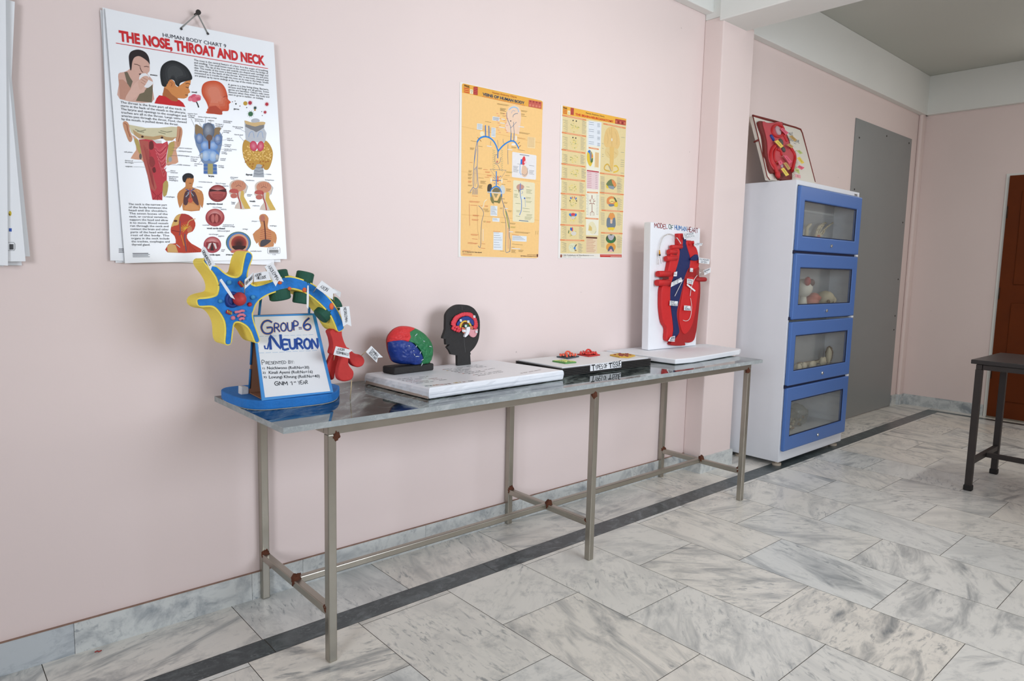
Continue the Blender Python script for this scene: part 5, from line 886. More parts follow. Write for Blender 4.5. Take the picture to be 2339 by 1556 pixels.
P.poly(0, [(600, 870+D), (640, 800+D), (700, 800+D), (750, 890+D), (755, 970+D), (710, 1020+D), (640, 1000+D)], (226, 218, 180), 2, 3); P.poly(0, [(625, 850+D), (670, 900+D), (670, 960+D), (600, 955+D)], (214, 186, 112), 3); P.line(0, [(720, 1020+D), (750, 970+D)], 6, (120, 120, 120), 4)
P.poly(0, [(562, 1070+D), (768, 1080+D), (765, 1380+D), (560, 1372+D)], (226, 204, 170), 3); P.poly(0, [(562, 1070+D), (768, 1080+D), (768, 1110+D), (562, 1100+D)], (104, 60, 44), 4)
for k in range(9): P.line(0, [(570, 1122+D+k*28), (690+(k*41 % 60), 1128+D+k*28)], 7, (190, 116, 86), 4)
P.poly(0, [(80, 1390+D), (1228, 1395+D), (1228, 1462+D), (75, 1458+D)], (232, 226, 214), 2); P.text(1, 'CBS Publishers & Distributors', (122, 1430), (612, 1432), (120, 1404), (120, 118, 112), .02); P.line(1, [(615, 1422), (705, 1424)], 9, (160, 156, 150), 5)
for k in range(4): P.line(1, [(130+k*90, 1450), (190+k*92, 1451)], 5, (150, 146, 140), 5)
P.poly(1, [(80, 1402), (112, 1404), (110, 1460), (76, 1458)], (150, 84, 64), 4); P.poly(1, [(822, 1400), (1228, 1405), (1228, 1458), (822, 1452)], (196, 56, 50), 4); P.line(1, [(835, 1416), (1220, 1422)], 8, (230, 170, 150), 5); P.line(1, [(1020, 1440), (1220, 1442)], 8, (236, 200, 180), 5)
P.mb.build('brain_poster', label='cream brain neuroanatomy poster with orange bars, right of the veins poster', cat='poster', recalc=False)
# ------------------------------------------------------------------ neuron model
fy_ = mat('foam_yellow', (255, 226, 96), rough=.75, var=.06, scale=30, bump=.35, bscale=160); fb = mat('foam_blue', (28, 122, 204), rough=.75, var=.34, scale=70, bump=.4, bscale=150)
fr = mat('foam_red', (200, 52, 48), rough=.7, var=.12, scale=25, bump=.2, bscale=120); fg = mat('foam_green', (26, 82, 64), rough=.75, var=.15, scale=40, bump=.3, bscale=160)
wd_blue = mat('blue_painted_stick', (24, 112, 176), rough=.6); wpaper = mat('white_card', (232, 234, 236), rough=.6, var=.02)
FY = -.345; DEP = .082
T1 = Tr(420, 560, 5.985, (0, FY, 0)); T2 = Tr(560, 580, 5.1875, (0, FY, 0)); T3 = Tr(500, 700, 6.2233, (0, FY, 0))
neu = thing('neuron_model', (0.03, -.2, .77), 'large blue and yellow foam neuron model on a blue stand with a lettered sign', 'model')
# stand
base = [(-.135, -.055), (-.152, -.12), (-.15, -.22), (-.138, -.285), (-.10, -.33), (-.02, -.345), (.09, -.347), (.15, -.315), (.205, -.235), (.215, -.19), (.20, -.10), (.13, -.045), (-.08, -.03)]
bpts = [Vector((x, y, .801)) for x, y in spline(base, 4)]
MB().prism(bpts, (0, 0, -.030), mat('stand_blue', (24, 116, 196), rough=.7, var=.2, scale=25, bump=.4, bscale=120)).build('base_board', neu, bevel=.004)
MB().prism([p.lerp(Vector((.03, -.19, .771)), .012)*1 for p in [Vector((x, y, .7712)) for x, y in spline(base, 4)]], (0, 0, -.0009), mat('raw_foam', (210, 206, 196), rough=.9)).build('base_foam', neu)
# sign on an A-frame
sb, st_ = -.335, -.262
O = Vector((0, sb, .8015)); sv = Vector((0, st_-sb, 1.062-.8015)).normalized(); sn = Vector((0, -sv.z, sv.y))
Ts = Tr(500, 700, 6.2233, O, sn)
cor = Ts([(475, 128), (1372, 98), (1627, 1222), (615, 1342)])
MB().prism(cor, -sn*.006, mat('sign_border_blue', (52, 142, 212), rough=.55, var=.05)).build('sign_board', neu)
sg = MB(); sg.face(Ts([(500, 150), (1330, 127), (1583, 1205), (655, 1295)], .0004), wpaper)
dk, bl1, bl2 = ink((28, 34, 44)), ink((28, 72, 156)), ink((226, 176, 96))
lb = ink((120, 166, 206))
for a, b, c_ in (((560, 428), (1355, 402), 2), ((560, 665), (1408, 625), 2), ((562, 540), (560, 665), 2)):
    q = Ts([a, b], .0007); n_ = 9
    for i in range(n_): sg.ribbon([q[0].lerp(q[1], (i+.05)/n_), q[0].lerp(q[1], (i+.8)/n_)], .0009, sn, lb)
def pen(string, a, b, up, m, w_, off=.001, seed=1, sm=3):
    q = Ts([a, b, up], off); h = (q[2]-q[0]).length; sg.pen(string, q[0], q[1], h, sn, m, w_, rise=q[2]-q[0], seed=seed, smooth=sm)
for m, w_, off in ((bl2, .0082, .0008), (bl1, .0054, .0012)):
    pen('G', (605, 388), (765, 384), (600, 200), m, w_, off, 3); pen('ROUP', (790, 358), (1128, 338), (785, 238), m, w_*.8, off, 4)
    pen('=', (1140, 348), (1178, 346), (1133, 262), m, w_*.42, off, 4); pen('6', (1208, 338), (1308, 334), (1190, 180), m, w_, off, 5)
for m, w_, off in ((ink((120, 160, 206)), .0080, .0008), (bl1, .0066, .0012)):
    pen('N', (735, 608), (885, 602), (725, 430), m, w_*1.15, off, 6); pen('EURON', (912, 608), (1408, 588), (900, 470), m, w_, off, 7)
q = Ts([(735, 440), (700, 560), (690, 605), (655, 600), (648, 565)], .0012); sg.ribbon(q, .005, sn, bl1)
pen('P', (612, 828), (650, 826), (606, 768), dk, .0015, .001, 8); pen('RESENTED BY:', (668, 824), (1068, 812), (664, 784), dk, .0013, .001, 9)
def hand(string, a, b, up, bold=0.0):
    q = Ts([a, b, up], .001); d_ = (q[1]-q[0]).normalized(); h = abs((q[2]-q[0]).dot(sn.cross(d_))); sg.text(string, q[0], q[1], h, sn, dk, bold)
for s_, a, b, h in (('1)', (622, 894), (652, 892), 26), ('Neichiwono (Roll:No=30)', (684, 896), (1282, 886), 40), ('2)', (618, 958), (664, 956), 28), ('Kinali Ayemi (Roll:No=16)', (708, 960), (1332, 948), 40), ('3)', (632, 1020), (678, 1018), 28), ('Lovungi Khvung (Roll:No=40)', (712, 1026), (1432, 1010), 42)): hand(s_, a, b, (a[0]-3, a[1]-h), .012)
pen('GNM', (795, 1124), (975, 1116), (788, 1072), dk, .0022, .001, 12); pen('1', (1020, 1116), (1050, 1114), (1014, 1070), dk, .0022, .001, 13); pen('YEAR', (1128, 1108), (1262, 1100), (1122, 1062), dk, .0018, .001, 14)
hand('st', (1062, 1085), (1098, 1083), (1060, 1064), .02)
sg.build('sign_sheet', neu, recalc=False)
card = mat('brown_cardboard', (150, 104, 78), rough=.85, var=.12)
ctop = (cor[0]+cor[1])/2; bk0 = Vector((cor[3].x+.012, -.195, .8015)); bk1 = Vector((cor[2].x-.012, -.195, .8015))
MB().prism([cor[0]-sn*.006+Vector((.008, .002, 0)), cor[1]-sn*.006+Vector((-.008, .002, 0)), bk1, bk0], Vector((0, .004, .002)), card).build('cardboard_back', neu)
MB().prism([cor[3]+Vector((.004, .012, .001)), cor[2]+Vector((-.004, .012, .001)), bk1+Vector((0, -.004, .001)), bk0+Vector((0, -.004, .001))], (0, 0, .003), card).build('cardboard_floor', neu)
for px, py, p2 in ((163, 718, (183, 530)), (755, 700, (762, 560))):
    pass
Tb = Tr(560, 580, 5.1875, (0, -.249, 0))
for a, b, foot in (((165, 716), (186, 525), (-.085, -.185)), ((757, 705), (762, 520), (.075, -.185))):
    u0, u1 = Tb.p(*a), Tb.p(*b); MB().tube([(foot[0]+.0, foot[1], .8), u0, u1], .0042, wd_blue, 8).build('stick', neu)
e0_, e1_ = cor[0]-sn*.004+Vector((.006, .004, 0)), bk0; MB().tube([e0_.lerp(e1_, .2), e0_.lerp(e1_, .62)], .0034, wd_blue, 8).build('edge_strip', neu); MB().tube([e0_.lerp(e1_, .68), e0_.lerp(e1_, .93)], .0034, wd_blue, 8).build('edge_strip', neu)
T3b = Tr(500, 700, 6.2233, (0, -.20, 0)); fm = mat('white_foam_block', (224, 222, 220), rough=.9, bump=.4, bscale=90)
fp = T3b([(316, 1245), (425, 1245), (428, 1150), (318, 1140)]); zz = .8
MB().prism([Vector((p.x, -.20, max(p.z, zz+.0005))) if i > 1 else Vector((p.x, -.20, zz+.0005)) for i, p in enumerate(fp)], (0, .028, 0), fm).build('foam_block', neu, bevel=.003)
# body outline (front face), traced round: dendrites, axon out and back
S1_ = [(275, 200), (300, 198), (375, 285), (440, 300), (520, 372), (590, 420), (650, 445), (720, 452), (765, 430), (795, 395), (808, 340), (822, 250), (850, 130), (868, 102), (900, 112), (925, 152), (905, 220), (880, 290), (858, 370), (850, 440), (880, 505), (930, 555), (1000, 572)]
AX1 = [(70, 378), (130, 388), (200, 375), (300, 340), (400, 303), (470, 283), (540, 281), (620, 298), (700, 325), (790, 366), (870, 420), (940, 482), (1000, 545), (1050, 612), (1095, 690), (1130, 762), (1155, 835), (1162, 885)]
AX2 = [(1108, 918), (1085, 870), (1052, 790), (1012, 712), (950, 640), (880, 570), (800, 503), (720, 450), (640, 420), (570, 404), (500, 404), (420, 420), (340, 445), (260, 475), (190, 515), (140, 560), (105, 615), (85, 680)]
S2_ = [(922, 935), (930, 1010), (952, 1090), (985, 1180), (1015, 1270), (1022, 1310), (990, 1330), (962, 1275), (930, 1185), (880, 1112), (820, 1068), (760, 1042), (705, 1043), (672, 1072), (660, 1125), (650, 1200), (640, 1285), (630, 1348), (580, 1352), (570, 1310), (580, 1200), (576, 1085), (550, 1000), (500, 920), (440, 852), (380, 825), (300, 825), (215, 828), (192, 792), (190, 745), (260, 738), (350, 728), (440, 702), (472, 665), (488, 590), (480, 530), (450, 440), (400, 365), (340, 292), (285, 230)]
face3 = T1(S1_)+T2(AX1[1:])+T2(AX2)+T1(S2_)
f2 = spline([(p.x, p.z) for p in face3], 2)
def offset2(pts, d):
    n = len(pts); out = []; A = sum(pts[i][0]*pts[(i+1) % n][1]-pts[(i+1) % n][0]*pts[i][1] for i in range(n)); sgn = 1 if A > 0 else -1
    for i in range(n):
        a, b = Vector(pts[i-1]), Vector(pts[(i+1) % n]); t_ = (b-a)
        if t_.length < 1e-9: out.append(pts[i]); continue
        t_.normalize(); out.append((pts[i][0]+t_.y*d*sgn, pts[i][1]-t_.x*d*sgn))
    return out
def relax(pts, it):
    for _ in range(it): pts = [((a[0]+2*b[0]+c[0])/4, (a[1]+2*b[1]+c[1])/4) for a, b, c in zip(pts[-1:]+pts[:-1], pts, pts[1:]+pts[:1])]
    return pts
o2 = relax(offset2(f2, .0046), 1)
ob_ = relax(offset2(f2, .0125), 6); MB().prism([Vector((x, FY, z)) for x, z in o2], (0, DEP, 0), fy_, back=[Vector((x, FY+DEP, z)) for x, z in ob_]).build('cell_wall', neu, bevel=.004, seg=3)
rb = MB(); rb.prism([Vector((x, FY-.0025, z)) for x, z in f2], (0, .0035, 0), fb); rb.build('cytoplasm', neu, bevel=.001)
# red terminals: a trunk that divides into three limbs, each ending in a swollen bouton
TR = [(1030, 915), (1155, 890), (1170, 970), (1195, 1050), (1225, 1112), (1250, 1150), (1180, 1200), (1120, 1210), (1050, 1190), (1062, 1120), (1065, 1080), (1050, 1000)]
MB().prism(T2(spline(TR, 3), -.012), (0, .034, 0), fr).build('axon_trunk', neu, bevel=.006, seg=3)
LIMBS = [([(1050, 1150), (1150, 1180), (1130, 1250), (1105, 1300), (1078, 1370), (1066, 1430), (1058, 1478), (1030, 1496), (1000, 1484), (982, 1440), (974, 1335), (1000, 1270), (1028, 1205)], -.032),
         ([(1215, 1110), (1262, 1150), (1310, 1186), (1360, 1195), (1400, 1224), (1419, 1275), (1395, 1326), (1340, 1346), (1285, 1328), (1250, 1290), (1225, 1235), (1190, 1180)], -.014),
         ([(1130, 1170), (1220, 1165), (1232, 1240), (1228, 1295), (1246, 1338), (1284, 1386), (1291, 1432), (1266, 1490), (1190, 1514), (1126, 1500), (1100, 1450), (1106, 1370), (1121, 1310), (1138, 1245)], .012)]
for pts, off in LIMBS:
    T = T2.at(off); MB().prism(T(spline(pts, 3)), (0, .026, 0), fr).build('terminal_bouton', neu, bevel=.007, seg=4)
# myelin pegs: (base on the axon, tip, half width)
for i, (a, b, hw) in enumerate((((430, 330), (398, 195), 95), ((690, 350), (718, 215), 104), ((1030, 620), (1105, 572), 88), ((398, 430), (420, 545), 122), ((665, 475), (650, 588), 92), ((968, 668), (880, 752), 104))):
    Tm = Tr(560, 580, 5.1875, (0, FY+DEP*.30, 0)); A, B = Tm.p(*a), Tm.p(*b); r_ = hw*T_unit(Tm); ax = B-A; L_ = ax.length
    MB().lathe(A, [(r_*.98, -.004), (r_, L_*.3), (r_, L_-.004), (r_*.9, L_)], fg, ax, 22).build('myelin_sheath', neu, bevel=.003)
# organelles
F = FY-.003
def on(T, x, y, off): q = T.p(x, y); return Vector((q.x, F-off, q.z))
pkm = mat('clay_pink', (222, 128, 144), rough=.6, var=.08); redm = mat('clay_red', (196, 36, 44), rough=.5); nuc = mat('nucleus_red', (198, 62, 64), rough=.55, var=.1); dbl = mat('clay_dark_blue', (20, 50, 124), rough=.6); lbl_ = mat('clay_light_blue', (60, 144, 196), rough=.5); org = mat('clay_orange', (232, 104, 50), rough=.6); yl = mat('clay_yellow', (238, 214, 110), rough=.6)
u = T_unit(T1); u2 = T_unit(T2)
k = MB(); k.tube([on(T1, *ell(655, 745, 78, 88, 24)[i % 24], .003) for i in range(25)], .0052, dbl, 8); k.blob(on(T1, 620, 770, 0), (60*u, .004, 78*u), dbl, ((1, 0, 0), (0, 1, 0), (.2, 0, 1))); k.build('endoplasmic_reticulum', neu)
k = MB(); k.blob(on(T1, 745, 735, .006), (90*u, .024, 96*u), nuc, nu=24, nv=16); k.build('nucleus', neu)
for x, y, dx, dy in ((772, 531, 30, 34), (607, 917, 34, 16)):
    k = MB(); a, b = on(T1, x-dx, y-dy, .002), on(T1, x+dx, y+dy, .002); k.tube([a, a.lerp(b, .1), a.lerp(b, .9), b], [.003, .0062, .0062, .003], redm, 10)
    e_ = [(x-dx*.9+dx*1.8*i/9, y-dy*.9+dy*1.8*i/9+(16 if i % 2 else -16)) for i in range(10)]; k.tube([on(T1, *q, .0085) for q in e_], .0011, yl, 6); k.build('mitochondrion', neu)
for pth in ([(690, 915), (740, 910), (780, 895), (815, 900)], [(725, 975), (755, 950), (800, 948), (825, 972)], [(750, 1020), (775, 1000), (800, 1000), (812, 1015)]):
    k = MB(); q = [on(T1, *p, .003) for p in pth]; k.tube([q[0]+(q[0]-q[1])*.2]+q+[q[-1]+(q[-1]-q[-2])*.2], [.001, .0042, .0042, .0042, .0040, .001], pkm, 10); k.build('golgi_fold', neu)
for x, y, r_, m in ((665, 995, 31, pkm), (892, 810, 31, redm), (610, 512, 36, lbl_), (490, 765, 30, lbl_), (935, 712, 36, lbl_)):
    k = MB(); k.blob(on(T1, x, y, .001), (r_*u, .007, r_*u), m, nu=16, nv=10); k.build('vesicle', neu)
for x, y, rx, ry in ((405, 343, 28, 20), (698, 428, 26, 30), (1018, 622, 30, 44), (520, 412, 22, 22)):
    k = MB(); k.blob(on(T2, x, y, .0), (rx*u2, .005, ry*u2), org, nu=14, nv=8); k.build('schwann_nucleus', neu)
# paper flags on cocktail sticks
stick = mat('cocktail_stick', (206, 180, 136), rough=.7)
def flag(T, pts, words, foot, off=.05, hpt=None, fold=.004):
    q = [T.p(x, y, off) for x, y in pts]; mb = MB(); mb.prism([p for p in q], (0, .0006, 0), wpaper)
    for s_, a, b, up in words:
        A, B, Uq = (T.p(x, y, off+.0006) for x, y in (a, b, up)); mb.pen(s_, A, B, (Uq-A).length, WN, ink((40, 40, 46)), .0011, rise=Uq-A, seed=len(s_))
    fo = mb.build('label_flag', neu, recalc=False)
    a = T.p(*foot[0], off-.0005); b = T.p(*foot[1], 0)+Vector((0, .004, 0)); MB().tube([a, b], .0011, stick, 6).build('cocktail_stick', fo)
flag(T1, [(236, 82), (268, 12), (300, 40), (436, 276), (384, 292), (364, 352), (330, 280)], [('DENDRITES', (250, 92), (352, 285), (276, 66))], ((252, 50), (300, 240)))
flag(T1, [(488, 478), (514, 458), (600, 580), (645, 650), (700, 744), (640, 712), (570, 610)], [], ((500, 470), (480, 560)))
flag(T1, [(836, 470), (952, 368), (944, 500), (832, 602)], [('CELL', (846, 545), (886, 508), (842, 505)), ('BODY', (892, 500), (938, 458), (888, 462))], ((834, 480), (834, 700)))
flag(T2, [(103, 232), (245, 207), (268, 208), (305, 300), (312, 308), (105, 335)], [('AXON', (118, 272), (190, 258), (114, 240)), ('HILLOCK', (142, 304), (248, 288), (138, 272))], ((106, 240), (104, 360)), .055)
flag(T2, [(228, 150), (325, 95), (456, 332), (398, 318), (362, 386)], [('AXOLEMMA', (268, 150), (378, 322), (300, 128))], ((232, 150), (310, 340)), .045)
flag(T2, [(1040, 405), (1135, 455), (1125, 520), (1075, 480)], [], ((1042, 410), (1060, 560)), .02)
flag(T2, [(840, 402), (908, 316), (1102, 460), (1042, 472), (1040, 545)], [('AXON', (886, 398), (965, 450), (912, 362))], ((845, 400), (808, 465)), .045)
flag(T2, [(738, 375), (752, 375), (756, 520), (750, 650), (728, 630), (730, 500)], [], ((745, 400), (750, 440)), .04)
flag(T2, [(1122, 632), (1232, 620), (1260, 860), (1206, 832), (1162, 862)], [('NEURILEMMA', (1166, 640), (1188, 815), (1196, 634))], ((1124, 636), (1050, 640)), .03)
flag(T2, [(1075, 1095), (1275, 1142), (1232, 1172), (1240, 1240), (1045, 1195)], [('AXON', (1094, 1140), (1172, 1152), (1100, 1112)), ('TERMINALS', (1074, 1178), (1222, 1206), (1080, 1150))], ((1062, 1200), (1058, 1262)), .045)
flag(T2, [(1495, 1090), (1632, 1226), (1572, 1232), (1560, 1290), (1430, 1162)], [('TERMINAL', (1482, 1146), (1568, 1228), (1504, 1122)), ('BOUTONS', (1466, 1178), (1546, 1262), (1486, 1156))], ((1440, 1150), (1380, 1210)), .02)
MB().tube([T2.p(1262, 1500), Vector((T2.p(1265, 1500).x+.004, FY+.02, .7705))], .0014, stick, 6).build('cocktail_stick', neu)
for i, s_ in enumerate(((300, 1495),)): pass

# ------------------------------------------------------------------ wrapped board under the brain and the head
wrap = mat('white_wrapping', (232, 235, 240), rough=.32, var=.03, scale=18, bump=.25, bscale=26); under = mat('raw_board', (176, 158, 146), rough=.9)
bw = MB(); Q = [(.392, -.082), (.413, -.484), (1.108, -.452), (1.055, -.045)]
brd = thing('wrapped_board', (.74, -.27, .77), 'white paper-wrapped display board lying under the brain and the head', 'board')
n_ = 24; top = []; rg = random.Random(2)
def lerp2(a, b, t_): return (a[0]+(b[0]-a[0])*t_, a[1]+(b[1]-a[1])*t_)
ring = []
for i in range(4):
    for j in range(n_): ring.append(lerp2(Q[i], Q[(i+1) % 4], j/n_))
cx_, cy_ = .74, -.265
def shrink(p, d): v = Vector((cx_-p[0], cy_-p[1])); v.normalize(); return (p[0]+v.x*d, p[1]+v.y*d)
lay = []
for z, d, w_ in ((.7735, .004, .0), (.779, 0, .0015), (.795, -.001, .002), (.806, .001, .0012), (.8115, .006, .0)):
    lay.append([Vector((*shrink(p, d+rg.uniform(-w_, w_)), z)) for p in ring])
N4 = len(ring); vs = [v for l in lay for v in l]
bw.add(vs, [(a*N4+i, a*N4+(i+1) % N4, (a+1)*N4+(i+1) % N4, (a+1)*N4+i) for a in range(4) for i in range(N4)], wrap)
bw.prism([Vector((.3905, -.09, .7725)), Vector((.4115, -.478, .7725)), Vector((.4115, -.478, .781)), Vector((.3905, -.09, .7835))], (.004, 0, 0), under); bw.add(lay[-1], [list(range(N4))], wrap); bw.add(lay[0], [list(range(N4))[::-1]], under)
bw.ribbon([Vector((.4145, -.4862, .787)), Vector((.76, -.4702, .790)), Vector((1.1085, -.4542, .793))], .0010, (0, -1, 0), mat('fold_line', (176, 182, 190), rough=.5))
tt = Tr(890, 840, 11.138, (0, 0, .8117), (0, 0, 1)); tw = Tr(1000, 825, 8.996, (0, 0, .8117), (0, 0, 1)); rg = random.Random(11)
def scrawl(T, a, b, h, c_, words=(3, 5)):
    """a line of writing too slanted to read: short pen ticks"""
    A, B = T.p(*a), T.p(*b); L_ = (B-A).length; d_ = (B-A).normalized(); up = Vector((0, 0, 1)).cross(d_); x = 0
    while x < L_:
        st = rg.uniform(.0025, .005)
        if rg.random() < .86: bw.ribbon([A+d_*x+up*rg.uniform(0, h*.3)+Vector((0, 0, .0003)), A+d_*(x+st*.5)+up*h*rg.uniform(.6, 1)+Vector((0, 0, .0003)), A+d_*(x+st)+up*rg.uniform(0, h*.4)+Vector((0, 0, .0003))], .0024, (0, 0, 1), ink(c_))
        x += st+.0012
    return
def scr_words(T, a, b, h, c_, n):
    for i in range(n):
        t0, t1 = i/n, (i+.82)/n; scrawl(T, lerp2(a, b, t0), lerp2(a, b, t1), h, c_)
G_ = (70, 74, 82)
for a, b, c_, n in (((210, 298), (640, 262), G_, 1), ((770, 246), (1040, 222), G_, 1), ((335, 328), (975, 262), G_, 2), ((440, 352), (885, 306), (150, 90, 80), 1), ((1010, 290), (1262, 264), (150, 90, 80), 1), ((560, 378), (1090, 326), (110, 60, 50), 1), ((1120, 318), (1390, 286), (110, 60, 50), 1), ((690, 402), (1225, 345), G_, 1), ((1250, 330), (1490, 304), G_, 1)): scr_words(tt, a, b, .009, c_, n)
for a, b, c_, n in (((930, 478), (1120, 462), (70, 100, 120), 1), ((1135, 460), (1300, 436), (170, 110, 60), 1), ((1310, 440), (1400, 430), (190, 60, 50), 1), ((1420, 428), (1605, 412), (100, 50, 50), 1), ((1630, 396), (1870, 372), (200, 170, 40), 1), ((1900, 372), (1960, 364), (130, 60, 50), 1), ((1980, 352), (2170, 340), (56, 80, 90), 1)): scr_words(tt, a, b, .016, c_, n)
for i, (a, b, c_) in enumerate((((110, 178), (540, 132), (190, 80, 60)), ((190, 198), (530, 158), (214, 176, 60)), ((285, 212), (700, 160), (90, 60, 50)), ((355, 224), (640, 190), (60, 70, 80)), ((430, 242), (740, 200), (140, 60, 40)), ((515, 260), (900, 195), (220, 110, 60)), ((640, 262), (1000, 205), G_), ((735, 288), (1345, 196), (190, 110, 100)), ((835, 304), (1370, 220), (90, 50, 40)), ((590, 118), (830, 80), G_), ((630, 132), (960, 98), G_), ((790, 135), (1000, 116), G_), ((960, 180), (1195, 148), G_), ((1695, 258), (2140, 178), (120, 100, 90)))):
    scr_words(tw, lerp2(a, b, .06), b, .008, G_ if i != 13 else c_, 3)
    A = tw.p(*a); bw.face([A+Vector((x*.007, y*.006, .0004)) for x, y in ((0, 0), (1, 0), (1, 1), (0, 1))], ink(c_)) if i < 9 else None
bw.build('wrapping', brd, recalc=False)

# ------------------------------------------------------------------ brain on a black block
TB = Tr(860, 690, 8.1885, (0, -.150, 0)); brn = thing('brain_model', (.55, -.14, .8122), 'red, green and blue brain model on a black block', 'model')
black = mat('black_foam', (34, 32, 32), rough=.7, var=.25, scale=60, bump=.4, bscale=180)
b0 = [Vector((.450, -.112, .8122)), Vector((.460, -.186, .8122)), Vector((.655, -.168, .8122)), Vector((.648, -.098, .8122))]
MB().prism(b0, (0, 0, .0285), black).build('base_block', brn, bevel=.006, seg=3)
OUT = [(195, 740), (205, 670), (240, 600), (330, 505), (450, 456), (600, 456), (720, 492), (850, 562), (950, 662), (1020, 772), (1044, 900), (1032, 1020), (992, 1120), (940, 1182), (860, 1212), (720, 1222), (600, 1172), (430, 1160), (300, 1110), (245, 1000), (210, 880)]
oo = spline(OUT, 4); bc = (620, 835); uB = T_unit(TB); ZMIN = .8417
def clampz(v): return Vector((v.x, v.y, max(v.z, ZMIN+.0005)))
rimm = mat('brain_rim', (150, 52, 46), rough=.7)
k = MB(); k.prism([clampz(p) for p in TB(oo, 0)], (0, .007, 0), rimm); k.build('backing', brn)
def outr(x, y):
    a = math.atan2(y-bc[1], x-bc[0]); r_ = math.hypot(x-bc[0], y-bc[1]); best = 1e9
    for i in range(len(oo)):
        x0_, y0_ = oo[i][0]-bc[0], oo[i][1]-bc[1]; x1_, y1_ = oo[(i+1) % len(oo)][0]-bc[0], oo[(i+1) % len(oo)][1]-bc[1]
        dx, dy = math.cos(a), math.sin(a); den = dx*(y1_-y0_)-dy*(x1_-x0_)
        if abs(den) < 1e-9: continue
        t_ = (x0_*(y1_-y0_)-y0_*(x1_-x0_))/den; s_ = (x0_*dy-y0_*dx)/den
        if t_ > 0 and -1e-6 <= s_ <= 1.000001: best = min(best, t_)
    return min(1, r_/best)
def lobe(name, c_, outl, m, seed, lift):
    o_ = spline(outl, 5); n = len(o_); R_ = 16; vs = []
    for j in range(R_+1):
        t_ = j/R_
        for i in range(n):
            x, y = c_[0]+(o_[i][0]-c_[0])*t_, c_[1]+(o_[i][1]-c_[1])*t_
            q = outr(x, y); h = .040*math.sqrt(max(0, 1-q*q))+lift*(1-t_**4)
            nn = noise.noise(Vector((x*.022, y*.022, seed)))+.6*noise.noise(Vector((x*.05, y*.05, seed+5)))
            h += .0038*nn*(1-t_**8)
            p = TB.p(x, y); vs.append(clampz(Vector((p.x, p.y-h-.0005, p.z))))
    k = MB(); k.add(vs, [(j*n+i, j*n+(i+1) % n, (j+1)*n+(i+1) % n, (j+1)*n+i) for j in range(R_) for i in range(n)], m, True)
    k.add([v for v in vs[-n:]]+[Vector((v.x, TB.O.y, v.z)) for v in vs[-n:]], [(i, (i+1) % n, n+(i+1) % n, n+i) for i in range(n)], m)
    k.build(name, brn, recalc=False)
lr = mat('lobe_red', (214, 44, 46), rough=.5, var=.16, scale=60, bump=.6, bscale=120); lg = mat('lobe_green', (30, 116, 68), rough=.5, var=.3, scale=50, bump=.7, bscale=110); lbm = mat('lobe_blue', (20, 52, 132), rough=.4, var=.2, scale=40, bump=.5, bscale=100)
lobe('frontal_lobe', (400, 600), [(196, 745), (205, 670), (240, 600), (330, 505), (450, 456), (600, 456), (700, 486), (640, 492), (565, 535), (545, 600), (550, 640), (505, 715), (480, 722), (400, 700), (300, 712), (215, 738)], lr, 1, .003)
lobe('parietal_lobe', (830, 830), [(565, 535), (640, 492), (720, 492), (850, 562), (950, 662), (1020, 772), (1044, 900), (1032, 1020), (992, 1120), (940, 1182), (860, 1212), (745, 1212), (790, 1060), (740, 910), (650, 795), (560, 722), (505, 715), (550, 640), (545, 600)], lg, 2, .003)
lobe('temporal_lobe', (500, 950), [(215, 738), (300, 712), (400, 700), (480, 722), (560, 740), (650, 830), (725, 930), (790, 1060), (765, 1150), (720, 1222), (600, 1172), (430, 1160), (300, 1110), (245, 1000), (212, 880)], lbm, 3, .009)
k = MB()
for (x, y, w_, r_) in ((770, 716, 18, 20), (690, 925, 26, -60), (640, 996, 40, 5), (560, 890, 10, 30), (745, 1060, 24, -20), (480, 800, 14, 0), (900, 815, 26, 10), (610, 805, 18, -50), (760, 1150, 30, -60), (630, 600, 30, -40), (580, 960, 20, 60)):
    q = TB.p(x, y); h = .040*math.sqrt(max(0, 1-outr(x, y)**2))+.0105; c_ = Vector((q.x, q.y-h, q.z)); dx = Vector((math.cos(math.radians(r_)), 0, -math.sin(math.radians(r_))))*w_*uB
    k.tube([c_-dx, c_+Vector((0, -.001, .001)), c_+dx], .0013, mat('glue_flecks', (206, 214, 222), rough=.3), 6)
k.build('glue_flecks', brn)

# ------------------------------------------------------------------ black head silhouette with a brain section
TH = Tr(1000, 680, 9.15, (0, -.118, 0)); hd = thing('head_model', (.85, -.10, .8122), 'flat black head profile model showing a coloured brain section', 'model')
HO = [(170, 400), (182, 345), (230, 268), (300, 205), (370, 165), (450, 147), (560, 150), (650, 167), (740, 215), (800, 280), (850, 370), (875, 470), (880, 600), (870, 770), (840, 910), (770, 1040), (678, 1138)]
hp = spline(HO, 4, False)+[(690, 1178), (678, 1200), (692, 1390), (560, 1416), (415, 1426), (412, 1210), (285, 1190), (250, 1112), (195, 1040), (250, 978), (175, 986), (164, 868), (108, 856), (112, 818), (142, 740), (164, 660)]
hq = TH(hp); hz = min(p.z for p in hq); hq = [Vector((p.x, p.y, .8124 if p.z < .83 else p.z)) for p in hq]
hb = MB(); hb.prism(hq, (0, .015, 0), black)
hb.line_ = None
hb.ribbon(TH([(500, 165), (512, 260)], .0005), .0012, WN, mat('scratch_grey', (92, 92, 92))); hb.ribbon(TH([(548, 850), (575, 1140)], .0005), .0012, WN, MATS['scratch_grey'])
hb.build('head_board', hd, recalc=False)
def hpart(name, pts, m, z0, th, sm=3, bev=.0015):
    q = TH(spline(pts, sm) if sm else pts, z0+th); MB().prism(q, (0, th, 0), m).build(name, hd, bevel=bev)
cort = mat('cortex_pink', (222, 64, 78), rough=.55, var=.2, scale=90, bump=.4, bscale=150)
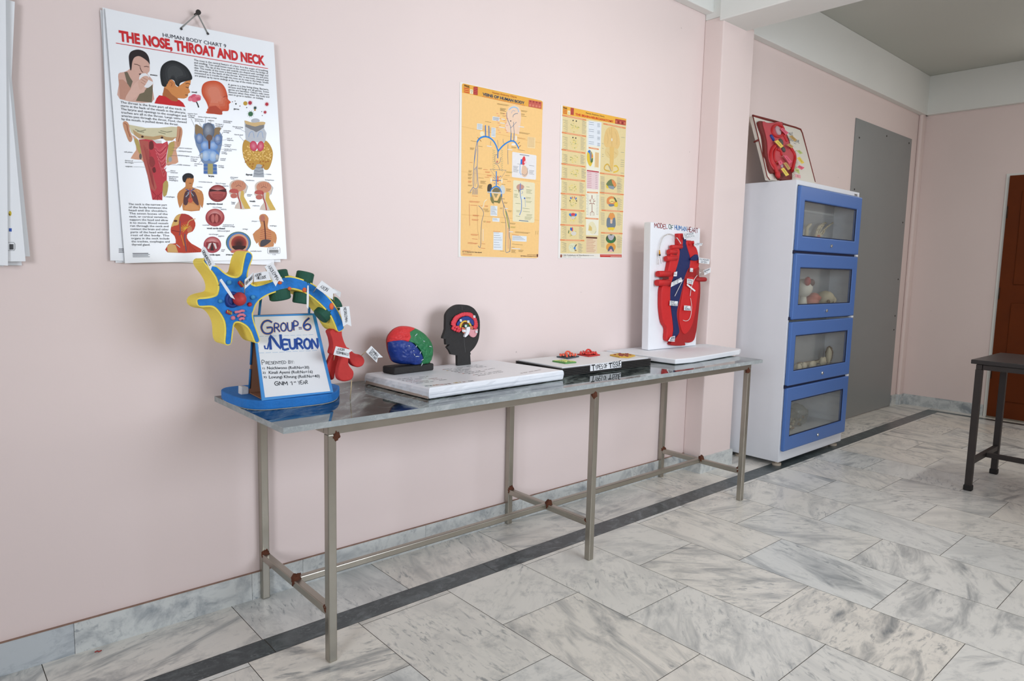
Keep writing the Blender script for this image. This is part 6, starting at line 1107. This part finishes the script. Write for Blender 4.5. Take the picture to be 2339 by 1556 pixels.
OUTC = [(268, 560), (268, 500), (300, 450), (320, 410), (360, 370), (420, 345), (490, 315), (560, 303), (630, 305), (695, 322), (730, 350), (745, 395), (795, 425), (815, 480), (832, 550), (830, 625), (790, 662)]
INNC = [(380, 600), (372, 560), (400, 500), (440, 440), (500, 405), (600, 385), (660, 405), (700, 430), (745, 480), (752, 545), (735, 600)]
k = MB(); oc = spline(OUTC, 4, False); ic = spline(INNC, 6, False); uH = T_unit(TH)
for i in range(0, len(oc)):
    t_ = i/(len(oc)-1); j = min(len(ic)-1, int(t_*(len(ic)-1))); x0_, y0_ = oc[i]; x1_, y1_ = ic[j]
    a = TH.p(x0_, y0_, .006); b = TH.p(x1_, y1_, .006); w_ = 15*uH
    k.tube([a.lerp(b, .12), a.lerp(b, .3)+Vector((.002*math.sin(i*2), -.002, .002*math.cos(i*2))), a.lerp(b, .65)+Vector((-.002*math.sin(i*2), -.001, 0)), a.lerp(b, .92)], [w_*(.8+.5*(i % 3)/2), w_*(1.0+.45*((i+1) % 3)/2), w_*(1.0+.45*((i+2) % 3)/2), w_*(.8+.5*(i % 2))], cort, 8)
for x, y, r_ in ((310, 640, 34), (350, 670, 32), (400, 690, 30), (440, 700, 30), (470, 680, 24), (430, 645, 36), (380, 620, 34), (420, 610, 26), (460, 645, 26), (330, 600, 34)): k.blob(TH.p(x, y, .005), r_*uH, cort, bump=.3, seed=x, nu=10, nv=7)
k.build('cerebral_cortex', hd)
hpart('cingulate', [(378, 565), (402, 505), (440, 455), (500, 408), (600, 388), (660, 408), (700, 432), (745, 485), (750, 545), (735, 580), (690, 560), (640, 500), (560, 475), (490, 500), (440, 560), (420, 595)], mat('clay_navy', (22, 58, 132), rough=.5, var=.2, scale=60, bump=.4), .0005, .006)
hpart('corpus_callosum', [(432, 590), (450, 530), (510, 482), (570, 475), (630, 500), (675, 560), (672, 590), (648, 580), (610, 530), (560, 510), (510, 520), (475, 570), (462, 625), (440, 620)], mat('clay_gold', (222, 178, 60), rough=.5), .0005, .009)
hpart('fornix', [(480, 590), (500, 545), (550, 525), (600, 530), (630, 560), (610, 565), (560, 545), (520, 560), (500, 600)], mat('clay_brown', (110, 46, 34), rough=.6), .0005, .006, 2)
hpart('thalamus', ell(572, 585, 58, 36, 16), mat('clay_green', (24, 104, 58), rough=.5), .0005, .008, 0)
hpart('hypothalamus', [(485, 620), (520, 615), (560, 650), (545, 735), (520, 740), (495, 690)], mat('clay_salmon', (206, 116, 84), rough=.6), .0005, .005, 2); hpart('pineal_area', [(650, 600), (690, 585), (735, 610), (730, 650), (690, 660), (655, 640)], mat('clay_tan', (196, 118, 88), rough=.6), .0005, .005, 2)
hpart('brain_stem', [(572, 625), (610, 608), (640, 615), (636, 690), (610, 760), (575, 800), (545, 824), (526, 812), (535, 775), (560, 720)], mat('clay_white', (232, 234, 238), rough=.5), .0005, .012, 3)
hpart('cerebellum', [(640, 660), (720, 665), (812, 650), (805, 720), (780, 790), (740, 825), (690, 822), (650, 790), (625, 750)], mat('clay_pale_pink', (216, 152, 158), rough=.55), .0005, .008, 3)
for x, y in ((440, 472), (597, 497), (545, 586), (490, 686), (532, 690), (768, 706), (722, 392)):
    k = MB(); q = TH([(x-22, y-24), (x+20, y-22), (x+22, y+26), (x-20, y+24)], .014); k.prism(q, (0, .0008, 0), wpaper); k.ribbon(TH([(x, y-10), (x-1, y+12)], .0144), .0012, WN, ink((70, 70, 80))); k.build('number_tag', hd, recalc=False)

# ------------------------------------------------------------------ tissue board
TT = Tr(1180, 780, 7.309, (0, 0, .8115), (0, 0, 1)); tis = thing('tissue_board', (1.45, -.24, .77), 'black-edged white board lettered TYPES OF TISSUE', 'board')
rib = mat('black_ribbed_edge', (30, 30, 30), rough=.45, var=.2, bump=.3); wt = mat('white_board_top', (226, 228, 230), rough=.45, var=.02)
tx0, tx1, ty0, ty1 = 1.158, 1.765, -.395, -.105
tb = MB(); tb.box((tx0, ty0, .7705), (tx1, ty1, .805), rib); tb.build('core', tis)
for i in range(5): MB().box((tx0-.004, ty0-.004, .7712+i*.0072), (tx1+.004, ty1+.004, .7772+i*.0072), rib).build('edge_strip', tis, bevel=.002)
MB().box((tx0+.006, ty0+.006, .806), (tx1-.006, ty1-.006, .811), wt).build('top_sheet', tis, bevel=.001)
TL_ = Tr(1180, 780, 7.309, (0, ty0-.0048, 0)); k = MB(); k.prism(TL_([(1230, 405), (1245, 392), (1748, 322), (1748, 432), (1230, 500)]), (0, .0006, 0), wpaper)
for s_, a, b, up, w_ in (('T', (1258, 485), (1310, 478), (1252, 392), .0048), ('YPES', (1318, 470), (1440, 452), (1312, 398), .0028), ('OF', (1460, 445), (1515, 437), (1456, 382), .0028), ('T', (1545, 440), (1595, 432), (1540, 365), .0055), ('ISSUE', (1606, 432), (1742, 412), (1602, 345), .0032)):
    A, B, Uq = TL_([a, b, up], .0006); k.pen(s_, A, B, (Uq-A).length, WN, ink((20, 20, 22)), w_, rise=Uq-A, seed=len(s_)+3)
k.build('title_label', tis, recalc=False)
ttop = .8112
def pad(name, outl, h, m, label, extra=None):
    q = [Vector((p.x, p.y, ttop)) for p in Tr(1180, 780, 7.309, (0, 0, ttop), (0, 0, 1))(outl)]
    o_ = thing(name, (sum(p.x for p in q)/len(q), sum(p.y for p in q)/len(q), ttop), label, 'clay model', 'clay tissue samples on the white board')
    MB().prism([p+Vector((0, 0, h)) for p in q], (0, 0, -h), m).build('base', o_, bevel=.0015)
    if extra: extra(o_, q, h)
rg = random.Random(8)
def cords(m, n, r_, loop=False):
    def f(o_, q, h):
        c_ = sum(q, Vector())/len(q); k = MB(); ex = (q[2]-q[0])/2; ey = (q[1]-q[3])/2
        for i in range(n):
            t_ = -.8+1.6*i/(n-1); k.tube([c_+ex*t_*.8+ey*s_*.75*(1-abs(t_)*.6)+Vector((rg.uniform(-.003, .003), rg.uniform(-.003, .003), h+r_*(1+rg.random()))) for s_ in (-1, -.4, .2, 1)], r_, m, 8)
        if loop: k.tube([c_+Vector((.018*math.cos(a), .004*math.sin(a), h+.010+.012*math.sin(a))) for a in [PI*i/8 for i in range(9)]], r_*.8, m, 8)
        k.build('fibres', o_)
    return f
def dots(m, n, r_):
    def f(o_, q, h):
        c_ = sum(q, Vector())/len(q); k = MB()
        for i in range(n):
            e = q[rg.randrange(len(q))]; k.blob(c_.lerp(e, rg.uniform(0, .85)).lerp(q[rg.randrange(len(q))], .2*rg.random())+Vector((0, 0, h)), (r_*rg.uniform(.7, 1.4), r_, r_*.6), m, nu=8, nv=5)
        k.build('cells', o_)
    return f
pad('tissue_sample', [(665, 268), (860, 298), (1045, 262), (860, 240)], .006, mat('clay_slate', (58, 74, 82), rough=.6), 'slate clay tissue sample with orange looped fibres, far left on the white board', cords(mat('clay_coral', (228, 92, 62), rough=.5), 6, .005, True))
pad('tissue_sample', [(592, 340), (815, 378), (1000, 360), (790, 322)], .006, mat('clay_leaf_green', (86, 142, 72), rough=.6), 'green clay tissue sample with pale dots, nearest on the white board', dots(mat('clay_lime', (196, 204, 122), rough=.6), 60, .005))
pad('tissue_sample', [(1005, 228), (1210, 262), (1395, 236), (1190, 205)], .006, mat('clay_crimson', (186, 44, 40), rough=.6), 'all-red clay tissue sample with red fibres, farthest on the white board', cords(mat('clay_scarlet', (214, 56, 44), rough=.5), 8, .005, True))
pad('tissue_sample', [(1555, 240), (1720, 275), (1870, 280), (1982, 248), (1870, 222), (1690, 215)], .006, mat('clay_ochre', (206, 164, 60), rough=.6), 'ochre clay tissue sample with dark red cells, at right of the white board', dots(mat('clay_maroon', (142, 60, 46), rough=.6), 60, .005))
# ------------------------------------------------------------------ base slab and heart model
foam = mat('white_foam_board', (232, 234, 238), rough=.55, var=.025, scale=20, bump=.2, bscale=40)
hb0 = [(1.875, .0-.022), (1.905, -.445), (2.05, -.452), (2.30, -.432), (2.555, -.412), (2.60, -.395), (2.665, -.135), (2.45, -.020)]
def zt(i, z): return z
k = MB(); zb = [.7722, .773, .7712, .772, .7725, .782, .7725, .7722]; zt_ = [.800, .7985, .797, .798, .799, .802, .800, .800]
k.prism([Vector((x, y, z)) for (x, y), z in zip(hb0, zt_)], (0, 0, -.02), foam, back=[Vector((x, y, z)) for (x, y), z in zip(hb0, zb)])
k.build('foam_slab', bevel=.005, seg=3, label='flat white foam slab under the heart model at the right end of the table', cat='board')
HY = -.155; TH2 = Tr(1450, 490, 4.7143, (0, HY, 0)); hm = thing('heart_model', (2.28, -.12, .8005), 'upright white board with a red and blue human heart model and title', 'model')
c4 = TH2([(176, 80), (708, 150), (660, 1427), (146, 1470)])
zb_ = .8010
c4[2].z = zb_; c4[3].z = zb_
MB().prism(c4, (0, .048, 0), foam).build('backing_board', hm, bevel=.006, seg=3)
tl_ = MB()
for s_, a, b, c_ in (('MODEL', (212, 140), (350, 155), (150, 60, 56)), ('OF', (366, 156), (412, 161), (84, 110, 96)), ('HUMAN', (430, 162), (556, 181), (60, 116, 176)), ('HEART', (568, 184), (680, 200), (140, 56, 60))):
    A, B, Uq = TH2([a, b, (a[0]-3, a[1]-46)], .0008); tl_.pen(s_, A, B, (Uq-A).length, WN, ink(c_), .0040, rise=Uq-A, seed=len(s_))
tl_.build('title', hm, recalc=False)
hr = mat('heart_red', (200, 28, 30), rough=.6, var=.1, scale=20, bump=.25, bscale=90); hb_ = mat('heart_blue', (14, 32, 88), rough=.6, var=.15, scale=20, bump=.25, bscale=90); hr2 = mat('heart_deep_red', (160, 18, 20), rough=.6, var=.12, scale=20, bump=.25, bscale=90)
def relief(name, pts, m, z0, z1, sm=3, bev=.006):
    """z0..z1: how far it stands out from the board; outline traced on its front"""
    T = TH2.at(z1); q = T(spline(pts, sm) if sm else pts); MB().prism(q, (0, z1-z0, 0), m).build(name, hm, bevel=bev, seg=3, smooth_all=False)
relief('right_atrium_wall', [(395, 385), (430, 368), (485, 370), (482, 470), (448, 600), (398, 740), (386, 870), (392, 1000), (407, 1120), (418, 1230), (410, 1300), (402, 1365), (345, 1355), (348, 1232), (312, 1165), (292, 1040), (288, 920), (296, 790), (338, 700), (372, 560), (384, 480)], hr, .0, .028)
relief('left_ventricle', [(545, 660), (600, 560), (690, 560), (692, 640), (706, 720), (708, 850), (696, 980), (682, 1120), (666, 1250), (640, 1352), (590, 1382), (542, 1380), (540, 1412), (400, 1410), (396, 1376), (445, 1332), (482, 1270), (470, 1180), (455, 1080), (465, 1000), (490, 900), (520, 770)], hr2, .0, .026)
relief('ventricle_cavity', [(560, 690), (640, 680), (690, 760), (668, 950), (640, 1120), (600, 1230), (540, 1290), (500, 1230), (480, 1100), (500, 950), (525, 800)], hr, .024, .030, 4, .003)
relief('septum', [(505, 330), (550, 245), (556, 300), (580, 400), (600, 480), (592, 580), (560, 655), (530, 720), (515, 800), (490, 900), (465, 1000), (455, 1080), (470, 1180), (482, 1270), (442, 1322), (438, 1372), (408, 1370), (414, 1290), (420, 1230), (406, 1120), (392, 1000), (382, 870), (396, 740), (442, 620), (470, 500), (490, 390)], hb_, .0, .024)
relief('aortic_arch', [(556, 290), (628, 286), (640, 330), (668, 362), (688, 440), (690, 570), (600, 590), (604, 480), (582, 400)], hr, .0, .028)
relief('superior_vena_cava', [(476, 206), (524, 203), (520, 330), (477, 332)], hr, .0, .030, 0, .005)
relief('pulmonary_artery', [(600, 482), (655, 432), (684, 440), (686, 490), (640, 498)], hb_, .026, .036, 2, .003)
def pipe(name, a, b, r_, m, out, hollow=True):
    T = TH2.at(out); A, B = T.p(*a), T.p(*b); k = MB(); k.tube([A, A.lerp(B, .9), B], [r_, r_, r_*.92], m, 14)
    k.build(name, hm)
uT = T_unit(TH2)
for a, b, r_ in (((370, 640), (245, 640), 28), ((370, 738), (236, 735), 30), ((440, 405), (362, 402), 24), ((440, 470), (332, 478), 26), ((500, 348), (390, 352), 20)): pipe('pulmonary_vein', a, b, r_*1.15*uT, hr, .022)
pipe('pulmonary_vein', (640, 700), (758, 700), 26*uT, hr2, .022)
for a, b, r_ in (((585, 330), (580, 292), 18), ((625, 320), (622, 286), 16)): pipe('aortic_branch', a, b, r_*uT, hr, .026)
clr = glass_material('clear_tubing', (.92, .90, .88), .12)
pipe('clear_cup', (665, 635), (748, 615), 32*uT, clr, .026)
wtube = mat('white_tubing', (226, 222, 220), rough=.3)
def tubing(name, pts, r_, m, out=.036):
    T = TH2.at(out); MB().tube(T(spline(pts, 5, False)), r_, m, 8).build(name, hm)
tubing('tubing', [(600, 900), (612, 990), (604, 1080), (585, 1130), (550, 1148), (520, 1138)], .0016, wtube); tubing('tubing', [(452, 250), (478, 285), (495, 315)], .0022, wtube, .038); tubing('tubing', [(672, 655), (640, 700), (610, 780), (596, 880)], .0018, wtube, .036)
tubing('tubing', [(250, 540), (258, 420), (276, 310), (310, 240), (370, 212), (420, 230), (442, 262)], .0035, clr, .012); tubing('tubing', [(520, 700), (470, 800), (430, 880)], .0016, wtube, .034)
T = TH2.at(.016); k = MB(); k.tube(T([(265, 385), (268, 430)]), [.0035, .005], mat('needle_hub_orange', (222, 156, 52), rough=.5), 10); k.tube(T([(268, 430), (268, 446)]), .0055, mat('needle_black', (30, 30, 34)), 10); k.tube(T([(268, 446), (284, 530)]), .0009, mat('needle_steel', (150, 150, 154), rough=.3, metal=.8), 6); k.build('syringe_needle', hm)
def card_(pts, lines, out, c_=(60, 70, 86)):
    T = TH2.at(out); k = MB(); k.prism(T(pts), (0, .0008, 0), wpaper)
    for s_, a, b, up in lines:
        A, B, Uq = T([a, b, up], .0005); k.pen(s_, A, B, (Uq-A).length, WN, ink(c_), .0014, rise=Uq-A, seed=len(s_), smooth=2)
    k.build('label_card', hm, recalc=False)
card_([(520, 212), (650, 188), (652, 240), (534, 268)], [('SUPERIOR', (532, 232), (632, 212), (530, 212)), ('VENACAVA', (538, 258), (640, 238), (536, 238))], 0.052)
card_([(640, 306), (730, 310), (722, 336), (645, 342)], [('AORTA', (650, 334), (722, 328), (648, 312))], 0.047)
card_([(690, 465), (808, 482), (802, 536), (690, 522)], [('PULMONARY', (698, 492), (800, 502), (698, 474)), ('ARTERY', (710, 520), (778, 528), (710, 502))], 0.044)
card_([(740, 602), (814, 574), (818, 622), (750, 654)], [('PULMONARY', (748, 620), (808, 596), (746, 606)), ('V', (770, 640), (788, 632), (768, 620))], 0.041)
card_([(425, 622), (458, 614), (452, 666), (418, 666)], [('RA', (426, 655), (446, 653), (427, 632))], 0.041)
card_([(396, 732), (500, 678), (512, 720), (388, 782)], [('TRICUSPID', (402, 746), (496, 700), (400, 728)), ('VALVE', (408, 768), (470, 740), (406, 750))], 0.047)
card_([(564, 690), (630, 700), (626, 755), (562, 742)], [('MITRAL', (572, 718), (624, 724), (572, 698)), ('VALVE', (572, 740), (616, 746), (572, 724))], 0.044)
card_([(566, 745), (655, 820), (645, 832), (560, 762)], [], 0.045)
card_([(378, 928), (464, 936), (460, 986), (376, 980)], [('RIGHT', (386, 952), (432, 954), (386, 934)), ('VENTRICLE', (384, 978), (456, 982), (384, 958))], 0.037)
card_([(532, 980), (600, 986), (604, 1036), (530, 1032)], [('LEFT', (542, 1004), (570, 1006), (542, 988)), ('VENTRICLE', (538, 1028), (598, 1031), (538, 1010))], 0.041)
card_([(386, 1320), (432, 1308), (430, 1370), (358, 1366)], [('INFERIOR', (390, 1342), (426, 1336), (390, 1324)), ('VENACAVA', (376, 1362), (426, 1360), (378, 1346))], 0.041)
card_([(598, 576), (628, 580), (626, 620), (594, 616)], [('LA', (602, 612), (622, 614), (602, 590))], 0.041)
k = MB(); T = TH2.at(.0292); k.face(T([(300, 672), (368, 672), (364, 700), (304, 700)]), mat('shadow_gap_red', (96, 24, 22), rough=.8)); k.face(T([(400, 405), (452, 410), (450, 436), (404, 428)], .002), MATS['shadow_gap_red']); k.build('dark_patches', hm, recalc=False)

# ------------------------------------------------------------------ endocrine system model leaning on top of the cabinet
EB = Vector((0, -.205, 1.8050)); ET = Vector((0, -.070, 2.2170)); ev = (ET-EB).normalized(); en = Vector((0, -ev.z, ev.y))
TE_ = Tr(1680, 240, 8.19, EB, en); es = thing('endocrine_model', (3.45, -.19, 1.8035), 'white board with a red male endocrine system model, leaning on top of the cabinet', 'model')
cream = mat('cream_board', (226, 220, 208), rough=.6, var=.03); trim = mat('maroon_trim', (118, 38, 30), rough=.7, var=.2, scale=40, bump=.4)
eo = [(322, 195), (760, 308), (1120, 415), (1215, 450), (1250, 520), (1500, 1470)]
q = TE_(eo); bl_ = TE_.p(625, 1420); br_ = q[-1]
zmin = 1.8122
pts = q[:-1]+[Vector((br_.x, EB.y, zmin)), Vector((bl_.x, EB.y, zmin))]
MB().prism(pts, -en*.026, cream).build('backing_board', es, bevel=.004)
k = MB(); T = TE_.at(.002); k.tube([T.p(*p) for p in ((322, 195), (560, 262), (760, 312), (1000, 385), (1120, 418), (1215, 455), (1250, 525), (1350, 900), (1490, 1440))], [.006, .008, .0075, .006, .006, .006, .0045, .004, .004], trim, 8); k.tube([T.p(*p) for p in ((322, 195), (430, 620), (520, 1000), (590, 1330), (640, 1400))], .0032, trim, 8); k.build('edge_trim', es)
k = MB(); p = TE_.p(425, 655); k.tube([p+en*.001, p-en*.030], .006, trim, 8); k.build('side_trim', es)
k = MB()
for s_, a, b in (('MALE', (1000, 560), (1075, 575)), ('ENDOCRINE', (1010, 660), (1195, 715)), ('SYSTEM', (1030, 745), (1165, 795))):
    A, B, Uq = TE_([a, b, (a[0]-6, a[1]-55)], .0006); k.pen(s_, A, B, (Uq-A).length, en, ink((80, 90, 100)), .0032, rise=Uq-A, seed=len(s_), smooth=2)
k.build('title', es, recalc=False)
er = mat('endo_red', (196, 34, 40), rough=.55, var=.12, scale=20, bump=.2); ed = mat('endo_maroon', (116, 36, 32), rough=.6, var=.1); ep = mat('endo_rose', (198, 76, 84), rough=.6, var=.1, scale=30); eg = mat('endo_grey', (84, 78, 72), rough=.6); ebl = mat('endo_blue', (28, 60, 140), rough=.5); egr = mat('endo_pale_grey', (190, 160, 164), rough=.5)
def epart(name, pts, m, z0, z1, sm=3, bev=.004):
    T = TE_.at(z1); MB().prism(T(spline(pts, sm) if sm else pts), -en*(z1-z0), m).build(name, es, bevel=bev)
epart('body_outline', [(440, 310), (500, 297), (625, 330), (870, 310), (900, 400), (1000, 620), (1040, 760), (1110, 880), (1145, 980), (1130, 1100), (1090, 1240), (1060, 1270), (1000, 1240), (860, 1390), (800, 1340), (760, 1270), (690, 1265), (640, 1180), (600, 1000), (560, 920), (545, 740), (520, 560), (480, 450)], ed, .0, .020)
epart('body_front', [(515, 305), (625, 335), (860, 312), (895, 420), (990, 640), (1020, 760), (1080, 900), (1100, 1000), (1060, 1160), (960, 1180), (860, 1280), (720, 1200), (640, 1050), (610, 900), (600, 700), (565, 520)], ep, .019, .026)
epart('stem', [(845, 1200), (1040, 1170), (1066, 1300), (1064, 1395), (862, 1400)], ed, .0, .018, 0)
k = MB(); T = TE_.at(.028); k.tube([T.p(*p) for p in ell(790, 480, 110, 110, 26)]+[T.p(*ell(790, 480, 110, 110, 26)[0])], .009, er, 10); k.build('head_ring', es)
k = MB(); uE = T_unit(TE_); k.blob(T.p(795, 480), (76*uE, .012, 80*uE), egr, (( 1, 0, 0), en, ev), nu=18, nv=10); k.build('pituitary', es)
k = MB(); a, b = T.p(650, 560), T.p(715, 670); k.tube([a, a.lerp(b, .15), a.lerp(b, .85), b], [.006, .011, .011, .006], ebl, 12); k.build('thyroid', es)
for x, y, rx, ry in ((850, 690, 60, 55), (895, 830, 55, 45)): k = MB(); k.blob(T.p(x, y), (rx*uE, .010, ry*uE), eg, (( 1, 0, 0), en, ev), nu=14, nv=8); k.build('adrenal', es)
for pth, r_ in (([(740, 760), (680, 830), (650, 950), (680, 1080), (740, 1180), (790, 1320)], .012), ([(760, 800), (720, 900), (730, 1020), (790, 1100)], .008), ([(1020, 790), (1090, 900), (1110, 1000), (1080, 1130), (1060, 1230)], .011), ([(880, 520), (920, 600), (960, 680)], .010), ([(770, 830), (840, 860), (860, 940)], .008)):
    k = MB(); k.tube([T.p(*p) for p in spline(pth, 4, False)], r_, er, 10); k.build('vessel', es)
k = MB(); k.blob(T.p(790, 1300), (50*uE, .014, 60*uE), er, (( 1, 0, 0), en, ev)); k.build('gland', es); k = MB(); k.blob(T.p(860, 1130), (40*uE, .010, 44*uE), egr, (( 1, 0, 0), en, ev)); k.build('gland', es)
pf, yf, of, gf = mat('flag_pink', (232, 96, 122), rough=.7), mat('flag_yellow', (236, 208, 92), rough=.7), mat('flag_tan', (196, 158, 92), rough=.7), mat('flag_lime', (192, 204, 128), rough=.7)
for pts, m, st in (([(840, 450), (880, 425), (995, 520), (945, 560)], pf, None), ([(1000, 580), (1060, 568), (1150, 650), (1110, 684)], of, None), ([(730, 680), (795, 650), (900, 770), (850, 805)], yf, (700, 700)), ([(960, 745), (1010, 718), (1085, 775), (1050, 808)], of, (890, 770)), ([(1140, 850), (1200, 842), (1262, 900), (1210, 920)], gf, None), ([(900, 945), (960, 945), (1060, 1060), (1010, 1100)], pf, (830, 1000)), ([(795, 1060), (850, 1030), (890, 1090), (830, 1130)], pf, (730, 1110)), ([(895, 1085), (950, 1070), (1035, 1190), (985, 1218)], of, None), ([(850, 1195), (905, 1168), (1005, 1305), (945, 1332)], yf, None), ([(1150, 990), (1205, 968), (1290, 1080), (1240, 1100)], yf, (1080, 1030)), ([(1155, 1160), (1195, 1125), (1292, 1170), (1240, 1212)], pf, None), ([(1110, 1230), (1120, 1180), (1190, 1200), (1200, 1290)], gf, None), ([(1115, 1290), (1215, 1310), (1220, 1370), (1120, 1350)], mat('flag_pale_pink', (228, 160, 164), rough=.7), None)):
    T = TE_.at(.048); k = MB(); k.prism(T(pts), -en*.0008, m); a = [(p[0]+q_[0])/2 for p, q_ in ((pts[0], pts[1]),)][0]
    P4 = T(pts, .0005); c0, c1 = (P4[0]+P4[1])/2, (P4[2]+P4[3])/2
    for j in range(3): w0 = .22+.2*j; k.ribbon([c0.lerp(c1, w0), c0.lerp(c1, w0+.12)], .0035, en, ink((90, 80, 50)))
    fo = k.build('label_flag', es, recalc=False)
    foot = st or (pts[0][0]-40, pts[0][1]+30); MB().tube([T.p(*pts[0]), TE_.at(.012).p(*foot)], .0011, MATS['cocktail_stick'], 6).build('cocktail_stick', fo)
